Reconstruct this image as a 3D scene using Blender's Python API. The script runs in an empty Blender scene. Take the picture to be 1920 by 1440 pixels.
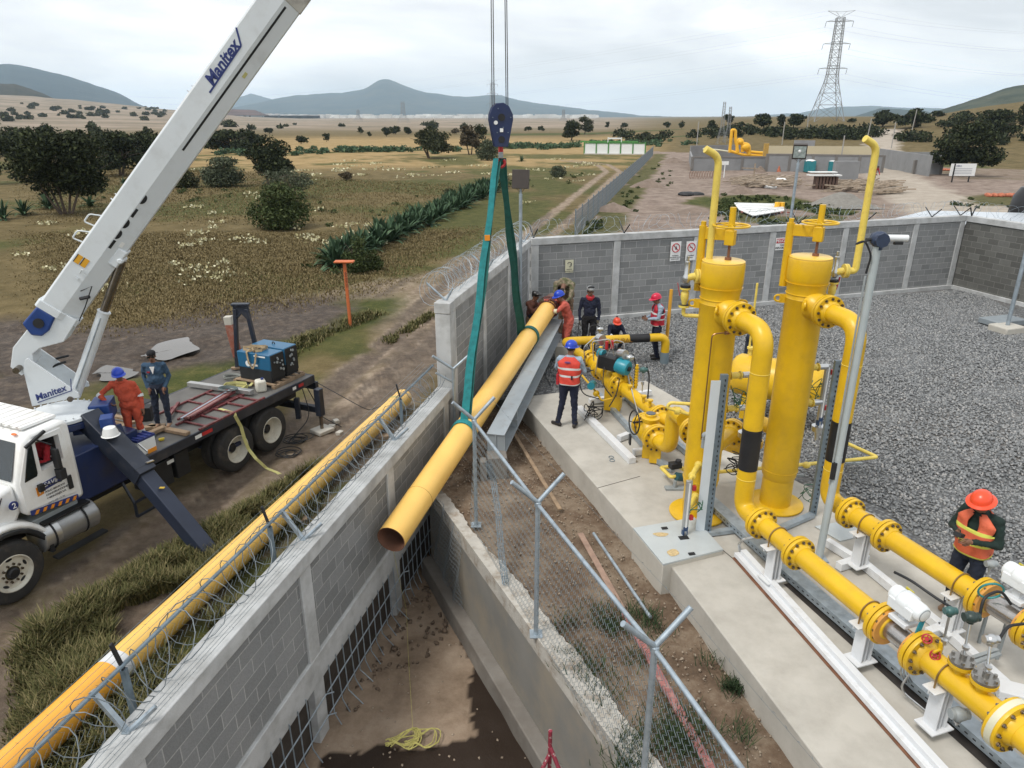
import bpy, math, random
import numpy as np
from mathutils import Vector, Matrix, Quaternion
random.seed(7)
RNG=np.random.default_rng(11)
PI=math.pi
C=bpy.context.scene.collection
# ---------------------------------------------------------------- camera
F=1331.0; CH=5.8; PITCH=math.radians(20.67)
cs_,cc_=math.sin(PITCH),math.cos(PITCH)
cam=bpy.data.cameras.new('camera'); camo=bpy.data.objects.new('camera',cam); C.objects.link(camo)
cam.sensor_width=36; cam.lens=36*F/1920; cam.clip_end=60000; cam.clip_start=.1
camo.location=(0,0,CH); camo.rotation_euler=(PI/2-PITCH,0,0)
S=bpy.context.scene; S.camera=camo
S.view_settings.view_transform='Standard'; S.view_settings.look='None'; S.view_settings.exposure=0; S.view_settings.gamma=1
# ---------------------------------------------------------------- sky
SUN_EL=math.radians(58); SUN_AZ=math.radians(-35)   # azimuth from +Y, negative = left ; light from behind-left
world=bpy.data.worlds.new('World'); S.world=world; world.use_nodes=True
nt=world.node_tree; nt.nodes.clear()
def nd(t,ty,**k):
    n=t.nodes.new(ty)
    for a,b in k.items():
        if a.startswith('i_'): n.inputs[a[2:].replace('_',' ')].default_value=b
        else: setattr(n,a,b)
    return n
out=nd(nt,'ShaderNodeOutputWorld'); bg=nd(nt,'ShaderNodeBackground'); bg.inputs[1].default_value=.1
sky=nd(nt,'ShaderNodeTexSky'); sky.sky_type='NISHITA'; sky.sun_disc=False; sky.sun_elevation=SUN_EL; sky.sun_rotation=math.radians(215)
tc=nd(nt,'ShaderNodeTexCoord'); mp=nd(nt,'ShaderNodeMapping'); mp.inputs['Scale'].default_value=(1.6,1.6,6.5)
n1=nd(nt,'ShaderNodeTexNoise'); n1.inputs['Scale'].default_value=1.5; n1.inputs['Detail'].default_value=7; n1.inputs['Roughness'].default_value=.52; n1.inputs['Distortion'].default_value=.35
cr=nd(nt,'ShaderNodeValToRGB'); e=cr.color_ramp.elements
e[0].position=.34; e[0].color=(8.6,8.9,9.2,1); e[1].position=.66; e[1].color=(15.5,15.5,15.6,1)
m=cr.color_ramp.elements.new(.5); m.color=(11.2,11.4,11.6,1)
mx=nd(nt,'ShaderNodeMixRGB'); mx.inputs[0].default_value=.93
nt.links.new(tc.outputs['Generated'],mp.inputs[0]); nt.links.new(mp.outputs[0],n1.inputs['Vector']); nt.links.new(n1.outputs[0],cr.inputs[0])
nt.links.new(sky.outputs[0],mx.inputs[1]); nt.links.new(cr.outputs[0],mx.inputs[2]); nt.links.new(mx.outputs[0],bg.inputs[0]); nt.links.new(bg.outputs[0],out.inputs[0])
sl=bpy.data.lights.new('sun','SUN'); sl.energy=2.3; sl.angle=math.radians(16); sl.color=(1,.95,.88)
so=bpy.data.objects.new('sun',sl); C.objects.link(so)
sd=Vector((-.42,-.32,.85)).normalized()
so.rotation_euler=sd.to_track_quat('Z','Y').to_euler()
sky.sun_elevation=math.asin(sd.z); sky.sun_rotation=math.atan2(sd.x,sd.y)
# ---------------------------------------------------------------- pixel rays -> world points
def ray(x,y):
    u=x-960; v=y-720
    return (u,F*cc_-v*cs_,-(F*cs_+v*cc_))
def P(x,y,z=0.):
    r=ray(x,y); t=(z-CH)/r[2]; return Vector((r[0]*t,r[1]*t,z))
def YP(x,y,Y):
    r=ray(x,y); t=Y/r[1]; return Vector((r[0]*t,Y,CH+r[2]*t))
def PP(x,y,a,b):
    "point of the sight line on the vertical plane through a,b"
    r=ray(x,y); nx,ny=b[1]-a[1],-(b[0]-a[0])
    t=(nx*a[0]+ny*a[1])/(nx*r[0]+ny*r[1]); return Vector((r[0]*t,r[1]*t,CH+r[2]*t))
g=-1.7
V=Vector
# ---------------------------------------------------------------- materials
MATS={}
def mat(name,col,rough=.55,metal=0.,var=.1,scale=4.,bump=0.,bscale=40.,col2=None,c2amt=.5,c2scale=3.,c2sharp=.08,c2pos=.6,spec=.5,trans=0.):
    if name in MATS: return MATS[name]
    m=bpy.data.materials.new(name); m.use_nodes=True; t=m.node_tree; b=t.nodes['Principled BSDF']
    b.inputs['Roughness'].default_value=rough; b.inputs['Metallic'].default_value=metal
    b.inputs['Specular IOR Level'].default_value=spec
    tc=nd(t,'ShaderNodeTexCoord'); n=nd(t,'ShaderNodeTexNoise'); n.inputs['Scale'].default_value=scale; n.inputs['Detail'].default_value=6
    t.links.new(tc.outputs['Object'],n.inputs['Vector'])
    r=nd(t,'ShaderNodeValToRGB'); lo=[max(0,c*(1-var)) for c in col]; hi=[min(1,c*(1+var)) for c in col]
    r.color_ramp.elements[0].position=.3; r.color_ramp.elements[1].position=.7
    r.color_ramp.elements[0].color=(*lo,1); r.color_ramp.elements[1].color=(*hi,1)
    t.links.new(n.outputs[0],r.inputs[0]); last=r.outputs[0]
    if col2:
        n2=nd(t,'ShaderNodeTexNoise'); n2.inputs['Scale'].default_value=c2scale; n2.inputs['Detail'].default_value=8; n2.inputs['Roughness'].default_value=.65
        t.links.new(tc.outputs['Object'],n2.inputs['Vector'])
        r2=nd(t,'ShaderNodeMapRange'); r2.inputs[1].default_value=c2pos-c2sharp; r2.inputs[2].default_value=c2pos+c2sharp; r2.inputs[4].default_value=c2amt
        t.links.new(n2.outputs[0],r2.inputs[0]); mx=nd(t,'ShaderNodeMixRGB'); mx.inputs[2].default_value=(*col2,1)
        t.links.new(r2.outputs[0],mx.inputs[0]); t.links.new(last,mx.inputs[1]); last=mx.outputs[0]
    t.links.new(last,b.inputs['Base Color'])
    if bump:
        nb=nd(t,'ShaderNodeTexNoise'); nb.inputs['Scale'].default_value=bscale; nb.inputs['Detail'].default_value=5
        t.links.new(tc.outputs['Object'],nb.inputs['Vector']); bp=nd(t,'ShaderNodeBump'); bp.inputs['Strength'].default_value=bump; bp.inputs['Distance'].default_value=.02
        t.links.new(nb.outputs[0],bp.inputs['Height']); t.links.new(bp.outputs[0],b.inputs['Normal'])
    if trans: b.inputs['Transmission Weight'].default_value=trans
    MATS[name]=m; return m
YEL=mat('yellow_paint',(.68,.42,.011),.36,0,.08,2,.05,90,(.42,.24,.03),.35,5,.15,.6)
YEL2=mat('pale_yellow_paint',(.72,.56,.11),.42,0,.07,5,.03,100,(.45,.33,.1),.4,12)
ORY=mat('pipe_coat_yellow',(.86,.54,.14),.42,0,.06,1.5,.05,70,(.76,.44,.10),.35,2.5,.2,.55)
RUST=mat('rust',(.17,.075,.04),.8,0,.3,8,.3,60)
BLK=mat('black_paint',(.012,.012,.014),.5,0,.3,6)
RUBBER=mat('tyre_rubber',(.028,.027,.026),.85,0,.25,5,.3,60,(.10,.08,.06),.5,4)
GALV=mat('galvanised_steel',(.36,.42,.47),.48,.55,.16,9,.05,60,(.20,.23,.25),.5,6)
GALVD=mat('dark_galvanised',(.17,.22,.26),.5,.4,.2,9)
WHITEP=mat('white_steel_paint',(.66,.68,.70),.45,0,.05,5,.02,60,(.34,.31,.27),.4,5,.1,.62)
TRUCKW=mat('truck_white',(.80,.81,.80),.3,0,.03,2,0,40,(.50,.45,.37),.55,1.6,.16,.57)
BOOMW=mat('boom_white',(.62,.66,.685),.38,0,.04,1.2,0,40,(.30,.29,.26),.3,2.2,.12,.64)
NAVY=mat('navy_paint',(.012,.025,.085),.42,0,.2,3,.05,40,(.04,.04,.04),.4,4)
DARKS=mat('dark_blue_grey_steel',(.019,.025,.040),.45,.1,.2,3,.05,40,(.09,.08,.07),.4,3)
BLACKS=mat('black_steel',(.015,.016,.018),.6,.1,.3,5)
GLASS=mat('dark_glass',(.01,.014,.016),.06,0,.1,3,spec=.9)
CHROME=mat('bright_steel',(.55,.56,.56),.28,.9,.08,9)
CHROMED=mat('cylinder_rod',(.20,.17,.14),.25,.85,.1,9)
CONC=mat('pale_concrete',(.47,.45,.40),.85,0,.09,1.6,.12,70,(.36,.33,.28),.5,2.3,.16,.56)
CONCB=mat('beam_concrete',(.47,.48,.48),.85,0,.09,3,.15,60,(.27,.27,.26),.75,2.6,.13,.56)
CONCD=mat('dark_concrete',(.22,.205,.185),.88,0,.16,2.4,.15,50,(.13,.11,.09),.6,1.7,.14,.52)
WOOD=mat('timber',(.27,.19,.12),.8,0,.25,7,.2,60)
WOODR=mat('red_timber',(.30,.12,.11),.8,0,.25,9,.2,60,(.36,.27,.23),.7,14)
TEAL=mat('teal_strap',(.015,.20,.21),.8,0,.22,9,.2,120,(.01,.09,.10),.6,5)
TEALD=mat('dark_teal_strap',(.012,.10,.085),.8,0,.22,9,.2,120)
STRAPY=mat('yellow_strap',(.50,.47,.19),.85,0,.15,8)
TEALP=mat('teal_paint',(.02,.24,.31),.35,0,.08,6)
GREYP=mat('grey_plastic',(.28,.31,.32),.5,0,.1,8)
WHITEE=mat('white_enamel',(.72,.75,.76),.35,0,.04,8)
REDP=mat('red_paint',(.42,.02,.025),.45,0,.15,6)
ORG=mat('orange_paint',(.56,.14,.04),.6,0,.15,6,.05,40,(.3,.1,.05),.5,6)
COPPER=mat('copper_tube',(.30,.17,.09),.35,.8,.1,10)
SIGNW=mat('sign_white',(.74,.75,.74),.5,0,.03,6)
SIGNB=mat('sign_cream',(.62,.60,.44),.5,0,.05,6)
INK=mat('ink_black',(.02,.02,.025),.6,0,.1,6)
INKR=mat('ink_red',(.45,.02,.03),.5,0,.1,6)
INKB=mat('ink_navy',(.02,.035,.16),.5,0,.1,6)
INKO=mat('ink_orange',(.72,.26,.02),.5,0,.1,6)
BARK=mat('bark',(.085,.062,.045),.9,0,.3,6,.4,30)
# ---------------------------------------------------------------- object helpers
def setp(o,label=None,cat=None,group=None,kind=None):
    if label: o['label']=label
    if cat: o['category']=cat
    if group: o['group']=group
    if kind: o['kind']=kind
    return o
def thing(name,label,cat,loc=(0,0,0),rz=0.,group=None,kind=None):
    o=bpy.data.objects.new(name,None); o.empty_display_size=.2; C.objects.link(o); o.location=loc; o.rotation_euler=(0,0,rz)
    o['w0']=[float(v) for v in loc]
    return setp(o,label,cat,group,kind)
def clean(o):
    if 'w0' in o: del o['w0']
class MB:
    def __init__(s): s.v=[]; s.f=[]; s.m=[]; s.mi=0
    def add(s,vs,fs):
        b=len(s.v); s.v+= [tuple(v) for v in vs]; s.f+=[tuple(b+i for i in f) for f in fs]; s.m+=[s.mi]*len(fs); return s
    def box(s,c,sz,R=None,rz=0.):
        hx,hy,hz=sz[0]/2,sz[1]/2,sz[2]/2; R=R or Matrix.Rotation(rz,3,'Z'); c=V(c)
        vs=[c+R@V((x*hx,y*hy,z*hz)) for x in(-1,1) for y in(-1,1) for z in(-1,1)]
        return s.add(vs,[(0,1,3,2),(4,6,7,5),(0,4,5,1),(2,3,7,6),(0,2,6,4),(1,5,7,3)])
    def beam(s,a,b,w,h,up=(0,0,1),off=0.):
        a=V(a);b=V(b);d=(b-a).normalized(); x=d.cross(V(up))
        if x.length<1e-4: x=V((1,0,0))
        x.normalize(); u=x.cross(d).normalized(); a=a+u*off; b=b+u*off
        vs=[p+x*sx*w/2+u*su*h/2 for p in(a,b) for sx,su in((-1,-1),(1,-1),(1,1),(-1,1))]
        return s.add(vs,[(3,2,1,0),(4,5,6,7),(0,1,5,4),(1,2,6,5),(2,3,7,6),(3,0,4,7)])
    def ibeam(s,a,b,w,h,t=.012,up=(0,0,1)):
        s.beam(a,b,w,t,up,h/2-t/2); s.beam(a,b,w,t,up,-h/2+t/2); s.beam(a,b,t,h-2*t,up); return s
    def tube(s,pts,r,n=12,cap=True,closed=False,flat=None,r2=None):
        pts=[V(p) for p in pts]; N=len(pts); rs=r if hasattr(r,'__len__') else [r]*N
        T=[]
        for i in range(N):
            if closed: t=pts[(i+1)%N]-pts[i-1]
            else: t=(pts[min(i+1,N-1)]-pts[max(i-1,0)])
            T.append(t.normalized() if t.length>1e-9 else V((0,0,1)))
        x=T[0].orthogonal().normalized() if flat is None else (V(flat)-T[0]*T[0].dot(V(flat))).normalized()
        vs=[]
        for i in range(N):
            if i:
                q=T[i-1].rotation_difference(T[i]); x=(q@x); x=(x-T[i]*x.dot(T[i])).normalized()
            y=T[i].cross(x)
            for k in range(n):
                a=2*PI*k/n; vs.append(pts[i]+x*math.cos(a)*rs[i]+y*math.sin(a)*(rs[i] if r2 is None else r2))
        fs=[]
        for i in range(N if closed else N-1):
            j=(i+1)%N
            for k in range(n):
                l=(k+1)%n; fs.append((i*n+k,i*n+l,j*n+l,j*n+k))
        if cap and not closed: fs.append(tuple(range(n-1,-1,-1))); fs.append(tuple((N-1)*n+k for k in range(n)))
        return s.add(vs,fs)
    def cyl(s,a,b,r,n=20,r1=None): return s.tube([a,b],[r,r if r1 is None else r1],n)
    def lathe(s,prof,base,axis=(0,0,1),n=24,cap=True):
        ax=V(axis).normalized(); x=ax.orthogonal().normalized(); y=ax.cross(x); base=V(base); vs=[];fs=[]
        for r,z in prof:
            for k in range(n):
                a=2*PI*k/n; vs.append(base+ax*z+(x*math.cos(a)+y*math.sin(a))*r)
        m=len(prof)
        for i in range(m-1):
            for k in range(n):
                l=(k+1)%n; fs.append((i*n+k,i*n+l,(i+1)*n+l,(i+1)*n+k))
        if cap and prof[0][0]>1e-5: fs.append(tuple(range(n-1,-1,-1)))
        if cap and prof[-1][0]>1e-5: fs.append(tuple((m-1)*n+k for k in range(n)))
        return s.add(vs,fs)
    def prism(s,poly,vec):
        poly=[V(p) for p in poly]; vec=V(vec); n=len(poly)
        nr=sum(((poly[i]-poly[0]).cross(poly[(i+1)%n]-poly[0]) for i in range(1,n-1)),V((0,0,0)))
        if nr.dot(vec)>0: poly=poly[::-1]
        return s.add(poly+[p+vec for p in poly],[tuple(range(n)),tuple(range(2*n-1,n-1,-1))]+[(i,n+i,n+(i+1)%n,(i+1)%n) for i in range(n)])
    def ell(s,c,r,R=None,n=12,m=8):
        R=R or Matrix.Identity(3); c=V(c); r=r if hasattr(r,'__len__') else (r,r,r); vs=[c+R@V((0,0,r[2]))]
        for i in range(1,m):
            t=PI*i/m
            for k in range(n):
                a=2*PI*k/n; vs.append(c+R@V((r[0]*math.sin(t)*math.cos(a),r[1]*math.sin(t)*math.sin(a),r[2]*math.cos(t))))
        vs.append(c-R@V((0,0,r[2]))); fs=[]
        for k in range(n): fs.append((0,1+k,1+(k+1)%n)); fs.append((len(vs)-1,1+(m-2)*n+(k+1)%n,1+(m-2)*n+k))
        for i in range(m-2):
            for k in range(n): l=(k+1)%n; fs.append((1+i*n+k,1+(i+1)*n+k,1+(i+1)*n+l,1+i*n+l))
        return s.add(vs,fs)
    def torus(s,c,axis,R,r,n=28,m=8,a0=0,a1=2*PI):
        ax=V(axis).normalized(); x=ax.orthogonal().normalized(); y=ax.cross(x); c=V(c); full=abs(a1-a0-2*PI)<1e-6
        k=n if full else n+1
        return s.tube([c+(x*math.cos(a0+(a1-a0)*i/n)+y*math.sin(a0+(a1-a0)*i/n))*R for i in range(k)],r,m,closed=full)
    def xf(s,M):
        s.v=[tuple(M@V(v)) for v in s.v]; return s
def rootof(o):
    while o.parent: o=o.parent
    return o
def meshobj(name,vs,fs,mats,mi=None,parent=None,smooth=True,bevel=0.,local=False,org=None,ang=38):
    me=bpy.data.meshes.new(name)
    if parent is not None and not local:
        rt=rootof(parent); w=V(rt.get('w0',(0,0,0))); iv=(Matrix.Translation(w)@Matrix.Rotation(rt.rotation_euler.z,4,'Z')).inverted()
        vs=[tuple(iv@V(v)) for v in vs]; loc=(0,0,0)
    elif parent is None and org is None and len(vs)<200000:
        a=np.array(vs); loc=((a[:,0].min()+a[:,0].max())/2,(a[:,1].min()+a[:,1].max())/2,a[:,2].min()); a=a-np.array(loc); vs=a.tolist()
    else: loc=org or (0,0,0)
    me.from_pydata(vs,[],fs); me.validate(); me.update()
    for m in (mats if isinstance(mats,(list,tuple)) else [mats]): me.materials.append(m)
    if mi is not None and isinstance(mats,(list,tuple)) and len(mi)==len(me.polygons): me.polygons.foreach_set('material_index',mi)
    if smooth:
        me.polygons.foreach_set('use_smooth',[True]*len(me.polygons)); me.set_sharp_from_angle(angle=math.radians(ang))
    o=bpy.data.objects.new(name,me); C.objects.link(o)
    if parent is not None: o.parent=parent
    else: o.location=loc
    if bevel:
        b=o.modifiers.new('bevel','BEVEL'); b.width=bevel; b.segments=2; b.limit_method='ANGLE'; b.angle_limit=math.radians(40); b.harden_normals=False
    return o
def islands(mb):
    par=list(range(len(mb.v)))
    def fd(a):
        while par[a]!=a: par[a]=par[par[a]]; a=par[a]
        return a
    for f in mb.f:
        r=fd(f[0])
        for i in f[1:]: par[fd(i)]=r
    g_={}
    for f in mb.f: g_.setdefault(fd(f[0]),[]).append(f)
    o=[]
    for fs in g_.values():
        ids=sorted({i for f in fs for i in f}); mp_={i:k for k,i in enumerate(ids)}; q=MB(); q.v=[mb.v[i] for i in ids]; q.f=[tuple(mp_[i] for i in f) for f in fs]; q.m=[0]*len(fs); o.append(q)
    return o
def part(name,mb,m,parent,label=None,bevel=0.,smooth=True,local=False,ang=38,split=False):
    if split: return [part(name,q,m,parent,label,bevel,smooth,local,ang) for q in islands(mb)][-1]
    o=meshobj(name,mb.v,mb.f,m,mb.m,parent,smooth,bevel,local,ang=ang)
    if label: o['label']=label
    return o
def solo(name,mb,m,label,cat,group=None,kind=None,bevel=0.,smooth=True,ang=38):
    o=meshobj(name,mb.v,mb.f,m,mb.m,None,smooth,bevel,ang=ang); return setp(o,label,cat,group,kind)
def struct(name,mb,m,kind='structure',smooth=True,bevel=0.):
    o=meshobj(name,mb.v,mb.f,m,mb.m,None,smooth,bevel); o['kind']=kind; return o
def copytree(o,parent=None):
    c=o.copy(); C.objects.link(c); c.parent=parent
    for ch in [x for x in bpy.data.objects if x.parent==o]: copytree(ch,c)
    return c
def bend(pts,rad,seg=6):
    pts=[V(p) for p in pts]; o=[pts[0]]
    for i in range(1,len(pts)-1):
        a=(pts[i-1]-pts[i]); b=(pts[i+1]-pts[i]); r=min(rad,a.length*.49,b.length*.49); a=pts[i]+a.normalized()*r; b=pts[i]+b.normalized()*r
        for k in range(seg+1):
            t=k/seg; o.append(a*(1-t)**2+pts[i]*2*t*(1-t)+b*t*t)
    o.append(pts[-1]); return o
FONTC={}
def text(s,size,origin,xd,nd_,mtl,parent,name='lettering',align='LEFT',shear=0,ext=.002,bold=0.):
    "flat lettering: origin, x direction, normal"
    key=(s,align,shear,bold)
    cu=bpy.data.curves.new('t','FONT'); cu.body=s; cu.size=1; cu.align_x=align; cu.align_y='CENTER'; cu.shear=shear; cu.offset=bold; cu.extrude=ext/size
    ob=bpy.data.objects.new('t',cu); C.objects.link(ob); bpy.context.view_layer.update()
    me=bpy.data.meshes.new_from_object(ob.evaluated_get(bpy.context.evaluated_depsgraph_get()))
    x=V(xd).normalized(); z=V(nd_).normalized(); y=z.cross(x).normalized(); z=x.cross(y)
    R=Matrix((x,y,z)).transposed()
    vs=[tuple(V(origin)+R@(V(v.co)*size)) for v in me.vertices]; fs=[tuple(p.vertices) for p in me.polygons]
    bpy.data.objects.remove(ob); bpy.data.curves.remove(cu); bpy.data.meshes.remove(me)
    return meshobj(name,vs,fs,mtl,None,parent,smooth=False)
# numpy value noise
def vnoise(x,y,seed=0):
    xi=np.floor(x).astype(np.int64); yi=np.floor(y).astype(np.int64); xf=x-xi; yf=y-yi
    def h(a,b):
        n=(a*374761393+b*668265263+seed*1274126177)&0x7fffffff; n=((n^(n>>13))*1103515245)&0x7fffffff; n=(n^(n>>16)); return (n%65536)/65535.
    u=xf*xf*(3-2*xf); v=yf*yf*(3-2*yf)
    return (h(xi,yi)*(1-u)+h(xi+1,yi)*u)*(1-v)+(h(xi,yi+1)*(1-u)+h(xi+1,yi+1)*u)*v
def fbm(x,y,o=4,seed=0):
    s=0;a=.5;f=1
    for i in range(o): s=s+a*vnoise(x*f,y*f,seed+i*17); a*=.5; f*=2.03
    return s/(1-.5**o)
def sstep(a,b,x): t=np.clip((x-a)/(b-a),0,1); return t*t*(3-2*t)
def dpoly(x,y,pts):
    d=np.full(x.shape,1e9)
    for a,b in zip(pts[:-1],pts[1:]):
        ax,ay,bx,by=a[0],a[1],b[0],b[1]; L=(bx-ax)**2+(by-ay)**2+1e-9
        t=np.clip(((x-ax)*(bx-ax)+(y-ay)*(by-ay))/L,0,1); d=np.minimum(d,np.hypot(x-ax-t*(bx-ax),y-ay-t*(by-ay)))
    return d
def inpoly(x,y,poly):
    r=np.zeros(x.shape,bool); n=len(poly)
    for i in range(n):
        x1,y1=poly[i][0],poly[i][1]; x2,y2=poly[(i+1)%n][0],poly[(i+1)%n][1]
        if y1==y2: continue
        r^=((y1>y)!=(y2>y))&(x<(x2-x1)*(y-y1)/(y2-y1)+x1)
    return r
def npmesh(name,vs,fs,m,smooth=False,attrs=None,**k):
    me=bpy.data.meshes.new(name); vs=np.asarray(vs,np.float32); fs=np.asarray(fs,np.int32); nf,q=fs.shape
    me.vertices.add(len(vs)); me.vertices.foreach_set('co',vs.ravel()); me.loops.add(nf*q); me.loops.foreach_set('vertex_index',fs.ravel())
    me.polygons.add(nf); me.polygons.foreach_set('loop_start',np.arange(nf,dtype=np.int32)*q); me.polygons.foreach_set('loop_total',np.full(nf,q,np.int32))
    if smooth: me.polygons.foreach_set('use_smooth',np.ones(nf,bool))
    me.update(calc_edges=True)
    for m_ in (m if isinstance(m,(list,tuple)) else [m]): me.materials.append(m_)
    for an,arr in (attrs or {}).items():
        a=me.color_attributes.new(an,'FLOAT_COLOR','POINT'); c=np.ones((len(vs),4),np.float32); c[:,:3]=arr; a.data.foreach_set('color',c.ravel())
    if 'mi' in k: me.polygons.foreach_set('material_index',np.asarray(k['mi'],np.int32))
    o=bpy.data.objects.new(name,me); C.objects.link(o)
    if k.get('parent'): o.parent=k['parent']
    return o
# ---------------------------------------------------------------- ground
WA=V((-1.15,13.3)); WB=V((.5,20.3)); WD=(WB-WA).normalized(); WN=V((WD.y,-WD.x))     # left wall inner face line, WN points into the site
def wl(y,off=0.,z=0.):      # point on the left wall inner line at world y, offset into the site
    t=(y-WA.y)/WD.y; p=WA+WD*t+WN*off; return V((p.x,p.y,z))
BC=P(985,452,2.5); BR=P(1835,418,2.5); BD=(V((BR.x,BR.y))-V((BC.x,BC.y))).normalized()
CL=V((.56,20.62)); BDR=V((.951,.309)); CR=CL+BDR*16.4; RD=V((.30,-.954))
site=[tuple(wl(-6,-.30))[:2],tuple(wl(20.3,-.2))[:2],tuple(CL),tuple(CR),tuple(CR+RD*30)]
T=lambda px,py,z=g:(P(px,py,z).x,P(px,py,z).y)
road=[(-9.5,3),T(20,1230),T(250,1100),T(420,970),T(560,870),T(640,790),T(720,700),T(800,620),T(860,540),T(930,490),T(1005,445),T(1060,400),T(1110,355),T(1150,322),T(1130,308),T(1060,300)]
road2=[T(1040,455),T(1090,405),T(1140,350),T(1168,322),T(1150,308)]
rut1=[(p[0]-.9,p[1]) for p in road[:11]]; rut2=[(p[0]+.9,p[1]) for p in road[:11]]
side=[T(560,560),T(700,545),T(820,520),T(900,500)]
pA=[T(1110,470),T(1190,380),T(1240,290),T(1300,268)]
fencel=[T(1080,440),T(1225,290)]
mudp=[T(0,640),T(100,655),T(220,660),T(330,630),T(450,600),T(540,590)]
mud2=[T(60,800),T(200,790)]
croad=[T(2200,440),T(1900,400),T(1760,385),T(1700,350),T(1660,322),T(1640,300),T(1660,270)]
croad2=[T(1760,385),T(1840,430),T(1900,470)]
def px_az(x): return np.interp(x,[0,1],[0,1])
def azim(X,Y): return np.arctan2(X,Y)
def paz(px): return math.atan((px-960)/1422.)
def hgt(X,Y):
    r=np.hypot(X,Y); az=azim(X,Y); front=(Y>0)
    h=np.full(X.shape,g)+.10*(fbm(X/3.1,Y/3.1,4,3)-.5)
    nm=sstep(4.5,2.0,dpoly(X,Y,mudp)); h+=nm*(.30*(fbm(X/.8,Y/.8,4,9)-.5)-.05)
    h+=sstep(1.6,.3,dpoly(X,Y,road[:11]))*.14*(fbm(X/.35,Y/.35,4,19)-.5)
    dr=np.minimum(dpoly(X,Y,rut1),dpoly(X,Y,rut2)); h-=.07*sstep(.5,.1,dr)*(r<80)
    # bank against the left wall
    dw=dpoly(X,Y,[tuple(wl(-6,-.3))[:2],tuple(wl(14,-.3))[:2]]); h+=.75*sstep(2.1,.5,dw)+.12*sstep(3,0,dw)*(fbm(X/.5,Y/.5,4,5)-.5)
    # far undulation
    h+=front*np.clip((r-60)/400,0,1)*1.2*(fbm(X/60,Y/60,3,8)-.5)
    # left foothills
    A=np.interp(az,[paz(-900),paz(-100),paz(150),paz(300),paz(460),paz(560)],[60,62,46,26,6,0])
    h+=front*A*sstep(420,2400,r)*(1+.25*(fbm(X/170,Y/170,4,21)-.5))
    # right ridge
    R=np.interp(az,[paz(1120),paz(1300),paz(1420),paz(1600),paz(1750),paz(1920),paz(2600)],[0,1.8,5.2,6.2,8.2,12.5,14])
    h+=front*R*sstep(125,345,r)*(1+.12*(fbm(X/22,Y/22,4,31)-.5))
    # construction ground beyond the back wall
    c=sstep(paz(1150),paz(1230),az)*(r>26)*(r<130); h+=c*.45*(fbm(X/4,Y/4,4,41)-.45)
    ins=inpoly(X,Y,site); h=np.where(ins,-3.6,h)
    return h
rr=[1.5]
while rr[-1]<9500: rr.append(rr[-1]*1.0135+.012)
rr=np.array(rr); az=np.concatenate([np.linspace(-PI,-.95,26)[:-1],np.linspace(-.95,.95,1050),np.linspace(.95,PI,26)[1:]])
A_,R_=np.meshgrid(az,rr); X=(R_*np.sin(A_)); Y=(R_*np.cos(A_)); Z=hgt(X,Y)
na,nr=len(az),len(rr)
idx=np.arange(na*nr).reshape(nr,na); quads=np.stack([idx[:-1,:-1],idx[:-1,1:],idx[1:,1:],idx[1:,:-1]],-1).reshape(-1,4)[:, ::-1]
r=np.hypot(X,Y); az2=azim(X,Y); front=Y>0
nz=fbm(X/.7,Y/.7,5,50); nz2=fbm(X/9,Y/9,5,51); nz3=fbm(X/2.3,Y/2.3,4,52)
dirt=sstep(1.9,1.1,dpoly(X,Y,road[:8])+1.1*(nz-.5)+.8*(nz3-.5))
dirt=np.maximum(dirt,.9*sstep(2.9,1.5,dpoly(X,Y,road[7:11])+2.2*(nz3-.5)))
def ruts(pl,off,w):
    a=np.array(pl); d=np.gradient(a,axis=0); n=np.stack([-d[:,1],d[:,0]],1); n/=np.linalg.norm(n,axis=1)[:,None]
    m=0
    for s_ in(-1,1): m=np.maximum(m,sstep(w,w*.45,dpoly(X,Y,[tuple(q) for q in a+n*off*s_])+.5*(nz-.5)))
    return m
dirt=np.maximum(dirt,.95*ruts(road[9:],.95,.62)); dirt=np.maximum(dirt,.75*sstep(2.2,.8,dpoly(X,Y,side)+2.5*(nz3-.5)))
dirt=np.where((dpoly(X,Y,road[10:])<.5)&(r>26),dirt*.35,dirt)
flat=P(980,255,g).y
mud=sstep(3.9,2.5,np.minimum(dpoly(X,Y,mudp),dpoly(X,Y,[T(40,715),T(240,690),T(400,650)])+1.4)+2.8*(nz3-.5)-.6*(nz-.5)); mud=np.maximum(mud,.6*sstep(1.1,.3,dpoly(X,Y,road[:8])+1.6*(nz-.5))*(nz3>.5)); mud=np.maximum(mud,sstep(1.6,.5,dpoly(X,Y,mud2)))
mud=np.maximum(mud,.55*sstep(1.2,.3,dpoly(X,Y,[(p[0]+1.0,p[1]) for p in road[3:9]])+1.2*(nz-.5)))
rdv=np.array(T(800,620))-np.array(T(250,1100)); rdv/=np.linalg.norm(rdv); lat_=X*rdv[1]-Y*rdv[0]; lon_=X*rdv[0]+Y*rdv[1]; stk=fbm(lat_*2.4,lon_*.22,5,77); mud=np.maximum(mud,.72*sstep(.50,.60,stk)*dirt*(r<60)); dirt=dirt*(1-.35*sstep(.46,.34,stk)*(r<60)); 
rt_=np.minimum(dpoly(X,Y,rut1),dpoly(X,Y,rut2))+.25*(nz3-.5); mud=np.maximum(mud,.55*sstep(.36,.12,rt_+.3*(nz-.5))*(r<70))
green=.85*sstep(.44,.62,nz2+.25*(nz3-.5))*(r<160)
strip=[T(380,715),T(480,660),T(600,610),T(730,575)]; green=np.maximum(green,sstep(2.4,1.2,dpoly(X,Y,strip)))
green=np.maximum(green,.9*sstep(2.6,1.3,dpoly(X,Y,[(p.x-1.2,p.y) for p in (wl(2),wl(8),wl(14))])))
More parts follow.
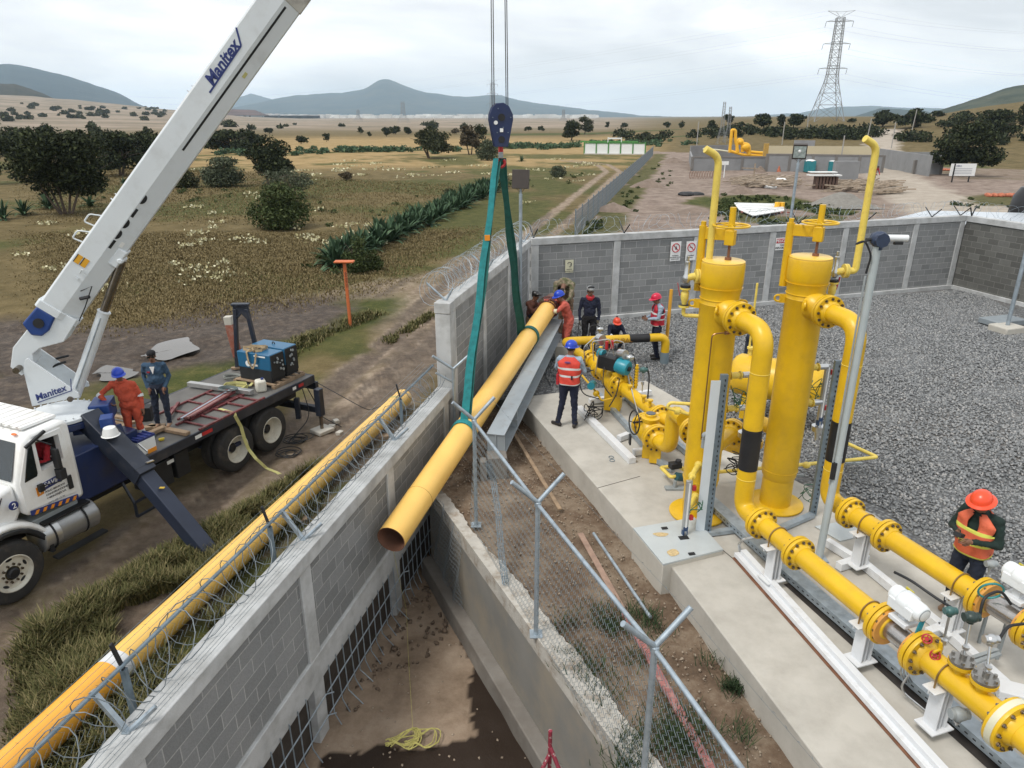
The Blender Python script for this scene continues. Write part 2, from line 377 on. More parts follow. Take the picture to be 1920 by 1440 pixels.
# green agave strips and crops on the plain
for (a,b,w) in (((360,292),(1240,272),2.4),((960,252),(1220,250),14),((1180,262),(1300,262),6)): green=np.maximum(green,front*sstep(w*1.4,w*.7,dpoly(X,Y,[T(*a),T(*b)])+w*.7*(nz2-.5)))
gold=front*sstep(98,125,r+26*(nz2-.5))*sstep(340,240,r+40*(nz2-.5))*sstep(paz(180),paz(420),az2)*sstep(paz(1290),paz(1180),az2)*np.where(((r>66)&(r<104))|(r>116),.9,.55)
pink=np.zeros_like(X); inr=inpoly(X,Y,[T(1075,450),T(1225,285),T(1300,288),T(1650,296),T(1800,335),T(2300,345),T(2600,700),(40,20),T(1300,470)])
pink=np.where(inr,.95,0)*sstep(.16,.3,nz2+.1); pink=np.maximum(pink,.7*inpoly(X,Y,[tuple(CL),tuple(CR),T(2300,330),T(1300,300)]))
cr_=np.minimum(dpoly(X,Y,croad)-1.2*(nz-.5)*1.6,dpoly(X,Y,croad2)); light=sstep(4.6,2.4,cr_+2*(nz3-.5))
grs=[T(1345,380),T(1420,372),T(1500,385),T(1560,395)]; gg=sstep(3.6,2.2,dpoly(X,Y,grs)+3*(nz3-.5)); gg=np.maximum(gg,.8*sstep(2.6,1.3,dpoly(X,Y,[T(1360,385),T(1420,415),T(1560,410)])+3*(nz3-.5)))
gg=np.maximum(gg,.75*sstep(1.8,.8,dpoly(X,Y,[(p[0]+1.4,p[1]) for p in fencel])+2*(nz3-.5)))
gg=np.maximum(gg,.7*sstep(4,2,dpoly(X,Y,[T(1820,380),T(1920,372)])+3*(nz3-.5)))
green=np.maximum(green*(1-pink),gg); pink*=1-gg
far=sstep(300,600,r)
groundm=bpy.data.materials.new('field_ground'); groundm.use_nodes=True; t=groundm.node_tree; b=t.nodes['Principled BSDF']; b.inputs['Roughness'].default_value=.95; b.inputs['Specular IOR Level'].default_value=.15
ge=nd(t,'ShaderNodeNewGeometry')
def noise(sc,det=6,ro=.6):
    n=nd(t,'ShaderNodeTexNoise'); n.inputs['Scale'].default_value=sc; n.inputs['Detail'].default_value=det; n.inputs['Roughness'].default_value=ro; t.links.new(ge.outputs['Position'],n.inputs['Vector']); return n.outputs[0]
def ramp(src,stops):
    r_=nd(t,'ShaderNodeValToRGB'); el=r_.color_ramp.elements; el[0].position=stops[0][0]; el[0].color=(*stops[0][1],1); el[1].position=stops[-1][0]; el[1].color=(*stops[-1][1],1)
    for p_,c_ in stops[1:-1]: q=el.new(p_); q.color=(*c_,1)
    t.links.new(src,r_.inputs[0]); return r_.outputs[0]
def mixc(f,a,b2):
    m_=nd(t,'ShaderNodeMixRGB')
    for i,s_ in ((0,f),(1,a),(2,b2)):
        if isinstance(s_,(int,float)): m_.inputs[i].default_value=s_
        elif isinstance(s_,tuple): m_.inputs[i].default_value=(*s_,1)
        else: t.links.new(s_,m_.inputs[i])
    return m_.outputs[0]
def math2(op,a,b2):
    m_=nd(t,'ShaderNodeMath'); m_.operation=op
    for i,s_ in ((0,a),(1,b2)):
        if isinstance(s_,(int,float)): m_.inputs[i].default_value=s_
        else: t.links.new(s_,m_.inputs[i])
    return m_.outputs[0]
grass=ramp(noise(.55,9,.72),[(.30,(.056,.050,.021)),(.44,(.118,.092,.040)),(.56,(.165,.128,.060)),(.72,(.24,.185,.095))])
grass=mixc(ramp(noise(9,6,.8),[(.35,(.0,)*3),(.65,(.5,)*3)]),grass,(.085,.062,.030))
greenc=ramp(noise(1.6,8,.7),[(.3,(.034,.050,.014)),(.5,(.075,.085,.024)),(.7,(.15,.135,.048))])
greenc=mixc(ramp(noise(14,6,.8),[(.4,(.0,)*3),(.62,(.6,)*3)]),greenc,(.030,.036,.012))
dirtc=ramp(noise(2.2,8,.7),[(.3,(.14,.105,.075)),(.5,(.255,.198,.148)),(.7,(.39,.32,.245))])
mudc=ramp(noise(3.2,8,.75),[(.3,(.024,.017,.012)),(.5,(.065,.048,.036)),(.7,(.15,.115,.085))])
goldc=ramp(noise(.35,7,.7),[(.3,(.22,.155,.065)),(.5,(.32,.225,.105)),(.7,(.39,.28,.14))])
pinkc=ramp(noise(.8,9,.72),[(.3,(.135,.10,.082)),(.5,(.24,.188,.158)),(.7,(.33,.27,.228))])
lightc=ramp(noise(.6,8,.7),[(.3,(.29,.25,.205)),(.7,(.43,.38,.32))])
farc=ramp(noise(.012,9,.72),[(.3,(.11,.105,.07)),(.45,(.20,.165,.12)),(.6,(.30,.24,.185)),(.75,(.17,.15,.095))])
at1=nd(t,'ShaderNodeAttribute'); at1.attribute_name='ma'; s1=nd(t,'ShaderNodeSeparateColor'); t.links.new(at1.outputs['Color'],s1.inputs[0])
at2=nd(t,'ShaderNodeAttribute'); at2.attribute_name='mb'; s2=nd(t,'ShaderNodeSeparateColor'); t.links.new(at2.outputs['Color'],s2.inputs[0])
at3=nd(t,'ShaderNodeAttribute'); at3.attribute_name='mc'; s3=nd(t,'ShaderNodeSeparateColor'); t.links.new(at3.outputs['Color'],s3.inputs[0])
c=mixc(s2.outputs[0],grass,goldc); c=mixc(s3.outputs[0],c,farc); c=mixc(s2.outputs[1],c,pinkc); c=mixc(s1.outputs[2],c,greenc); c=mixc(s1.outputs[0],c,dirtc); c=mixc(s2.outputs[2],c,lightc); c=mixc(s1.outputs[1],c,mudc)
t.links.new(c,b.inputs['Base Color'])
bp=nd(t,'ShaderNodeBump'); bp.inputs['Strength'].default_value=.55; bp.inputs['Distance'].default_value=.12; t.links.new(noise(7,7,.75),bp.inputs['Height']); t.links.new(bp.outputs[0],b.inputs['Normal'])
t.links.new(math2('SUBTRACT',1,math2('MULTIPLY',s1.outputs[1],.45)),b.inputs['Roughness'])
vs=np.stack([X,Y,Z],-1).reshape(-1,3)
go=npmesh('ground',vs,quads,groundm,True,{'ma':np.stack([dirt,mud,green],-1).reshape(-1,3),'mb':np.stack([gold,pink,light*(r>26)],-1).reshape(-1,3),'mc':np.stack([far*sstep(paz(1300),paz(1100),az2),far*0,far*0],-1).reshape(-1,3)})
go['kind']='structure'
# puddles
WATER=mat('puddle_water',(.07,.06,.048),.03,0,.1,2,.012,3,spec=1.)
def blob(pl,z,seed,name='puddle_water'):
    pts=[P(a,b,g) for a,b in pl]; n=len(pts); o=[]
    for i in range(n):
        for k in range(6):
            q=pts[i].lerp(pts[(i+1)%n],k/6); o.append(V((q.x+.10*math.sin(seed+(i*6+k)*.55),q.y+.15*math.cos(seed*2+(i*6+k)*.43),z)))
    cx_=sum(o,V((0,0,0)))/len(o); m=MB(); m.add(o+[cx_],[(len(o),(i+1)%len(o),i) for i in range(len(o))]); ob=meshobj(name,m.v,m.f,WATER); ob['kind']='structure'
blob([(262,668),(300,645),(345,634),(368,640),(366,658),(330,672),(290,676)],g+.015,1)
blob([(170,700),(200,688),(250,690),(262,700),(230,712),(190,712)],g+.015,2)
# ---------------------------------------------------------------- hills
def hill(name,sky_,r0,dep,col1,col2,seed,base=-6,ns=.35,scl=.004,relief=.07):
    m=bpy.data.materials.new(name); m.use_nodes=True; t=m.node_tree; b=t.nodes['Principled BSDF']; b.inputs['Roughness'].default_value=1; b.inputs['Specular IOR Level'].default_value=.05
    ge=nd(t,'ShaderNodeNewGeometry'); n=nd(t,'ShaderNodeTexNoise'); n.inputs['Scale'].default_value=scl; n.inputs['Detail'].default_value=10; n.inputs['Roughness'].default_value=.75
    t.links.new(ge.outputs['Position'],n.inputs['Vector']); rr_=nd(t,'ShaderNodeValToRGB'); rr_.color_ramp.elements[0].position=.38; rr_.color_ramp.elements[1].position=.62
    rr_.color_ramp.elements[0].color=(*col1,1); rr_.color_ramp.elements[1].color=(*col2,1); t.links.new(n.outputs[0],rr_.inputs[0]); t.links.new(rr_.outputs[0],b.inputs['Base Color'])
    na_=360; nr_=44; azs=np.linspace(paz(sky_[0][0]),paz(sky_[-1][0]),na_); px_=960+1422*np.tan(azs)
    yy=np.interp(px_,[s[0] for s in sky_],[s[1] for s in sky_]); k=np.ones(9)/9; yy=np.convolve(np.pad(yy,4,'edge'),k,'valid')
    yy=yy+ns*8*(fbm(px_/23,px_*0,4,seed)-.5)
    top=CH+(218-yy)/1422*r0*np.cos(azs)   # height at r0
    u=np.linspace(-1,1,nr_)[:,None]; R=r0+dep*u; prof=np.where(u<0,sstep(-1,0,u)**.85,sstep(1.0,0,u))
    A=azs[None,:]+0*R; X=R*np.sin(A); Y=R*np.cos(A); rid=fbm(X/(dep*.22),Y/(dep*.22),6,seed+5)
    H=base+(top[None,:]-base)*prof*(1+relief*2*(rid-.5)*(1-prof)*4)
    H=np.where(prof>.985,np.minimum(H,top[None,:]),H)
    idx=np.arange(na_*nr_).reshape(nr_,na_); q=np.stack([idx[:-1,:-1],idx[:-1,1:],idx[1:,1:],idx[1:,:-1]],-1).reshape(-1,4)[:,::-1]
    o=npmesh('hill',np.stack([X,Y,H],-1).reshape(-1,3),q,m,True); o['kind']='structure'; return o
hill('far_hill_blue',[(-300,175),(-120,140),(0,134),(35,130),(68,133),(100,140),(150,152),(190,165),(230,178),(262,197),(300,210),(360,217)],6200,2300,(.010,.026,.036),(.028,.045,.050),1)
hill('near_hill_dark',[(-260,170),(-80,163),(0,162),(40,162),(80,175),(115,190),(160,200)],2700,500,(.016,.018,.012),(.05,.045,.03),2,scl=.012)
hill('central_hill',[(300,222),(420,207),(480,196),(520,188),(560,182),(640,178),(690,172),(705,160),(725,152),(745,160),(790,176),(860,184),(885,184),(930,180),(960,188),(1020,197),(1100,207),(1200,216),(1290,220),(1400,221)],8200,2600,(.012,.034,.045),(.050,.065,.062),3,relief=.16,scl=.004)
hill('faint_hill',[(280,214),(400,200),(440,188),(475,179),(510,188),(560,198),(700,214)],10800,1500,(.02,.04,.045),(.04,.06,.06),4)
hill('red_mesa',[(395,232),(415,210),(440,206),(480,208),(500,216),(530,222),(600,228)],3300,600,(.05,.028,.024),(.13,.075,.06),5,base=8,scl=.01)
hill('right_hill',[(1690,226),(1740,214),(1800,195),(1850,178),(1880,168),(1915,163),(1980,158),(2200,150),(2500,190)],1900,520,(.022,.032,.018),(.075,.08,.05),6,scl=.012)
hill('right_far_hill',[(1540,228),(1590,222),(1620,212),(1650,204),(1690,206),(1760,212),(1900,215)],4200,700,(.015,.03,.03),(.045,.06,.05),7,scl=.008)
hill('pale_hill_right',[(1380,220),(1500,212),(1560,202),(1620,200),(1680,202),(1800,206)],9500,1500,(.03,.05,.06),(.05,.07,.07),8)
# ---------------------------------------------------------------- haze
hm=bpy.data.materials.new('haze_air'); hm.use_nodes=True; t=hm.node_tree; t.nodes.clear(); o_=nd(t,'ShaderNodeOutputMaterial'); pv=nd(t,'ShaderNodeVolumePrincipled')
pv.inputs['Color'].default_value=(.66,.84,1.0,1); pv.inputs['Density'].default_value=.000085; pv.inputs['Anisotropy'].default_value=0; t.links.new(pv.outputs[0],o_.inputs['Volume'])
m=MB(); m.box((0,5000,205),(26000,17000,420)); S.cycles.volume_bounces=3; ho=meshobj('haze',m.v,m.f,hm,smooth=False); ho['kind']='stuff'; ho['label']='pale blue haze over the plain'
# ---------------------------------------------------------------- block walls
def blockmat(name,c1,c2,mor,stain):
    m=bpy.data.materials.new(name); m.use_nodes=True; t=m.node_tree; b=t.nodes['Principled BSDF']; b.inputs['Roughness'].default_value=.9; b.inputs['Specular IOR Level'].default_value=.2
    tc=nd(t,'ShaderNodeTexCoord'); sp=nd(t,'ShaderNodeSeparateXYZ'); cb=nd(t,'ShaderNodeCombineXYZ'); t.links.new(tc.outputs['Object'],sp.inputs[0]); t.links.new(sp.outputs[0],cb.inputs[0]); t.links.new(sp.outputs[2],cb.inputs[1])
    br=nd(t,'ShaderNodeTexBrick'); br.inputs['Scale'].default_value=1; br.inputs['Brick Width'].default_value=.40; br.inputs['Row Height'].default_value=.20; br.inputs['Mortar Size'].default_value=.009; br.inputs['Mortar Smooth'].default_value=.3; br.inputs['Bias'].default_value=0
    br.inputs['Color1'].default_value=(*c1,1); br.inputs['Color2'].default_value=(*c2,1); br.inputs['Mortar'].default_value=(*mor,1); t.links.new(cb.outputs[0],br.inputs['Vector'])
    n=nd(t,'ShaderNodeTexNoise'); n.inputs['Scale'].default_value=1.1; n.inputs['Detail'].default_value=9; n.inputs['Roughness'].default_value=.7; mp_=nd(t,'ShaderNodeMapping'); mp_.inputs['Scale'].default_value=(1.6,1,.45); t.links.new(tc.outputs['Object'],mp_.inputs[0]); t.links.new(mp_.outputs[0],n.inputs['Vector'])
    mr=nd(t,'ShaderNodeMapRange'); mr.inputs[1].default_value=.35; mr.inputs[2].default_value=.7; mr.inputs[3].default_value=.0; mr.inputs[4].default_value=.55; t.links.new(n.outputs[0],mr.inputs[0])
    mx=nd(t,'ShaderNodeMixRGB'); mx.inputs[2].default_value=(*stain,1); t.links.new(mr.outputs[0],mx.inputs[0]); t.links.new(br.outputs[0],mx.inputs[1])
    n2=nd(t,'ShaderNodeTexNoise'); n2.inputs['Scale'].default_value=60; n2.inputs['Detail'].default_value=4; t.links.new(tc.outputs['Object'],n2.inputs['Vector'])
    mv=nd(t,'ShaderNodeMapRange'); mv.inputs[3].default_value=.78; mv.inputs[4].default_value=1.18; t.links.new(n2.outputs[0],mv.inputs[0]); ml=nd(t,'ShaderNodeMixRGB'); ml.blend_type='MULTIPLY'; ml.inputs[0].default_value=1; t.links.new(mx.outputs[0],ml.inputs[1]); t.links.new(mv.outputs[0],ml.inputs[2])
    t.links.new(ml.outputs[0],b.inputs['Base Color'])
    bp=nd(t,'ShaderNodeBump'); bp.inputs['Strength'].default_value=.5; bp.inputs['Distance'].default_value=.012; sb=nd(t,'ShaderNodeMath'); sb.operation='SUBTRACT'; t.links.new(n2.outputs[0],sb.inputs[0]); t.links.new(br.outputs[1],sb.inputs[1]); t.links.new(sb.outputs[0],bp.inputs['Height']); t.links.new(bp.outputs[0],b.inputs['Normal'])
    return m
BLOCK=blockmat('concrete_block',(.19,.195,.195),(.285,.29,.29),(.42,.42,.41),(.22,.23,.235))
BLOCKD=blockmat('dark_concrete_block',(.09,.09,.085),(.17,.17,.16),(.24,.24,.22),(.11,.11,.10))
def wall(name,label,a,b_,z0,z1,th,cols,inward,capz=.2,capw=.04,blk=BLOCK,colw=.22,basez=None,panelz0=None,lowbeam=None,colz0=None,cap=CONCB):
    "wall between 2D points a,b: inner face on the line, thickness away from `inward`"
    a=V(a[:2]);b_=V(b_[:2]); d=(b_-a).normalized(); L=(b_-a).length; n=V(inward[:2]).normalized()
    th_=thing(name,label,'wall',(a.x,a.y,z0),math.atan2(d.y,d.x))
    s=1 if V((-d.y,d.x)).dot(n)>0 else -1    # local +y * s = inward
    y0=-s*th/2; pz=panelz0 if panelz0 is not None else z0
    ps=[]; m=MB(); m.box((L/2,y0,(pz+z1-capz)/2-z0),(L,th-.05,z1-capz-pz)); part('block_panel',m,blk,th_,local=True,smooth=False)
    m=MB(); m.box((L/2,y0,z1-capz/2-z0),(L,th+capw,capz)); part('top_beam',m,cap,th_,local=True,bevel=.012)
    for c_ in cols:
        m=MB(); cz=colz0 if colz0 is not None else z0; m.box((c_,y0,(cz+z1-capz)/2-z0),(colw,th+.02,z1-capz-cz-.004)); part('pillar',m,cap,th_,local=True,bevel=.012)
    if basez: m=MB(); m.box((L/2,y0+s*.02,basez/2-.05),(L,th+.1,basez+.1)); part('base_beam',m,CONCB,th_,local=True,bevel=.01)
    if lowbeam: m=MB(); m.box((L/2,y0,(lowbeam[0]+lowbeam[1])/2-z0),(L,th+.03,lowbeam[1]-lowbeam[0])); part('lower_beam',m,cap,th_,local=True,bevel=.012)
    return th_
def tw(y): return (V((y[0],y[1]))-WA)
# tall left wall y 13.3 .. 20.4 ; near low wall y 0..13.3
Ltall=(V((.5,20.3))-V((-1.15,13.3))).length
wt=wall('block_wall','tall grey block wall standing left of the suspended yellow pipe',wl(13.28),wl(20.4),-1.75,2.5,.22,[.11,2.35,4.7,7.1],WN,panelz0=-1.7,capw=.05,cap=CONCB)
nl=(wl(13.2)-wl(-1)).length
cols=[(wl(y)-wl(-1)).length for y in (1.6,4.5,7.36,10.0,12.75)]
wn=wall('block_wall','low grey block wall with razor wire running down to the lower left of the pit',wl(-1),wl(13.26),-2.35,.8,.24,cols,WN,capz=.2,capw=.06,panelz0=-.78,lowbeam=(-1.18,-.76),colz0=-2.35,colw=.26)
wb=wall('block_wall','long grey block wall with warning signs behind the yellow vessels',CL,CR,-.35,2.5,.22,[.12,2.75,5.5,8.3,11.2,14.2,16.28],-V((-BDR.y,BDR.x)),basez=.36)
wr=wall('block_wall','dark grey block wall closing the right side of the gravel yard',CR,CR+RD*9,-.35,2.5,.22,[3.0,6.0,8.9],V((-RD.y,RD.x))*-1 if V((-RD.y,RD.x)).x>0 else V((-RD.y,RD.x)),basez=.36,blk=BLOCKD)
# end pillar face of tall wall
m=MB(); e0=wl(13.17,-.11); m.box((e0.x,e0.y,(2.28-1.7)/2+.0),(.30,.30,4.0),rz=math.atan2(WD.y,WD.x)); m.box((e0.x,e0.y,2.40),(.32,.32,.21),rz=math.atan2(WD.y,WD.x)); part('end_pillar',m,CONCB,wt,bevel=.012)
# earth behind the rebar grille
SOILD=mat('dark_soil',(.05,.04,.032),.95,0,.3,3,.8,12)
m=MB(); m.beam(wl(-1,-.20,-2.0),wl(13.2,-.20,-2.0),.2,1.9); struct('earth_bank',m,SOILD)
# rebar grille
gr=thing('rebar_grille','row of bent grey steel bars under the low block wall beside the pit','rebar grille',tuple(wl(5,0,-2.3)))
m=MB(); y=1.2
while y<13.0:
    if min(abs(y-q) for q in (4.5,7.36,10.0,12.75))>.16:
        j=random.uniform(-.03,.03); zb=-2.25+random.uniform(-.1,.1); m.tube([wl(y,.03,-1.1),wl(y+j,.05,-1.9),wl(y+j,.22+random.uniform(-.05,.12),zb)],.009,5)
    y+=.2
part('vertical_bars',m,GALV,gr)
m=MB()
for z_ in(-1.42,-1.78):
    for a_,b_ in((1.2,4.4),(4.6,7.4),(7.45,10.1),(10.15,13.0)): m.tube([wl(a_,.06,z_),wl(b_,.07,z_+.02),wl(b_+.05,.16,z_+.03)],.010,5)
part('horizontal_bars',m,GALV,gr)
# ---------------------------------------------------------------- inside the site
def gridsheet(name,poly,step,zf,m,zup=None,kind='structure'):
    xs=[p[0] for p in poly]; ys=[p[1] for p in poly]; gx=np.arange(min(xs),max(xs)+step,step); gy=np.arange(min(ys),max(ys)+step,step); X,Y=np.meshgrid(gx,gy); Z=zf(X,Y)
    cx=(X[:-1,:-1]+X[1:,1:])/2; cy=(Y[:-1,:-1]+Y[1:,1:])/2; k=inpoly(cx,cy,poly); idx=np.arange(X.size).reshape(X.shape)
    q=np.stack([idx[:-1,:-1],idx[:-1,1:],idx[1:,1:],idx[1:,:-1]],-1)[k]
    used,inv=np.unique(q,return_inverse=True); vs=np.stack([X,Y,Z],-1).reshape(-1,3)[used]
    o=npmesh(name,vs,inv.reshape(-1,4),m,True); o['kind']=kind; return o
def soilmat(name,cols_,sc,bs=.6,bd=.05,wet=None,bsc=14):
    m=bpy.data.materials.new(name); m.use_nodes=True; global t,ge
    t=m.node_tree; b=t.nodes['Principled BSDF']; b.inputs['Roughness'].default_value=.95; b.inputs['Specular IOR Level'].default_value=.15; ge=nd(t,'ShaderNodeNewGeometry')
    c=ramp(noise(sc,10,.72),cols_)
    sp=nd(t,'ShaderNodeTexVoronoi'); sp.inputs['Scale'].default_value=26; t.links.new(ge.outputs['Position'],sp.inputs['Vector'])
    st=ramp(sp.outputs['Distance'],[(.0,(.9,)*3),(.10,(.0,)*3),(1.,(0,)*3)]); nn=ramp(noise(3,3),[(.46,(0,)*3),(.6,(1,)*3)])
    f=math2('MULTIPLY',st,nn); c=mixc(f,c,(.42,.36,.30))
    if wet: c=wet(c,b)
    t.links.new(c,b.inputs['Base Color']); bp=nd(t,'ShaderNodeBump'); bp.inputs['Strength'].default_value=bs; bp.inputs['Distance'].default_value=bd; t.links.new(noise(bsc,8,.75),bp.inputs['Height']); t.links.new(bp.outputs[0],b.inputs['Normal']); return m
SOIL=soilmat('brown_soil',[(.3,(.085,.060,.042)),(.46,(.15,.105,.072)),(.54,(.205,.155,.11)),(.7,(.30,.24,.18))],1.7)
def wetf(c,b):
    at=nd(t,'ShaderNodeAttribute'); at.attribute_name='wet'; s=nd(t,'ShaderNodeSeparateColor'); t.links.new(at.outputs['Color'],s.inputs[0])
    t.links.new(math2('SUBTRACT',.9,math2('MULTIPLY',s.outputs[0],.3)),b.inputs['Roughness'])
    return mixc(s.outputs[0],c,(.032,.022,.016))
DITCH=soilmat('ditch_soil',[(.3,(.15,.108,.075)),(.5,(.26,.195,.14)),(.7,(.36,.285,.215))],1.3,.4,.03,wetf,9)
zs=-.35
RT=[P(815,930,zs),P(895,1060,zs),P(1005,1200,zs),P(1185,1440,zs)]
rd=(V((RT[3].x,RT[3].y))-V((RT[0].x,RT[0].y))).normalized(); R0=V((RT[0].x,RT[0].y)); R1=R0+rd*12; RN=V((-rd.y,rd.x)) # RN to the right (+x) side
if RN.x<0: RN=-RN
R0e=R0-rd*.35
# retaining wall
rw=thing('retaining_wall','pale concrete retaining wall along the right side of the dug pit','wall',(R0.x,R0.y,-2.2))
m=MB(); m.beam((R0e.x+RN.x*.09,R0e.y+RN.y*.09,-1.3),(R1.x+RN.x*.09,R1.y+RN.y*.09,-1.3),.18,1.9); part('wall_face',m,mat('shuttered_concrete',(.20,.195,.18),.85,0,.1,1.2,.1,60,(.30,.255,.19),.6,1.0,.1,.52),rw,bevel=.01)
m=MB(); m.beam((R0e.x-RN.x*.10,R0e.y-RN.y*.10,-2.02),(R1.x-RN.x*.10,R1.y-RN.y*.10,-2.02),.22,.5); part('footing_ledge',m,CONCD,rw,bevel=.02)
mm=MB(); L=12; pl=[]
n_=150
for i in range(n_+1):
    s_=i/n_*L; w=.0+.12*sstep(.8,4,np.array(s_))+.012*math.sin(s_*9)+.015*math.sin(s_*31+1)+.02*math.sin(s_*3); w=float(w)
    a=R0+rd*s_; pl.append(V((a.x+RN.x*(.0-.012),a.y-RN.y*.0,zs+.0))); pl.append(V((a.x+RN.x*(.18+w),a.y+RN.y*(.18+w),zs+.0)))
mm.add([p+V((0,0,.012)) for p in pl],[(2*i,2*i+1,2*i+3,2*i+2) for i in range(n_)]); mm.add([p-V((0,0,.25)) for p in pl],[(2*i,2*i+2,2*i+3,2*i+1) for i in range(n_)])
b0=len(mm.v)//2
mm.f+= [(2*i+1,b0+2*i+1,b0+2*i+3,2*i+3) for i in range(n_)]+[(2*i+2,b0+2*i+2,b0+2*i,2*i) for i in range(n_)]; mm.m+=[0]*(2*n_)
part('spilled_concrete_edge',mm,mat('spilled_concrete',(.44,.42,.38),.9,0,.1,4,.6,20,(.22,.17,.12),.8,5,.1,.58),rw,smooth=False)
# slab
SL=[P(972,745,0),P(1187,990,0),P(1200,1000,0),P(1262,1066,0),P(1590,1500,0),P(2200,1500,0),P(2200,1290,0),P(1920,1150,0),P(1782,1065,0),P(1640,964,0),P(1500,905,0),P(1400,850,0),P(1275,750,0),P(1210,713,0),P(1150,724,0),P(1045,736,0)]
m=MB(); m.prism([p+V((0,0,-.5)) for p in SL],(0,0,.5))
sb=struct('concrete_slab',m,mat('slab_concrete',(.45,.43,.385),.85,0,.06,1.1,.08,90,(.29,.27,.235),.7,1.9,.16,.58),bevel=.015)
soil=[tuple(R0+RN*.1-rd*.3),tuple(R1+RN*.1),(5,-3),(5,3.5)]+[(p.x+.05,p.y) for p in (SL[4],SL[3],SL[0])]+[tuple(wl(15.5))[:2],tuple(wl(13))[:2],tuple(wl(11.1))[:2]]
gridsheet('soil',soil,.05,lambda X,Y:zs-.03+.10*(fbm(X/.5,Y/.5,5,70)-.6)-.04,SOIL)
def ditchz(X,Y): return -2.12+.14*(fbm(X/.6,Y/.6,5,71)-.5)
ditch=[tuple(wl(-2,-.5))[:2],tuple(wl(13.2,-.5))[:2],tuple(R0+RN*.1),tuple(R1+RN*.1)]
do=gridsheet('ditch_floor',ditch,.06,ditchz,DITCH)
co=np.empty(len(do.data.vertices)*3,np.float32); do.data.vertices.foreach_get('co',co); co=co.reshape(-1,3)
X_,Y_=co[:,0],co[:,1]; wp=[P(880,1140,-2.1),P(862,1200,-2.1),P(890,1240,-2.1),P(873,1310,-2.1),P(890,1385,-2.1),P(830,1400,-2.1),P(700,1400,-2.1),P(600,1425,-2.1),P(560,1600,-2.1),P(1300,1600,-2.1),P(1050,1440,-2.1),P(920,1200,-2.1)]
jx=X_+.12*(fbm(X_/.2,Y_/.2,3,81)-.5)*2; jy=Y_+.16*(fbm(X_/.2,Y_/.2,3,82)-.5)*2
w=inpoly(jx,jy,[(p.x,p.y) for p in wp]).astype(float); a=do.data.color_attributes.new('wet','FLOAT_COLOR','POINT'); cc=np.ones((len(w),4),np.float32); cc[:,0]=w; cc[:,1]=w; cc[:,2]=w; a.data.foreach_set('color',cc.ravel())
# gravel yard
gm=bpy.data.materials.new('gravel'); gm.use_nodes=True; t=gm.node_tree; b=t.nodes['Principled BSDF']; b.inputs['Roughness'].default_value=.9; b.inputs['Specular IOR Level'].default_value=.2; ge=nd(t,'ShaderNodeNewGeometry')
vo=nd(t,'ShaderNodeTexVoronoi'); vo.inputs['Scale'].default_value=17; t.links.new(ge.outputs['Position'],vo.inputs['Vector'])
s=nd(t,'ShaderNodeSeparateColor'); t.links.new(vo.outputs['Color'],s.inputs[0])
c=ramp(s.outputs[0],[(0.,(.13,.135,.14)),(.5,(.21,.22,.225)),(1.,(.30,.305,.30))]); dk=ramp(vo.outputs['Distance'],[(.25,(0,)*3),(.6,(.7,)*3)]); c=mixc(dk,c,(.07,.07,.072))
c=mixc(ramp(noise(.35,5,.6),[(.45,(0,)*3),(.7,(.35,)*3)]),c,(.23,.20,.17)); t.links.new(c,b.inputs['Base Color'])
bp=nd(t,'ShaderNodeBump'); bp.inputs['Strength'].default_value=1; bp.inputs['Distance'].default_value=.03; bp.invert=True; t.links.new(vo.outputs['Distance'],bp.inputs['Height']); t.links.new(bp.outputs[0],b.inputs['Normal'])
gpoly=[tuple(wl(14.9))[:2],(P(965,742,0).x,P(965,742,0).y),(1.5,14.2),(6,5),(6,-2)]+[tuple(CR+RD*28),tuple(CR),tuple(CL)]
gridsheet('gravel_bed',gpoly,.12,lambda X,Y:-.12+.05*(fbm(X/.8,Y/.8,4,75)-.5),gm)
STONE=bpy.data.materials.new('gravel_stone'); STONE.use_nodes=True; t=STONE.node_tree; b=t.nodes['Principled BSDF']; b.inputs['Roughness'].default_value=.85; ge=nd(t,'ShaderNodeNewGeometry')
t.links.new(ramp(ge.outputs['Random Per Island'],[(0.,(.13,.135,.14)),(.5,(.21,.22,.225)),(.85,(.30,.305,.305)),(1.,(.38,.37,.355))]),b.inputs['Base Color'])
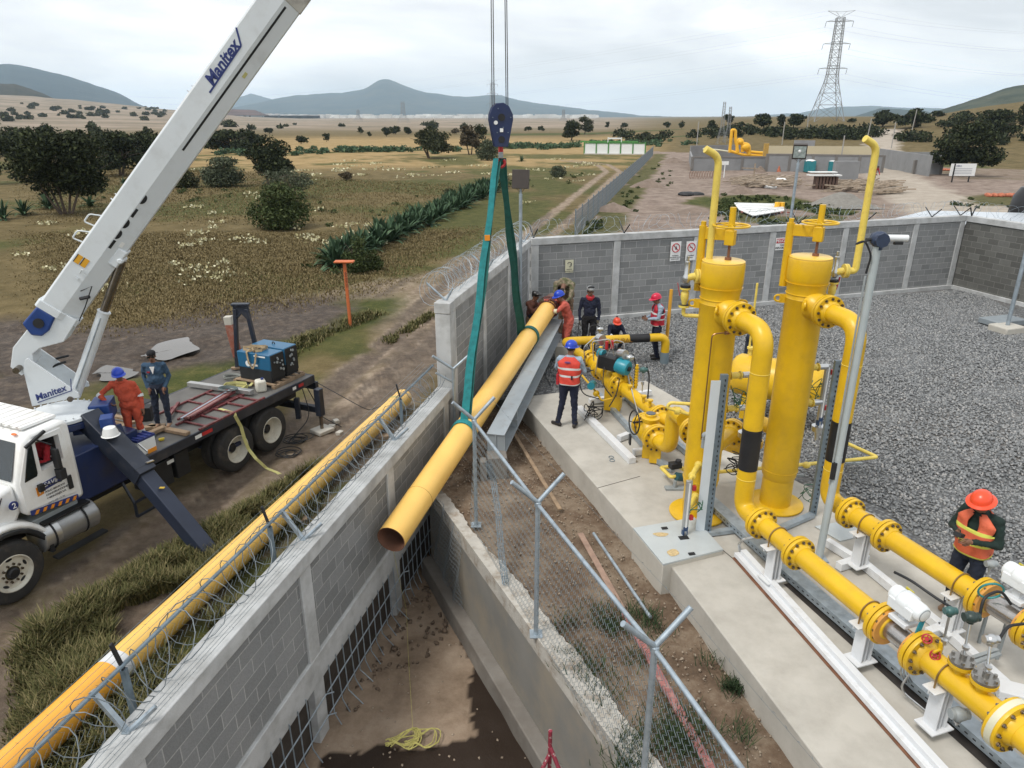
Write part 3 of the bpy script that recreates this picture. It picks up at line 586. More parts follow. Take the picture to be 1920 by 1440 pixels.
def stones(name,n,poly,zf,smin,smax,m,label,excl=None,seed=1):
    rg=np.random.default_rng(seed); xs=[p[0] for p in poly]; ys=[p[1] for p in poly]
    X=rg.uniform(min(xs),max(xs),n*4); Y=rg.uniform(min(ys),max(ys),n*4); k=inpoly(X,Y,poly)
    if excl is not None: k&=~inpoly(X,Y,excl)
    # keep what the camera could see
    az=np.arctan2(X,Y); k&=(np.abs(az)<.80)&(Y>1.5); X=X[k][:n]; Y=Y[k][:n]; N=len(X)
    cube=np.array([(x,y,z) for x in(-1,1) for y in(-1,1) for z in(-1,1)],float)*.6; fq=np.array([(0,1,3,2),(4,6,7,5),(0,4,5,1),(2,3,7,6),(0,2,6,4),(1,5,7,3)])
    v=cube[None]*(1+rg.uniform(-.45,.45,(N,8,3))); sc=rg.uniform(smin,smax,(N,1,1))*rg.uniform(.6,1.2,(N,1,3)); v=v*sc
    a=rg.uniform(0,6.28,(3,N)); 
    def rot(v,a,i,j):
        c,s=np.cos(a)[:,None],np.sin(a)[:,None]; x=v[:,:,i].copy(); y=v[:,:,j].copy(); v[:,:,i]=x*c-y*s; v[:,:,j]=x*s+y*c
    rot(v,a[0],0,1); rot(v,a[1],1,2); rot(v,a[2],0,2)
    v[:,:,0]+=X[:,None]; v[:,:,1]+=Y[:,None]; v[:,:,2]+=(zf(X,Y))[:,None]
    f=(fq[None]+np.arange(N)[:,None,None]*8).reshape(-1,4); o=npmesh(name,v.reshape(-1,3),f,m); o['kind']='stuff'; o['label']=label; return o
slab2=[(p.x,p.y) for p in SL]
stones('gravel',90000,[(.3,20.5),(1.0,14.8),(3.2,14.6),(3.6,13),(6,10),(6.3,7),(7,5),(13,8),(16.9,25.6)],lambda X,Y:-.105+0*X,.016,.034,STONE,'grey crushed gravel covering the yard',slab2,3)
SOILST=mat('pebble',(.30,.24,.18),.9,0,.4,40)
stones('pebbles',3800,soil,lambda X,Y:zs-.055+0*X,.004,.022,SOILST,'small pale pebbles on the brown soil',slab2,4)
stones('pebbles',350,ditch,lambda X,Y:ditchz(X,Y),.01,.03,SOILST,'loose pebbles on the pit floor',None,5)
stones('rubble',150,[(p[0],p[1]) for p in (wl(7.5,.05),wl(13.1,.05),(-.9,10.4),(-1.2,9))],lambda X,Y:-2.1+0*X,.02,.06,mat('clod',(.14,.10,.07),.95,0,.3,20),'brown clods along the foot of the steel bars',None,6)
# ---------------------------------------------------------------- fences and wire
WIRE=mat('fence_wire',(.20,.24,.26),.5,.5,.15,9)
WIREL=mat('razor_wire_steel',(.16,.185,.20),.6,.35,.12,9)
def chainlink(mb,p0,p1,zt0,zt1,zb0,zb1,pitch=.065,r=.0032,sag=None):
    "diamond mesh between two posts; vertical plane"
    p0=V(p0);p1=V(p1); L=(p1-p0).length; n=int(L/pitch); 
    H=max(zt0-zb0,zt1-zb1); rows=int(H/(pitch*.9))
    def pt(i,j,o=0):
        u=min(1,max(0,i/n)); v=j/rows; zt=zt0+(zt1-zt0)*u; zb=zb0+(zb1-zb0)*u; q=p0.lerp(p1,u); z=zt+(zb-zt)*v
        off=sag(u,v) if sag else V((0,0,0)); return V((q.x,q.y,z))+off
    for i in range(n+1):
        for sgn in(1,):
            pts=[pt(i+(.5 if j%2 else -.5)*1.0,j) for j in range(rows+1)]
            mb.tube(pts,r,3,cap=False)
def yarm(mb,top,dirn,l=.42,r=.028,ang=45,sides=(1,-1),flat=False):
    d=V(dirn).normalized(); h=V((d.x,d.y,0))
    for s in sides:
        e=V(top)+h*s*l*math.sin(math.radians(ang))+V((0,0,1))*l*math.cos(math.radians(ang))
        if flat: mb.beam(top,e,.045,.02)
        else: mb.cyl(top,e,r,10)
def coil(mb,pts,R,pitch,r=.004,seg=14,jit=.02,barb=True):
    pts=[V(p) for p in pts]; Ls=[0]
    for a,b_ in zip(pts[:-1],pts[1:]): Ls.append(Ls[-1]+(b_-a).length)
    n=int(Ls[-1]/pitch*seg); o=[]; rg=random.Random(int(Ls[-1]*100))
    ph=0
    for i in range(n+1):
        s=Ls[-1]*i/n; k=0
        while k<len(Ls)-2 and Ls[k+1]<s: k+=1
        t_=(s-Ls[k])/(Ls[k+1]-Ls[k]); c_=pts[k].lerp(pts[k+1],t_); d=(pts[k+1]-pts[k]).normalized(); x=d.cross(V((0,0,1))).normalized(); u=x.cross(d)
        turn=i//seg; rr_=random.Random(turn).uniform(.93,1.07); a=2*PI*i/seg
        o.append(c_+(x*math.cos(a)+u*math.sin(a))*R*rr_+d*.10*math.sin(a*1.0+turn)*(pitch/.2)+d*.06*math.sin(a))
        if barb and i%2==0:
            q=o[-1]; tt=V((rg.uniform(-1,1),rg.uniform(-1,1),rg.uniform(-1,1)))*.022; mb.add([q-tt,q+tt*.2+V((0,0,.006)),q+tt],[(0,1,2)])
    mb.tube(o,r,4,cap=False)
def strand(mb,a,b_,r=.0022,sagz=.01,n=8,barb=.13):
    a=V(a);b_=V(b_); mb.tube([a.lerp(b_,i/n)-V((0,0,sagz*4*(i/n)*(1-i/n))) for i in range(n+1)],r,3,cap=False)
    L=(b_-a).length; k=int(L/barb)
    for i in range(k):
        q=a.lerp(b_,(i+.5)/k); t_=V((random.uniform(-1,1),random.uniform(-1,1),random.uniform(-1,1))).normalized()*.02; mb.add([q-t_,q+t_,q+V((.003,0,.004))],[(0,1,2)])
# inner chain-link fence
zf_=-.35
F1=P(893,985,zf_); F2=P(1005,1190,zf_); 
t1,t2=1.70,1.60
def topz(base,yt):
    v=(720-yt)/F; return CH+base.y*(v*cc_-cs_)/(cc_+v*cs_)
t1=topz(F1,787); t2=topz(F2,942)
q3=P(1228,1212,1.55); F3=V((q3.x,q3.y,zf_)); t3=1.55; q4=P(1400,1450,1.5); F4=V((q4.x+ (q4.x-q3.x)*.35,q4.y+(q4.y-q3.y)*.35,zf_)); t4=1.5
fdir=(F2-F1); fn=V((fdir.y,-fdir.x,0)).normalized(); fn=fn if fn.x>0 else -fn
fen=thing('chain_link_fence','torn chain link fence with three forked posts on the concrete retaining wall','fence',tuple(F2))
for q,zt,x in ((F1,t1,0),(F2,t2,0),(F3,t3,0),(F4,t4,0)):
    m=MB(); m.cyl(V((q.x,q.y,zf_-.02)),V((q.x,q.y,zt)),.03,12); m.lathe([(.04,0),(.04,.05),(.032,.06)],(q.x,q.y,zt-.05)); pp=part('post',m,GALV,fen)
    m=MB(); yarm(m,(q.x,q.y,zt),fn,.46); part('forked_arm',m,GALV,pp)
    m=MB(); m.box((q.x,q.y,zf_+.01),(.16,.16,.012)); part('foot_plate',m,GALV,pp)
m=MB(); rl=[V((a.x,a.y,z-.03)) for a,z in ((F1,t1),(F2,t2),(F3,t3),(F4,t4))]; m.tube(rl,.024,10); part('top_rail',m,GALV,fen)
m=MB(); lean=lambda u,v:-fn*(.20*v*v)
chainlink(m,F1,F2,t1-.04,t2-.04,zf_+.05,zf_+.02,sag=lambda u,v:-fn*.35*v*(1-u)*.3+fn*0); chainlink(m,F2,F3,t2-.04,t3-.04,zf_+.02,zf_+.02); chainlink(m,F3,F4,t3-.04,t4-.04,zf_+.02,zf_+.02); part('wire_mesh',m,WIRE,fen,smooth=False)
m=MB()
for s,l in ((1,.12),(1,.27),(1,.42),(-1,.12),(-1,.27),(-1,.42)):
    for a,b_,za,zb in ((F1,F2,t1,t2),(F2,F3,t2,t3),(F3,F4,t3,t4)):
        if s==-1 and a is F1: continue
        o_=fn*s*l*.7+V((0,0,l*.7)); 
        if l>.4 and s==1: strand(m,V((a.x,a.y,za))+o_,V((b_.x,b_.y,zb))+o_,.0016)
part('barbed_strands',m,WIRE,fen,smooth=False)
# rolled mesh end hanging near the first post
m=MB()
ra=[P(915,868,.9),P(925,900,.6),P(935,970,.2),P(940,1040,-.1),P(948,1095,-.32)]
for k in range(9): m.tube([p+V((.045*math.cos(k*.7+i*.8),.045*math.sin(k*.7+i*.8),0)) for i,p in enumerate(ra) for _ in (0,)],.0035,4)
for i in range(46):
    tt=i/45*(len(ra)-1); k=min(int(tt),len(ra)-2); q=ra[k].lerp(ra[k+1],tt-k); m.torus(q,(random.uniform(-.4,.4),random.uniform(-.4,.4),1),.05,.0028,10,3)
part('rolled_mesh_end',m,GALVD,fen,smooth=False)
# hanging mesh curtain down the pit side of the retaining wall
m=MB(); ca=P(845,965,-.4); cb=P(868,1010,-.4)
chainlink(m,V((R0.x,R0.y,0))-V((RN.x,RN.y,0))*.07,V((R0.x+rd.x*1.35,R0.y+rd.y*1.35,0))-V((RN.x,RN.y,0))*.07,-.1,-.3,-1.5,-2.0,.06,.003,sag=lambda u,v:V((.03*math.sin(u*19+v*9),.03*math.cos(u*13),0)))
part('loose_mesh_curtain',m,WIREL,fen,smooth=False)
# corner post by the wall
bp_=wl(12.95,.10,-.35); zt_=topz(bp_,692)
cpst=thing('fence_post','tall forked steel post in front of the end of the low block wall','fence post',tuple(bp_))
m=MB(); m.cyl(bp_+V((0,0,-1.2)),V((bp_.x,bp_.y,zt_)),.032,12); part('post',m,GALV,cpst); m=MB(); yarm(m,(bp_.x,bp_.y,zt_),fn,.5,.028,52); yarm(m,(bp_.x,bp_.y,zt_-.28),-fn,.42,.02,55,(1,)); part('forked_arm',m,GALV,cpst)
# near wall: coil, strands, brackets, rail, posts
nf=thing('razor_wire_fence','pipe rail fence with razor coil on top of the low block wall','wire fence',tuple(wl(8,-.25,.8)))
m=MB(); coil(m,[wl(y,-.30,1.03) for y in (1.0,5,9,13.0)],.235,.24,.0052); part('razor_coil',m,WIREL,nf,smooth=False)
m=MB()
for off in(-.02,-.06,-.10,-.16): strand(m,wl(1.5,off,.835+abs(off)*.1),wl(13,off,.84),.0024,.006,16,.16)
for off in(-.42,-.46,-.5,-.54): strand(m,wl(1.5,off,1.20+(-off-.42)*.9),wl(13,off,1.20+(-off-.42)*.9),.0022,.01,16,.14)
part('barbed_strands',m,WIRE,nf,smooth=False)
RY=lambda y,z=1.18:wl(y,-.40,z)
m=MB(); m.tube([RY(1),RY(13.2)],.019,8); part('pipe_rail',m,GALVD,nf)
for px_,py_ in ((235,1378),(565,1014),(728,826)):
    b0=P(px_,py_,.80); yy=b0.y; b0=wl(yy,-.16,.79)
    m=MB(); WNN=V((WN.x,WN.y,0)); m.box(b0+V((0,0,.01)),(.07,.07,.02)); e1=b0-WNN*.27+V((0,0,.40)); e2=b0+WNN*.22+V((.0,0.18,.16)); m.beam(b0,e1,.045,.045); m.beam(b0,e2,.04,.03); part('forked_bracket',m,GALV,nf)
for px_,py_ in ((206,1262),(490,990),(738,748)):
    q=P(px_,py_,1.18); q=RY(q.y,0); m=MB(); m.beam((q.x,q.y,-1.2),(q.x,q.y,1.14),.05,.05,up=(1,0,0)); pp=part('post',m,GALVD,nf); m=MB(); m.beam((q.x,q.y,1.14),(q.x-.06,q.y,1.42),.04,.02,up=(1,0,0)); part('arm',m,BLACKS,pp)
m=MB(); chainlink(m,RY(1.8),RY(13),1.17,1.17,-.75,-.75,.085,.0017); part('wire_mesh',m,WIRE,nf,smooth=False)
# tall wall coil
tf=thing('razor_wire_fence','razor wire coil on forked brackets along the tall left block wall','wire fence',tuple(wl(16,-.2,2.5)))
m=MB(); coil(m,[wl(13.2,-.35,2.70),wl(16.5,-.3,2.74),wl(20.4,-.2,2.76)],.30,.26,.0042); coil(m,[wl(13.6,-.40,2.66),wl(20.2,-.3,2.7)],.22,.33,.0034); part('razor_coil',m,GALV,tf,smooth=False)
m=MB()
for y in (13.25,16.2,20.0): m=MB(); b0=wl(y,-.1,2.5); yarm(m,b0,WN,.5,.02,50,(-1,)); yarm(m,b0,WN,.28,.02,30,(1,)); part('forked_bracket',m,GALV,tf)
m=MB()
for o_ in (.12,.26,.4): strand(m,wl(13.2,-.1-o_,2.5+o_*.85),wl(20.4,-.1-o_,2.5+o_*.85),.002)
part('barbed_strands',m,WIRE,tf,smooth=False)
bf=thing('razor_wire_fence','razor wire coil on top of the long back block wall','wire fence',(CL.x+8,CL.y+2.6,2.5))
bp3=lambda s,z,o=0:V((CL.x+BDR.x*s-BDR.y*o,CL.y+BDR.y*s+BDR.x*o,z))
m=MB(); coil(m,[bp3(.0,2.78,.1),bp3(8,2.78,.12),bp3(16.3,2.78,.1)],.24,.30,.0040,12); part('razor_coil',m,GALV,bf,smooth=False)
m=MB()
for s_ in (.1,3.0,6.1,9.3,12.1,14.9,16.2):
    b0=bp3(s_,2.5,.1); m=MB(); yarm(m,b0,(-BDR.y,BDR.x,0),.45,.018,48); part('forked_bracket',m,BLACKS,bf)
m=MB()
for zz in(2.6,2.72,2.86,2.98): strand(m,bp3(0,zz,.12),bp3(16.3,zz,.12),.0022,.02,20,.2)
part('barbed_strands',m,WIRE,bf,smooth=False)
rf=thing('razor_wire_fence','razor wire coil on top of the dark right hand block wall','wire fence',(CR.x+1,CR.y-4,2.5))
m=MB(); q0=V((CR.x,CR.y,2.78)); coil(m,[q0,q0+V((RD.x,RD.y,0))*8.5],.24,.28,.004,12); part('razor_coil',m,GALV,rf,smooth=False); m=MB(); yarm(m,V((CR.x+.1,CR.y-.1,2.5)),(.7,.7,0),.5,.022,50); part('forked_bracket',m,BLACKS,rf)
# ---------------------------------------------------------------- the suspended pipe
PA=V((-1.79,9.01,-.06)); PB=V((.97,18.0,1.16)); pd=(PB-PA).normalized(); PR=.222
sp=thing('steel_pipe','long yellow coated pipe hanging from the crane over the pit','pipe',tuple(PA.lerp(PB,.5)))
def rng(a,b_,r,r2=None): 
    m=MB(); m.tube([a,b_],[r,r2 or r],48,cap=False); return m
m=MB(); m.tube([PA+pd*.0,PA+pd*1.0,PA+pd*3,PA+pd*6,PB],PR,48,cap=False); part('pipe_wall',m,ORY,sp)
m=MB(); m.tube([PA+pd*9.3,PA+pd*3,PA+pd*.0],PR-.012,48,cap=False); part('pipe_bore',m,mat('rusty_bore',(.20,.095,.06),.75,.1,.3,3,.2,30),sp)
m=MB(); x=pd.orthogonal().normalized(); y=pd.cross(x); n=48; m.add([PA+(x*math.cos(2*PI*k/n)+y*math.sin(2*PI*k/n))*rr_ for rr_ in (PR,PR-.012) for k in range(n)],[(k,(k+1)%n,n+(k+1)%n,n+k) for k in range(n)]); part('cut_end',m,RUST,sp,smooth=False)
m=MB()
for s_ in (1.05,): m.torus(PA+pd*s_,pd,PR+.001,.004,48,6)
part('weld_seam',m,mat('seam',(.45,.27,.05),.6,0),sp)
m=MB(); m.cyl(P(850,845,.37),P(850,845,.37)+V((0,0,.01)),.001,3)
# printed tape marks on the side
for i in range(16):
    s_=1.9+i*.17; a=-0.62; c_=PA+pd*s_; side_=V((pd.y,-pd.x,0)).normalized(); up_=side_.cross(pd).normalized(); up_=up_ if up_.z>0 else -up_
    nn=(side_*math.cos(a)+up_*math.sin(a)).normalized(); 
    text(random.choice(['///','x/-','//x','-/x','/x/']),.075,c_+nn*(PR+.002),pd,nn,INK,sp,'stencil_marks',ext=.0005)
# clamp at far end
m=MB(); m.torus(PB-pd*.10,pd,PR+.03,.035,36,8); m.torus(PB+pd*.02,pd,PR+.04,.03,36,8); m.torus(PB-pd*.24,pd,PR+.02,.018,36,6)
for k in range(10):
    a=k*PI/5; q=PB-pd*.1+(x*math.cos(a)+y*math.sin(a))*(PR+.05); m.cyl(q-pd*.14,q+pd*.14,.017,8)
solo('pipe_clamp',m,mat('clamp_brown',(.11,.035,.03),.6,.1,.3,9),'dark red chain clamp around the far end of the suspended pipe','clamp')
m=MB(); m.tube([PB+pd*.16,PB+pd*.42],PR-.004,36,cap=True); solo('pipe_stub',m,mat('bare_pipe',(.16,.10,.08),.7,.2,.3,6),'short dark pipe stub held in the clamp between two workers','pipe')
# steel girder below it
ga=P(915,862,.0); gb=P(1052,612,.85)
gd=thing('steel_beam','grey steel I beam lying below the suspended pipe','steel beam',tuple(ga.lerp(gb,.5)))
ga=V((-.30,11.9,.12)); gb=V((1.16,18.0,.62))
m=MB(); m.ibeam(ga,gb,.34,.42,.02); part('girder',m,GREYP if 0 else mat('grey_steel_paint',(.30,.34,.37),.5,.1,.06,4,.02,50,(.22,.2,.18),.4,5),gd,bevel=.004)
m=MB(); gdr=(gb-ga).normalized(); gx=gdr.cross(V((0,0,1))).normalized(); gu=gx.cross(gdr)
for s_ in (.03,1.05): m.box(ga+gdr*s_+gx*.0,(.34,.02,.40),Matrix((gx,gdr,gu)).transposed())
m.box(ga+gdr*1.05+gu*.0+gx*.0,(.36,.16,.02),Matrix((gx,gdr,gu)).transposed()); part('stiffener',m,mat('grey_steel_paint',(.3,.34,.37)),gd)
# concrete piers
m=MB(); q=P(905,905,-.35); q=V((-.42,11.2,0)); m.box((-.28,11.75,-.32),(.36,.34,.62),rz=.1); m.box((-.52,11.55,-.32),(.12,.20,.60),rz=.1); solo('concrete_pier',m,CONCD,'concrete pier carrying the near end of the grey steel beam','pier',bevel=.015)
m=MB(); m.box((1.30,17.35,.02),(.34,.34,.62),rz=-.25); solo('concrete_pier',m,CONC,'concrete block under the far end of the grey steel beam','pier',bevel=.015)
# ---------------------------------------------------------------- sling, hook block, cables
HK=V((-.27,13.95,5.12)); 
def onpipe(px_,py_):
    best=None
    for i in range(400):
        q=PA.lerp(PB,i/400); d=(q.x*0); Xq,Yq,Zq=q.x,q.y,q.z-CH; dd=Yq*cc_-Zq*cs_; up=Yq*cs_+Zq*cc_; sx=960+F*Xq/dd; sy=720-F*up/dd; e_=(sx-px_)**2+(sy-py_)**2
        if best is None or e_<best[0]: best=(e_,q)
    return best[1]
S1=onpipe(868,812); S2=onpipe(992,632)
def loopstrap(m,c_,w=.11):
    n=40; x_=pd.cross(V((0,0,1))).normalized(); u_=x_.cross(pd).normalized(); pts=[c_+(x_*math.cos(2*PI*i/n)+u_*math.sin(2*PI*i/n))*(PR+.012)+pd*.05*math.sin(2*PI*i/n) for i in range(n)]
    vs=[];fs=[]
    for i,p in enumerate(pts):
        r_=(p-c_); r_=(r_-pd*r_.dot(pd)).normalized(); vs+=[p-pd*w/2,p+pd*w/2,p+pd*w/2+r_*.012,p-pd*w/2+r_*.012]
    for i in range(n):
        j=(i+1)%n
        for k in range(4): l=(k+1)%4; fs.append((4*i+k,4*i+l,4*j+l,4*j+k))
    m.add(vs,fs)
def ribbon(m,pts,w,th,side):
    pts=[V(p) for p in pts]; side=V(side).normalized(); vs=[];fs=[]
    N=len(pts)
    for i,p in enumerate(pts):
        tw_=side if not callable(side) else side(i); d=(pts[min(i+1,N-1)]-pts[max(i-1,0)]).normalized(); nn=d.cross(tw_).normalized(); ww=w[i] if hasattr(w,'__len__') else w
        vs+=[p-tw_*ww/2-nn*th/2,p+tw_*ww/2-nn*th/2,p+tw_*ww/2+nn*th/2,p-tw_*ww/2+nn*th/2]
    for i in range(N-1):
        for k in range(4): l=(k+1)%4; fs.append((4*i+k,4*i+l,4*i+4+l,4*i+4+k))
    fs+=[(3,2,1,0),(4*N-4,4*N-3,4*N-2,4*N-1)]; m.add(vs,fs)
sx=pd.cross(V((0,0,1))).normalized()
def sling(label,c_,m1,hook_off,M_):
    o=thing('lifting_sling',label,'sling',tuple(c_)); m=MB(); loopstrap(m,c_,.13); part('pipe_loop',m,M_,o,smooth=False)
    m=MB(); a=c_-sx*(PR-.02)*1.0+V((0,0,.05)); b_=HK+hook_off
    a=c_-sx*PR*m1+V((0,0,.03)); N=14
    ribbon(m,[a.lerp(b_,i/N)+V((.015*math.sin(i*1.3),0,0)) for i in range(N+1)],[.15-.05*i/N for i in range(N+1)],.02,(1,.2,0)); part('strap',m,M_,o,smooth=False)
    m=MB(); a2=a+V((.07,.06,0)); ribbon(m,[a2.lerp(b_+V((.05,.05,0)),i/N)+V((.02*math.sin(i*.9+1),0,0)) for i in range(N+1)],[.10-.03*i/N for i in range(N+1)],.014,(1,-.3,0)); part('strap',m,TEALD,o,smooth=False)
sling('near teal lifting sling choking the suspended pipe near its middle',S1,.1,V((-.02,-.03,-.06)),TEAL)
sling('far dark green lifting sling choking the suspended pipe near the workers',S2,.95,V((.06,.03,-.06)),TEALD)
m=MB(); m.box(HK.lerp(S1,.30)+V((.0,-.03,0)),(.10,.03,.10)); solo('sling_tag',m,INKO,'small yellow tag sewn on the teal sling','tag')
hb=thing('hook_block','navy blue crane hook block hanging above the suspended pipe','hook block',(HK.x,HK.y,5.25))
c0=V((-.21,13.95,0)); hx=V((1,.12,0)).normalized(); hy=V((-.12,1,0)).normalized()
def hpl(pts,y0,th): return [c0+hx*a+V((0,0,z))+hy*y0 for a,z in pts],hy*th
prof=[(-.10,6.02),(.04,6.03),(.14,5.97),(.21,5.83),(.215,5.74),(.12,5.27),(-.13,5.27),(-.22,5.74),(-.215,5.83),(-.17,5.95)]
for y0 in(-.16,.10):
    m=MB(); pl,vv=hpl(prof,y0,.05); m.prism(pl,vv); part('side_plate',m,NAVY,hb,bevel=.008)
m=MB(); m.cyl(c0+V((0,0,5.78))-hy*.1,c0+V((0,0,5.78))+hy*.09,.16,28); part('sheave',m,BLACKS,hb)
m=MB()
m.cyl(c0+V((0,0,5.78))-hy*.172,c0+V((0,0,5.78))-hy*.15,.065,24); m.cyl(c0+V((0,0,5.40))-hy*.172,c0+V((0,0,5.40))-hy*.15,.06,24); part('pin_bore',m,BLACKS,hb,split=True)
m=MB(); m.cyl(c0-hx*.105+V((0,0,5.69))-hy*.17,c0-hx*.105+V((0,0,5.69))-hy*.155,.036,20); m.box(c0+V((0,0,5.56))-hy*.165,(.06,.012,.065)); part('decal',m,SIGNW,hb,split=True)
m=MB()
for a,z in((-.16,5.78),(.17,5.78),(-.06,5.93),(.03,5.61),(-.08,5.52),(.12,5.52)): m.cyl(c0+hx*a+V((0,0,z))-hy*.185,c0+hx*a+V((0,0,z))-hy*.15,.010,8)
part('bolts',m,GALVD,hb,split=True)
m=MB(); hs=[c0+V((0,0,5.29)),c0+V((0,0,5.14)),c0+V((.0,0,5.06))]; m.tube(hs,[.045,.05,.04],12); m.torus(c0+V((0,0,4.98)),hy,.075,.028,20,10,PI*.0,PI*1.6); part('hook',m,REDP,hb); m=MB(); m.box(c0+V((.0,-.03,5.12)),(.09,.06,.11)); part('hook_latch',m,GREYP,hb,bevel=.01)
cb_=thing('hoist_cable','four steel hoist cables running up from the hook block','cable',(c0.x,c0.y,6.))
for a in(-.155,-.118,.105,.138):
    m=MB(); m.cyl(c0+hx*a+V((0,0,5.8)),V((c0.x+a*.8-.03,c0.y,11.5)),.0085,6); part('cable',m,BLACKS,cb_)
# ---------------------------------------------------------------- long pipe on the ground outside
LA=P(768,742,-1.42); LB=P(40,1425,-1.42); ldr=(LB-LA).normalized(); LR=.235
LA=P(757,745,-1.40); LB=P(62,1400,-1.40); ldr=(LB-LA).normalized()
lp=thing('steel_pipe','long yellow pipe on the grass outside the low block wall','pipe',tuple(LA.lerp(LB,.5)))
def lpt(s_): return LA+ldr*s_
Lj=((P(215,1255,-1.4)-LA).length)
m=MB(); m.tube([lpt(0),lpt(3),lpt(6),lpt(Lj-.12)],LR,40,cap=False); part('pipe_wall',m,ORY,lp)
m=MB(); m.tube([lpt(Lj+.12),lpt(Lj+2),lpt(Lj+6)],LR,40,cap=False); part('pipe_wall',m,mat('pipe_coat_orange',(.84,.40,.05),.42,0,.06,1.5,.05,70),lp)
m=MB(); m.tube([lpt(Lj-.13),lpt(Lj+.13)],LR-.003,40,cap=False); part('bare_joint',m,WHITEP,lp)
m=MB(); m.tube([lpt(.0),lpt(-.01)],LR-.004,40,cap=True); part('end_cap',m,mat('end_cap',(.55,.36,.14),.7,0),lp)
m=MB()
for s_ in (.55,.6): m.torus(lpt(s_),ldr,LR+.004,.012,30,5)
part('tape_band',m,STRAPY,lp)
for i,s_ in enumerate((2.2,6.2,10.2)):
    q=lpt(s_); m=MB(); m.box((q.x,q.y,g+.05),(.9,.2,.12),rz=.3); solo('timber_block',m,WOOD,['timber block under the far end of the long pipe','timber block under the middle of the long pipe','timber block under the near end of the long pipe'][i],'timber',bevel=.01)
# ---------------------------------------------------------------- floodlights
def flood(label,px_,base,ztop,facing,lampc,back=True):
    o=thing('floodlight',label,'floodlight',tuple(base)); m=MB(); m.cyl(base,V((base.x,base.y,ztop)),.045,12); m.cyl(V((base.x,base.y,ztop)),V((base.x,base.y,ztop+.14)),.03,10); part('pole',m,GALV,o)
    c_=V((base.x,base.y,ztop+.36)); f=V(facing).normalized(); x_=f.cross(V((0,0,1))).normalized(); u=x_.cross(f); R=Matrix((x_,f,u)).transposed()
    m=MB(); m.box(c_,(.42,.16,.46),R); m.beam(c_-x_*.23-u*.1,V((base.x,base.y,ztop+.02)),.03,.012); m.beam(c_+x_*.23-u*.1,V((base.x,base.y,ztop+.02)),.03,.012); part('lamp_housing',m,mat('lamp_brown',(.055,.045,.04),.5,.2,.1,5),o,bevel=.03)
    m=MB(); m.box(c_+f*.085,(.36,.012,.36),R); gg_=part('lamp_glass',m,mat('lamp_glass',(.35,.40,.38),.12,0,.3,14,spec=.9),o)
    m=MB(); m.ell(c_+f*.095+u*.03,(.05,.02,.05)); part('bulb',m,SIGNW,gg_)
    return o
b1=P(985,640,-.1); b1=V((.30,19.55,-.1)); 
flood('brown floodlight seen from behind on a grey pole at the wall corner',0,V((.22,18.6,-.1)),3.95,(.2,1,-.15),None)
flood('square black floodlight with glass facing the camera behind the back wall',0,V((9.1,23.6,-1.2)),4.40,(-.35,-1,-.25),None)
# signs on the back wall
def sign(label,px_,py_,w,h,draw,board=SIGNW):
    q=PP(px_,py_,CL,CR); n_=V((BDR.y,-BDR.x,0)); c_=q+n_*.02; xd=V((BDR.x,BDR.y,0)); o=thing('wall_sign',label,'sign',tuple(c_-V((0,0,h/2))))
    m=MB(); R=Matrix((xd,-n_,V((0,0,1)))).transposed(); m.box(c_,(w,.012,h),R); part('board',m,board,o); draw(o,c_+n_*.010,xd,n_,w,h); return o
def nofire(o,c_,xd,n_,w,h):
    u=V((0,0,1)); m=MB(); m.torus(c_+u*h*.18,n_,w*.36,.014,28,6); a=c_+u*h*.18-(xd-u)*w*.25; b_=c_+u*h*.18+(xd-u)*w*.25; m.beam(a+(0*u),b_,.022,.008,up=n_); part('prohibition_ring',m,INKR,o)
    m=MB(); m.ell(c_+u*(h*.18-.02),(.03,.004,.04)); m.ell(c_+u*(h*.18+.02)+xd*.01,(.018,.004,.03)); part('symbol',m,INK,o)
    for k,s_ in enumerate(('PROHIBIDO','ENCENDER FUEGO','EN ESTA AREA')): text(s_,.042,c_-u*(h*.22+k*.055),xd,n_,INK,o,align='CENTER')
def nosmoke(o,c_,xd,n_,w,h):
    u=V((0,0,1)); m=MB(); m.torus(c_+u*h*.18,n_,w*.36,.014,28,6); a=c_+u*h*.18-(xd-u)*w*.25; b_=c_+u*h*.18+(xd-u)*w*.25; m.beam(a,b_,.022,.008,up=n_); part('prohibition_ring',m,INKR,o)
    m=MB(); m.beam(c_+u*(h*.18)-xd*.06,c_+u*(h*.18)+xd*.05,.012,.006,up=n_); part('symbol',m,INK,o)
    for k,s_ in enumerate(('PROHIBIDO','FUMAR')): text(s_,.045,c_-u*(h*.24+k*.06),xd,n_,INK,o,align='CENTER')
def danger(o,c_,xd,n_,w,h):
    u=V((0,0,1)); m=MB(); R=Matrix((xd,-n_,u)).transposed(); m.box(c_+u*h*.25,(w*.94,.006,h*.36),R); part('red_field',m,INKR,o); text('PELIGRO',.135,c_+u*h*.25+n_*.006,xd,n_,SIGNW,o,align='CENTER',bold=.01); text('GAS',.09,c_-u*h*.10,xd,n_,INK,o,align='CENTER'); text('INFLAMABLE',.09,c_-u*h*.32,xd,n_,INK,o,align='CENTER',bold=.01)
def cream(o,c_,xd,n_,w,h):
    u=V((0,0,1)); m=MB(); m.torus(c_+u*h*.14,n_,w*.26,.008,20,5,.6,5.2); m.beam(c_+u*h*.05+xd*.02,c_+u*h*.24+xd*.07,.012,.005,up=n_); part('symbol',m,INK,o)
    for k,s_ in enumerate(('EXTINTOR','MANTENER LIBRE')): text(s_,.035,c_-u*(h*.24+k*.06),xd,n_,INK,o,align='CENTER')
sign('no open flame sign with a red ring and lettering below',1266,471,.36,.60,nofire); sign('no smoking sign with a red slashed ring and lettering',1295,470,.36,.60,nosmoke)
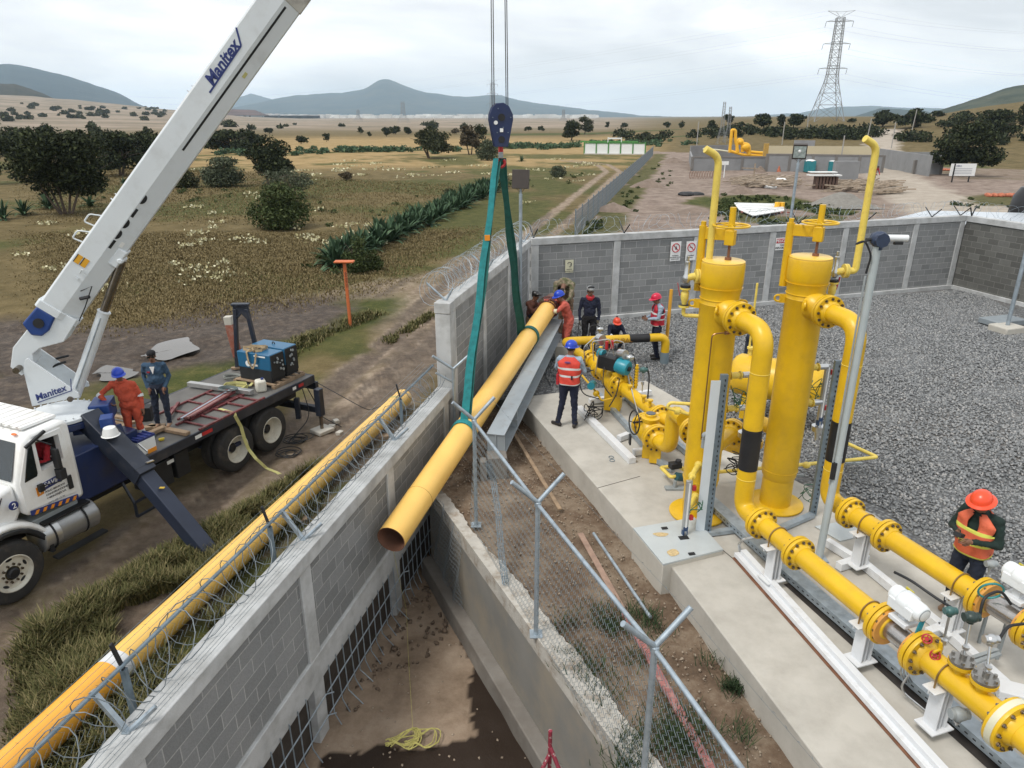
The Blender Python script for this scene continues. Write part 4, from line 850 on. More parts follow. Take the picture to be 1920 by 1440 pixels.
sign('danger sign reading PELIGRO on a red band',1466,457,.52,.40,danger); sign('small cream sign with a round symbol above the welders',1067,499,.26,.38,cream,SIGNB)
# orange marker post and red timber post in the field
q=P(657,611,g); h1=topz(q,492)
mk=thing('marker_post','thin orange pipeline marker post with a flat cap in the field','marker post',tuple(q)); m=MB(); m.beam(q,V((q.x-.03,q.y,h1)),.13,.10,up=(1,0,0)); part('post',m,ORG,mk,bevel=.01); m=MB(); m.box((q.x-.03,q.y,h1+.03),(.72,.35,.06)); part('cap_plate',m,ORG,mk,bevel=.015)
text('GAS DUCTO',.1,V((q.x-.0,q.y-.075,h1-.35)),(0,0,-1),(0,-1,0),INK,mk)
q=P(446,668,g); h1=topz(q,593); mk=thing('marker_post','square red marker post with a bare concrete top beside the flatbed','marker post',tuple(q)); m=MB(); m.beam(q,V((q.x-.12,q.y,h1-.27)),.24,.24,up=(1,0,0)); part('post',m,mat('faded_red_concrete',(.26,.09,.06),.9,0,.2,5,.2,30,(.33,.24,.2),.8,6),mk,bevel=.01); m=MB(); m.beam(V((q.x-.12,q.y,h1-.27)),V((q.x-.135,q.y,h1)),.24,.24,up=(1,0,0)); part('bare_top',m,CONC,mk,bevel=.01)
# red scaffold stand at the bottom edge
m=MB(); a=P(1032,1370,-.2); b0=P(1030,1436,-.75); m.cyl(a,V((a.x,a.y,-1.6)),.022,10); m.cyl(a-V((0,0,.22)),a+V((.38,-.45,-1.0)),.022,10); m.cyl(a-V((0,0,.32)),a+V((-.36,-.30,-.95)),.022,10)
solo('pipe_stand',m,mat('chipped_red_paint',(.22,.02,.04),.6,0,.2,8,.1,50,(.42,.38,.34),.9,22,.04,.6),'red chipped steel tripod stand in the pit at the bottom edge','stand')
# loose pipe and boards on the brown soil
m=MB(); a=P(1113,1000,-.30); b_=P(1220,1158,-.30); m.tube([a,b_],.024,14); solo('loose_pipe',m,GALV,'loose grey steel conduit lying on the brown soil','pipe')
m=MB(); m.beam(P(1172,1150,-.34),P(1365,1500,-.34),.10,.03); solo('red_board',m,WOODR,'long faded red board on the soil beside the chain link fence','board',bevel=.004)
m=MB(); m.beam(P(1088,1000,-.35),P(1166,1140,-.35),.09,.02); solo('board',m,mat('pale_board',(.30,.20,.15),.85,0,.2,8),'pale brown board on the soil left of the loose steel conduit','board',bevel=.004)
m=MB(); m.beam(P(962,810,-.33),P(1050,955,-.33),.07,.03); solo('board',m,WOOD,'narrow brown board on the soil below the slab edge','board',bevel=.004)
m=MB(); m.beam(wl(11.0,.06,-.25),wl(12.6,.06,-.25),.03,.16); solo('plank',m,WOOD,'plank leaning against the low wall beside the pipe','plank',bevel=.004)
# rope in the pit
ROPE=mat('yellow_rope',(.42,.38,.12),.85,0,.2,20)
m=MB(); c_=P(770,1385,-2.02); pts=[]
for i in range(180):
    a=i*.33; k=i/180; rx=.26+.06*math.sin(i*.21); ox=-.10 if (i//60)%2==0 else .16; pts.append(V((c_.x+ox+rx*.75*math.cos(a),c_.y+.12*math.sin(a*1.0+k)+.07*math.sin(a*2),c_.z-.03+.03*abs(math.sin(i)))))
m.tube(pts,.008,5); up=[P(775,1385,-2.0),P(770,1300,-2.05),P(765,1220,-2.02),P(762,1140,-1.9),V((-1.72,9.15,-1.0)),PA+V((0.0,.1,-.22))]
solo('rope',m,ROPE,'tangled coil of yellow rope on the pit floor','rope')
m=MB(); m.tube(bend(up,.3,4),.0035,4); solo('cord',m,ROPE,'thin cord hanging from the suspended pipe down to the rope','cord')
# ---------------------------------------------------------------- process piping
def flange(parent,c,ax,R=.215,th=.045,gap=.012,nb=12,mats=(None,),bore=.125,name='flange',col=YEL,bolt=CHROMED,double=True):
    ax=V(ax).normalized(); c=V(c); x=ax.orthogonal().normalized(); y=ax.cross(x)
    for s in ((-1,1) if double else (1,)):
        m=MB(); a=c+ax*s*gap/2; m.lathe([(bore*1.03,th*2.1),(bore*1.22,th*1.5),(bore*1.3,th),(R*.99,th),(R,th*.9),(R,th*.08),(R*.985,0)],a,ax*s,32); fo=part(name,m,col,parent)
    m=MB(); m.cyl(c-ax*gap*.6,c+ax*gap*.6,R*.80,28); part('gasket',m,BLACKS,parent)
    m=MB(); hl=th+.03
    for k in range(nb):
        a=2*PI*(k+.5)/nb; q=c+(x*math.cos(a)+y*math.sin(a))*R*.83; m.cyl(q-ax*(hl+.006),q+ax*(hl+.006),.011,6); m.cyl(q+ax*th,q+ax*(th+.022),.021,6); m.cyl(q-ax*(th+.022),q-ax*th,.021,6)
    part('bolts',m,bolt,parent)
    return
def stubvalve(parent,a,b,r=.035,col=YEL2,name='small_valve'):
    a=V(a);b=V(b);d=(b-a).normalized();L=(b-a).length; m=MB(); m.lathe([(r*.7,0),(r*.7,L*.12),(r*1.5,L*.13),(r*1.5,L*.2),(r*.9,L*.22),(r*1.15,L*.4),(r*1.15,L*.6),(r*.9,L*.76),(r*1.5,L*.78),(r*1.5,L*.86),(r*.7,L*.88),(r*.7,L)],a,d,18); return part(name,m,col,parent)
def handwheel(parent,c,ax,R,r,mtl,sp=5,name='handwheel',hub=.02):
    ax=V(ax).normalized(); x=ax.orthogonal().normalized(); y=ax.cross(x); m=MB(); m.torus(c,ax,R,r,32,8)
    for k in range(sp):
        a=2*PI*k/sp; m.cyl(V(c),V(c)+(x*math.cos(a)+y*math.sin(a))*R,r*.7,6)
    m.cyl(V(c)-ax*.02,V(c)+ax*.02,hub,12); return part(name,m,mtl,parent)
V1=P(1307,962,0); V2=P(1452,944,0)
def vessel(c,label,side):
    o=thing('gas_vessel',label,'pressure vessel',(c.x,c.y,0)); r=.266; B=V((c.x,c.y,0))
    m=MB(); m.lathe([(.43,.012),(.43,.035),(.42,.04)],B,n=44); part('base_plate',m,YEL,o)
    m=MB(); m.lathe([(.235,.04),(.235,.52)],B,n=36); part('skirt',m,YEL,o)
    m=MB(); m.lathe([(.19,.40),(.225,.46),(.256,.54),(r,.62),(r,1.2),(r,2.2),(r,3.36),(r+.006,3.37),(r,3.38),(r,3.48),(r+.012,3.56),(r+.03,3.60)],B,n=48); part('shell',m,YEL,o)
    m=MB(); m.torus(B+V((0,0,.64)),(0,0,1),r+.001,.006,44,6); m.torus(B+V((0,0,3.44)),(0,0,1),r+.003,.008,44,6); part('weld_ring',m,YEL,o,split=True)
    m=MB(); m.lathe([(r+.01,3.59),(.286,3.63),(.293,3.66),(.293,3.92),(.287,3.935)],B,n=48); part('closure_ring',m,YEL,o)
    m=MB(); m.lathe([(.284,3.92),(.288,3.955),(.272,3.965),(.02,3.97)],B,n=48); part('lid',m,mat('lid_yellow',(.76,.50,.09),.35,0,.05,3),o)
    ct=B+V((.05,-.02,3.97)); m=MB(); m.cyl(ct,ct+V((0,0,.035)),.045,16); m.cyl(ct,ct+V((0,0,.30)),.018,10); part('screw_spindle',m,RUST,o)
    # davit
    dl=V((-.27,.19,0)); m=MB(); m.cyl(B+dl+V((0,0,3.5)),B+dl+V((0,0,4.40)),.055,16); m.cyl(B+dl+V((0,0,4.40)),B+dl+V((0,0,4.46)),.035,12); dv=part('davit_post',m,YEL,o)
    m=MB(); a=B+dl+V((0,0,4.30)); b_=ct+V((0,0,.34)); m.beam(a,b_+(b_-a).normalized()*.04,.06,.16); m.box((b_.x,b_.y,b_.z-.04),(.13,.11,.2),rz=-.6); part('davit_arm',m,YEL,o,bevel=.008)
    m=MB(); m.cyl(ct+V((0,0,.30)),ct+V((0,0,.70)),.042,16); part('spindle_sleeve',m,YEL,o)
    handwheel(o,ct+V((0,0,.46)),(0,0,1),.235,.014,YEL,5,hub=.05)
    for a_ in (.15,2.9,4.35):
        dx=V((math.cos(a_),math.sin(a_),0)); dy=V((-dx.y,dx.x,0)); q=B+dx*(r+.05)+V((0,0,3.34)); m=MB(); m.box(q-dx*.02,(.1,.02,.13),Matrix((dx,dy,V((0,0,1)))).transposed()); m.torus(q+dx*.05,dy,.045,.016,18,6); part('lifting_lug',m,YEL,o)
    return o,B,r
def pipe(parent,pts,r,m_,rad=.3,name='pipe_run',n=24,seg=7):
    m=MB(); m.tube(bend(pts,rad,seg),r,n); return part(name,m,m_,parent)
vs1,B1,vr=vessel(V1,'left hand tall yellow pressure vessel with a handwheel on its lid','a')
vs2,B2,_=vessel(V2,'right hand tall yellow pressure vessel nearest the gravel','b')
ZR=.75; PRD=.125
def run_axis(pts,z=ZR): return [P(a,b,z) for a,b in pts]
A1=run_axis([(1425,978),(1495,1037),(1657,1168),(1726,1224),(1893,1358)]); A2=run_axis([(1588,960),(1667,1003),(1843,1120),(1912,1168)])
def fitline(pts):
    c_=sum(pts,V((0,0,0)))/len(pts); d=(pts[-1]-pts[0]).normalized(); return c_,d
def outlet(vo,B,A,label,nozz):
    c_,d=fitline(A); o=thing('pipe_run',label,'pipe',(A[1].x,A[1].y,0)); pj=lambda p:c_+d*(p-c_).dot(d)
    f0=pj(A[0]); rb=V((f0.x,f0.y,ZR))-d*.38; 
    zt=nozz; h=V((rb.x-B.x,rb.y-B.y,0)); L=h.length; hd=h.normalized(); top=V((B.x,B.y,zt))
    m=MB(); m.lathe([(.20,vr-.04),(.185,vr+.02),(.15,vr+.07),(PRD,vr+.10),(PRD,vr+.16)],top,hd,28); part('nozzle',m,YEL,vo)
    fc=top+hd*(vr+.27); flange(o,fc,hd,.225,.05)
    pipe(o,[fc+hd*.03,V((rb.x,rb.y,zt)),V((rb.x,rb.y,1.2))],PRD,YEL,.42,'riser')
    m=MB(); m.tube([V((rb.x,rb.y,1.95)),V((rb.x,rb.y,1.36))],PRD+.004,24); part('black_band',m,BLK,o)
    m=MB(); m.tube([V((rb.x,rb.y,1.30)),V((rb.x,rb.y,1.15))],PRD,24); 
    pipe(o,[V((rb.x,rb.y,1.3)),V((rb.x,rb.y,ZR)),f0+d*.02],PRD,YEL,.30,'elbow')
    for z_ in (1.22,zt-.55): mm_=MB(); mm_.torus(V((rb.x,rb.y,z_)),(0,0,1),PRD+.001,.005,30,5); part('weld_seam',mm_,YEL2,o)
    flange(o,f0+d*.03,d)
    return o,c_,d,pj
run1,c1,d1,pj1=outlet(vs1,B1,A1,'left yellow metering pipe run with a grey meter and white transmitter',3.28)
run2,c2_,d2,pj2=outlet(vs2,B2,A2,'right yellow metering pipe run nearest the man in the orange vest',3.30)
def seg(o,pj,a,b_,name='pipe_section',m_=YEL,r=PRD):
    m=MB(); m.tube([pj(a),pj(b_)],r,28); return part(name,m,m_,o)
e1=pj1(A1[0]); seg(run1,pj1,e1,A1[2]); seg(run2,pj2,pj2(A2[0]),A2[2])
flange(run1,pj1(A1[1]),d1); flange(run2,pj2(A2[1]),d2)
flange(run1,pj1(A1[2]),d1,.235); flange(run1,pj1(A1[3]),d1,.235); flange(run2,pj2(A2[2]),d2,.235); flange(run2,pj2(A2[3])+d2*.1,d2,.235)
ORR=mat('orange_gasket_ring',(.62,.30,.06),.5,0,.1,8)
for o,a,d in ((run1,pj1(A1[2]),d1),(run1,pj1(A1[3]),-d1),(run2,pj2(A2[2]),d2),(run2,pj2(A2[3])+d2*.1,-d2)):
    m=MB(); m.tube([a+d*.05,a+d*.085],.21,28); part('meter_ring',m,ORR,o)
m=MB(); m.tube([pj1(A1[2])+d1*.08,pj1(A1[3])-d1*.08],.115,28); part('meter_body',m,mat('meter_steel',(.42,.40,.38),.25,.9,.12,12),run1)
m=MB(); m.tube([pj2(A2[2])+d2*.08,pj2(A2[3])+d2*.02],.115,28); part('meter_body',m,mat('meter_steel',(.5,.5,.5)),run2)
seg(run1,pj1,A1[3],pj1(A1[3])+d1*3.2); seg(run2,pj2,A2[3],pj2(A2[3])+d2*2.5)
flange(run1,pj1(A1[4]),d1,.25,.055); 
m=MB(); m.tube([pj1(A1[4])-d1*.03,pj1(A1[4])+d1*.03],.257,30); part('pale_gasket',m,SIGNB,run1)
for o,pj,A,d,fr in ((run1,pj1,A1,d1,((0,1,.5),(1,2,.86),(3,4,.33))),(run2,pj2,A2,d2,((0,1,.5),(1,2,.80)))):
    for i,j,t_ in fr:
        q=pj(A[i]).lerp(pj(A[j]),t_); m=MB(); s_=V((d.y,-d.x,0)); 
        m.tube([q+s_*math.cos(a)*(PRD+.008)+V((0,0,1))*math.sin(a)*(PRD+.008) if 0<=a<=PI else None for a in [k*PI/14 for k in range(15)]],.010,6)
        m.cyl(q+s_*(PRD+.008),q+s_*(PRD+.008)-V((0,0,.2)),.010,6); m.cyl(q-s_*(PRD+.008),q-s_*(PRD+.008)-V((0,0,.2)),.010,6); part('u_bolt',m,mat('brass_bolt',(.30,.19,.07),.4,.6,.1,9),o)
# supports
def support(q,d,label,ztop=ZR-PRD):
    o=thing('pipe_support',label,'pipe support',(q.x,q.y,0)); s_=V((d.y,-d.x,0)).normalized(); R=Matrix((s_,V((d.x,d.y,0)).normalized(),V((0,0,1)))).transposed()
    m=MB(); hz=ztop-.13; m.box((q.x,q.y,.12+hz/2),(.012,.13,hz),R); m.box(V((q.x,q.y,.12+hz/2))+s_*.06,(.012,.15,hz),R); m.box(V((q.x,q.y,.12+hz/2))-s_*.06,(.012,.15,hz),R); part('upright',m,WHITEP,o)
    m=MB(); m.box((q.x,q.y,ztop-.008),(.40,.15,.016),R); m.box((q.x,q.y,ztop-.03),(.40,.012,.04),R); part('saddle_plate',m,WHITEP,o,bevel=.003)
    m=MB(); m.box((q.x,q.y,.116),(.28,.22,.015),R); part('foot_plate',m,WHITEP,o)
w_=['far','second','third','near']
for i,(a,b_,t_) in enumerate(((0,1,.5),(1,2,.86),(3,4,.33))): q=pj1(A1[a]).lerp(pj1(A1[b_]),t_); support(q,d1,['white steel support under the left pipe run, nearest the vessels','white steel support under the left pipe run just before the grey meter','white steel support under the left pipe run after the grey meter'][i])
for i,(a,b_,t_) in enumerate(((0,1,.5),(1,2,.80))): q=pj2(A2[a]).lerp(pj2(A2[b_]),t_); support(q,d2,['white steel support under the right pipe run, nearest the vessels','white steel support under the right pipe run beside the man in the orange vest'][i])
# meter transmitters
def transmitter(o,q,d,label,zz=.38):
    s_=V((d.y,-d.x,0)); t_=thing('flow_transmitter',label,'transmitter',tuple(q)); u=V((0,0,1))
    m=MB(); m.box(q+u*.16,(.22,.20,.05),rz=math.atan2(d.y,d.x)); m.box(q+u*.22,(.09,.09,.16),rz=math.atan2(d.y,d.x)); part('bracket',m,WHITEP,t_,bevel=.008)
    a=q+u*zz-d*.20; b_=q+u*(zz-.02)+d*.20; m=MB(); dd=(b_-a).normalized(); m.lathe([(.05,0),(.085,.02),(.095,.05),(.095,.13),(.11,.14),(.11,.26),(.095,.27),(.095,.36),(.085,.40),(.06,.415)],a,dd,24); m.box(a.lerp(b_,.5)-u*.045+s_*.0,(.30,.215,.12),rz=math.atan2(d.y,d.x)); part('housing',m,WHITEE,t_,bevel=.012)
    m=MB(); R=Matrix((dd,s_,dd.cross(s_))).transposed(); m.box(a.lerp(b_,.3)+s_*-.093+u*.04,(.10,.01,.075),R); part('yellow_plate',m,mat('plate_yellow',(.55,.47,.05),.4,0),t_)
    m=MB(); m.torus(b_+dd*.005,dd,.062,.010,24,6); m.cyl(b_,b_+dd*.012,.055,20); part('end_window',m,GREYP,t_)
    m=MB()
    for k in range(4): w0=b_-u*.06+s_*(.02*k-.03); m.tube(bend([w0,w0-u*.14+s_*.03,w0-u*.25-d*.03],.05,4),.007,5)
    part('cables',m,TEALP if zz<.39 else BLACKS,t_)
transmitter(run1,pj1(A1[2]).lerp(pj1(A1[3]),.45)+V((0,0,.05)),d1,'white flow transmitter with a yellow plate on the left pipe run meter')
transmitter(run2,pj2(A2[2]).lerp(pj2(A2[3]),.75)+V((0,0,.08)),d2,'white flow transmitter on the right pipe run meter at the frame edge',.42)
m=MB(); q=P(1858,1108,1.0); m.torus(q,(.2,1,.3),.12,.012,26,6); part('coiled_cable',m,mat('teal_cable',(.02,.22,.22),.5,0),run2)
# small fittings on run 1 near end
def blindfl(o,q,lab):
    m=MB(); m.lathe([(.055,.10),(.055,.20),(.115,.20),(.118,.235)],q,(0,0,1),20); part('branch_flange',m,YEL,o); m=MB(); m.lathe([(.112,.24),(.112,.265),(.03,.27),(.03,.33)],q,(0,0,1),20); 
    for k in range(6): a=k*PI/3; m.cyl(q+V((.09*math.cos(a),.09*math.sin(a),.265)),q+V((.09*math.cos(a),.09*math.sin(a),.295)),.017,6)
    part('blind_flange',m,mat('steel_grey',(.30,.29,.27),.35,.8,.1,12),o)
qa=P(1820,1270,ZR); qb=P(1858,1305,ZR); blindfl(run1,pj1(qa),''); blindfl(run1,pj1(qb),'')
def instr(label,q,h,head=GREYP,r=.05,tilt=(0,0,0),cable=None):
    o=thing('gauge_transmitter',label,'instrument',tuple(q)); q=V(q); t_=q+V((0,0,h))+V(tilt); m=MB(); m.cyl(q,t_,.012,8); m.cyl(q+V((0,0,h*.35)),q+V((0,0,h*.5)),.03,8); part('stem',m,CHROME,o)
    m=MB(); m.ell(t_+V((0,0,r*.6)),(r*1.25,r*1.1,r)); m.cyl(t_+V((-r*1.3,0,r*.6)),t_+V((r*1.3,0,r*.6)),r*.78,16); m.cyl(t_+V((0,0,-.03)),t_+V((0,0,r*.4)),r*.6,12); part('head',m,head,o)
    if cable:
        m=MB(); m.tube(bend([t_+V((r*1.4,0,r*.6))]+[t_+V(c) for c in cable],.08,4),.014,7); part('cable',m,BLACKS,o)
TG=mat('teal_grey_enamel',(.05,.12,.115),.4,.1,.1,8)
instr('teal gauge head standing over the red handwheels on the left pipe run',pj1(P(1785,1238,ZR))+V((.02,.0,.14)),.34,TG,.045,(.02,.05,.1),[(-.1,.1,.1),(-.25,.3,.16),(-.4,.35,.22)])
instr('dark green instrument head on the first blind flange of the left pipe run',pj1(qa)+V((0,0,.32)),.20,mat('dark_green_enamel',(.025,.045,.04),.4,.1),.055,(.05,.1,.12),[(.1,.05,.22),(.3,.12,.25),(.42,.1,.1)])
instr('grey junction head on a stem beside the left pipe run',P(1838,1130,.35),.52,GREYP,.05)
instr('grey instrument cap hanging under the near end of the left pipe run',pj1(P(1810,1280,ZR))+V((-.02,-.12,-.38)),.10,GREYP,.065)
instr('bright steel gauge fitting behind the blind flanges of the left pipe run',pj1(qb)+V((0,0,.32)),.14,CHROME,.05,(.05,.12,.1),[(.2,.1,.1),(.5,.2,.05)])
hw=thing('needle_valve','pair of small red handwheels on the left pipe run','valve',tuple(pj1(P(1773,1225,ZR))))
for dx in(0,.12): q=pj1(P(1770,1222,ZR))+d1*dx+V((-.05,-.02,.24-.10*(dx>0))); handwheel(hw,q,(-.5,-.6,.4),.042,.008,REDP,5)
m=MB(); q=pj1(P(1785,1238,ZR)); m.cyl(q+V((0,0,.1)),q+V((0,0,.28)),.022,10); m.cyl(q+V((-.09,-.05,.2)),q+V((.02,0,.2)),.014,8); part('valve_body',m,YEL,hw)
# inlet header: from the ground riser across and down to the vessels
HI=thing('pipe_run','yellow inlet pipe with a black band looping above the gravel behind the skid','pipe',(P(1150,720,0).x,P(1150,720,0).y,0))
c0_=P(1245,680,-.1); zt0=topz(c0_,632); r0=.105; k1=V((c0_.x,c0_.y,zt0)); k2=P(1058,640,zt0); k3=P(1135,700,.85); k4=P(1232,778,.62)
dd=(k4-k3).normalized()
pipe(HI,[V((c0_.x,c0_.y,.18)),k1,k2,k3-(k3-k2).normalized()*.0],r0,YEL,.22,'header')
m=MB(); m.cyl(V((c0_.x,c0_.y,-.15)),V((c0_.x,c0_.y,.19)),r0+.004,20); part('ground_sleeve',m,mat('grey_blue_paint',(.16,.21,.24),.6,0),HI)
m=MB(); m.tube([k1.lerp(k2,.17),k1.lerp(k2,.37)],r0+.004,24); part('black_band',m,BLK,HI)
text('NATURAL',.15,k1.lerp(k2,.48)+V((0,0,-.01))+V((.02,-r0-.004,0)),(k1-k2),(BDR.y,-BDR.x,0.15),mat('stencil_orange',(.30,.14,.02),.6,0),HI,'stencil_letters',align='CENTER')
k3b=P(1128,690,.86)
flange(HI,P(1105,672,.88),dd,.19,.04,bore=r0); 
IN=thing('pipe_run','thick yellow inlet pipe sloping down the skid to the control valves','pipe',(P(1190,750,0).x,P(1190,750,0).y,0))
i0=P(1105,672,.80); i0=k3; c_a=P(1112,676,.82); c_b=P(1150,712,.72); c_c=P(1185,742,.68); c_d=P(1236,780,.62)
m=MB(); m.tube([k2.lerp(k3,.55),c_a,P(1126,690,.8)],[r0+.002,r0+.05,.17],24); m.tube([P(1124,688,.8),P(1140,703,.75)],[.17,.17],24); part('reducer',m,YEL,IN)
m=MB(); m.ell(P(1150,712,.72),(.24,.24,.24),n=24,m=14); part('valve_ball',m,YEL,IN)
dv_=(c_d-c_b).normalized(); flange(IN,P(1163,722,.72),dv_,.27,.05,nb=12,bore=.14); flange(IN,P(1128,692,.75),dv_,.24,.05,bore=.14)
m=MB(); m.tube([P(1163,722,.70),P(1200,752,.66),P(1236,780,.62)],[.13,.12,.115],24); part('pipe_section',m,YEL,IN)
flange(IN,P(1236,780,.62),dv_,.21,.045,bore=.12)
for px_,py_ in ((1180,738),(1206,758),(1218,766)):
    q=P(px_,py_,.70); m=MB(); m.lathe([(.03,0),(.03,.10),(.055,.10),(.055,.13)],q+V((0,0,.05)),(0,0,1),14); part('branch_nozzle',m,YEL,IN)
m=MB(); q=P(1150,728,.3); m.box((P(1150,745,.3)),(.34,.3,.5),rz=-.3); part('valve_foot',m,YEL,IN,bevel=.01)
# actuator
AC=thing('valve_actuator','teal pneumatic valve actuator on top of the inlet valve','valve actuator',tuple(P(1155,705,.95)))
q=P(1160,685,1.15); ax_=V((.75,-.62,-.1)).normalized(); m=MB(); m.lathe([(.12,-.03),(.155,0),(.16,.05),(.16,.20),(.14,.25)],q-ax_*.02,ax_,14); part('drum',m,TEALP,AC); m=MB(); m.cyl(q+ax_*.23,q+ax_*.262,.05,16); part('drum_hub',m,BLACKS,AC)
m=MB(); m.box(q-ax_*.22,(.42,.26,.28),rz=math.atan2(ax_.y,ax_.x)); part('gearbox',m,BLACKS,AC,bevel=.02)
m=MB(); m.cyl(q-ax_*.48+V((0,0,.12)),q-ax_*.36+V((0,0,.12)),.10,16); part('side_disc',m,TEALP,AC)
m=MB(); m.cyl(q+V((0,0,-.30)),q+V((-.05,0,-.12)),.09,14); part('stem',m,YEL,AC)
m=MB()
for dx,dz in((-.30,.25),(-.18,.3)): m.cyl(q+ax_*dx+V((0,0,dz)),q+ax_*dx+V((0,0,dz+.16)),.035,10)
part('red_regulator',m,REDP,AC,split=True)
m=MB(); m.cyl(q+ax_*.02+V((0,.1,.22)),q+ax_*.02+V((.10,-.04,.24)),.095,20); m.cyl(q-ax_*.35+V((-.12,.1,.42)),q-ax_*.35+V((-.05,0,.42)),.11,18); part('pressure_gauge',m,CHROME,AC,split=True)
m=MB()
for pp_ in ([(-.5,0,.1),(-.55,0,.5),(-.2,0,.55),(-.1,0,.2)],[(-.3,.1,.0),(-.1,.1,.5),(.1,.1,.45),(.1,0,.1)],[(-.65,.1,-.1),(-.7,.1,.35),(-.4,.2,.6)],[(-.45,.05,-.2),(-.4,.05,.3),(-.3,-.05,.35)]): m.tube(bend([q+V(p) for p in pp_],.06,4),.010,6)
part('steel_tubing',m,CHROME,AC)
m=MB()
for pp_ in ([(-.5,0,-.1),(-.8,-.1,-.15),(-.75,-.3,-.5),(-.4,-.3,-.6)],[(-.3,-.1,0),(-.35,-.3,-.3),(-.15,-.3,-.55)],[(-.55,0,-.1),(-.9,0,.0),(-1.0,-.1,-.3)],[(0,-.2,-.2),(-.05,-.3,-.5),(-.2,-.35,-.75)]): m.tube(bend([q+V(p) for p in pp_],.15,5),.011,6)
part('black_cables',m,BLACKS,AC)
# small items around the inlet
BY=thing('bypass_pipe','thin yellow bypass pipe under the inlet valve','pipe',tuple(P(1120,760,.2))); pipe(BY,[P(1088,700,.75),P(1118,735,.45),P(1128,752,.4),P(1165,742,.5)],.022,YEL,.08,n=10); m=MB(); m.ell(P(1118,738,.45),(.07,.07,.07)); part('small_valve',m,YEL,BY); m=MB(); m.cyl(P(1108,724,.62),P(1112,720,.56),.08,16); part('teal_cap',m,TEALP,BY)
for i,(px_,py_) in enumerate(((1178,700),(1204,712))):
    instr(['thermowell with a looped steel lead on the inlet pipe beside the teal actuator','curved steel gauge fitting on the inlet pipe left of the first vessel'][i],P(px_,py_+22,.75),.55 if i==0 else .42,[CHROME,TG][i],.055,(0,0,0),[(.05,0,.12),(.12,0,-.1),(.1,-.1,-.7)])
for i,(px_,py_) in enumerate(((1166,715),(1192,722),(1200,745))):
    pass
m=MB()
for px_,py_ in ((1172,725),(1192,728)):
    q=P(px_,py_,.72); m.cyl(q,q+V((0,0,.5)),.028,10)
    for k in range(7): m.cyl(q+V((0,0,.06+.06*k)),q+V((0,0,.085+.06*k)),.040,12)
part('ribbed_sleeves',m,YEL,IN)
m=MB(); m.tube([P(1176,700,1.0),P(1203,800,.4)],.014,8); m.tube([P(1165,668,1.3),P(1172,655,1.35),P(1178,700,1.0)],.012,6); part('conduit',m,CHROME,IN)
# upper yellow valves behind
m=MB()
for i,(a,b_,z_) in enumerate(((1126,660,1.05),(1110,655,1.1))): q=P(a,b_,z_); m.cyl(q-V((0,0,.4)),q+V((0,0,.12)),.04,10); m.ell(q-V((0,0,.15)),(.07,.07,.08)); m.cyl(q-V((0,0,.33)),q-V((0,0,.29)),.08,14)
part('branch_valve',m,YEL,HI)
instr('round silver gauge on the inlet pipe next to the lettering',P(1124,632,zt0)+V((0,0,.02)),.12,CHROME,.06,(.0,0,.03),[(-.1,0,.15),(-.25,0,.12),(-.28,0,-.4),(-.1,-.1,-.6)])
# valve with black handwheel and riser to vessel 1
VV=thing('valve','yellow ball valve with a black handwheel left of the first vessel','valve',tuple(P(1222,835,.0)))
vb=P(1218,808,.52); vd=(P(1240,832,.5)-vb).normalized()
m=MB(); m.ell(vb,(.235,.235,.235),n=26,m=16); m.lathe([(.13,.15),(.165,.22),(.165,.27),(.10,.29),(.10,.33),(.09,.34)],vb,(0,0,1),26); part('body',m,YEL,VV)
m=MB(); m.lathe([(.085,.335),(.085,.35)],vb,(0,0,1),20); part('top_cap',m,GLASS,VV)
flange(VV,vb+vd*.28,vd,.25,.055,bore=.13); flange(VV,vb-vd*.26,vd,.23,.05,bore=.13)
hwc=vb+V((-.30,-.08,.20)); m=MB(); m.cyl(vb+V((-.05,0,.2)),hwc,.016,8); part('shaft',m,BLACKS,VV); handwheel(VV,hwc,(-.95,-.25,.1),.21,.013,BLACKS,3)
m=MB(); m.box(vb+V((-.36,-.10,-.12)),(.03,.12,.18)); part('tag_plate',m,BLACKS,VV)
m=MB(); m.box(vb+V((-.02,-.0,-.30)),(.16,.14,.44),rz=-.3); m.box(vb+vd*.30+V((0,0,-.28)),(.20,.05,.40),rz=-.3+PI/2*0); part('foot',m,YEL,VV,bevel=.008)
e0=vb+vd*.33; e1_=vb+vd*.56; n1=V((B1.x,B1.y,1.28)); up1=V((e1_.x+.06,e1_.y-.02,1.28))
CX=thing('pipe_run','yellow swan neck pipe rising from the ball valve into the first vessel','pipe',(e1_.x,e1_.y,0))
e1_=P(1262,835,.52); up1=P(1263,770,1.22); e1_=V((up1.x,up1.y,vb.z))
pipe(CX,[e0,e1_,up1,(n1-up1)*.35+up1],PRD,YEL,.24,'bent_pipe'); hd=(n1-up1); hd.z=0; hd.normalize()
nf_=V((B1.x,B1.y,up1.z))-hd*(vr+.14); flange(CX,nf_,hd,.225,.05); m=MB(); m.tube([nf_-hd*.2,nf_],PRD,24); part('pipe_section',m,YEL,CX); m=MB(); m.lathe([(.19,vr-.04),(.15,vr+.03),(PRD,vr+.06),(PRD,vr+.12)],V((B1.x,B1.y,up1.z)),-hd,26); part('nozzle',m,YEL,vs1)
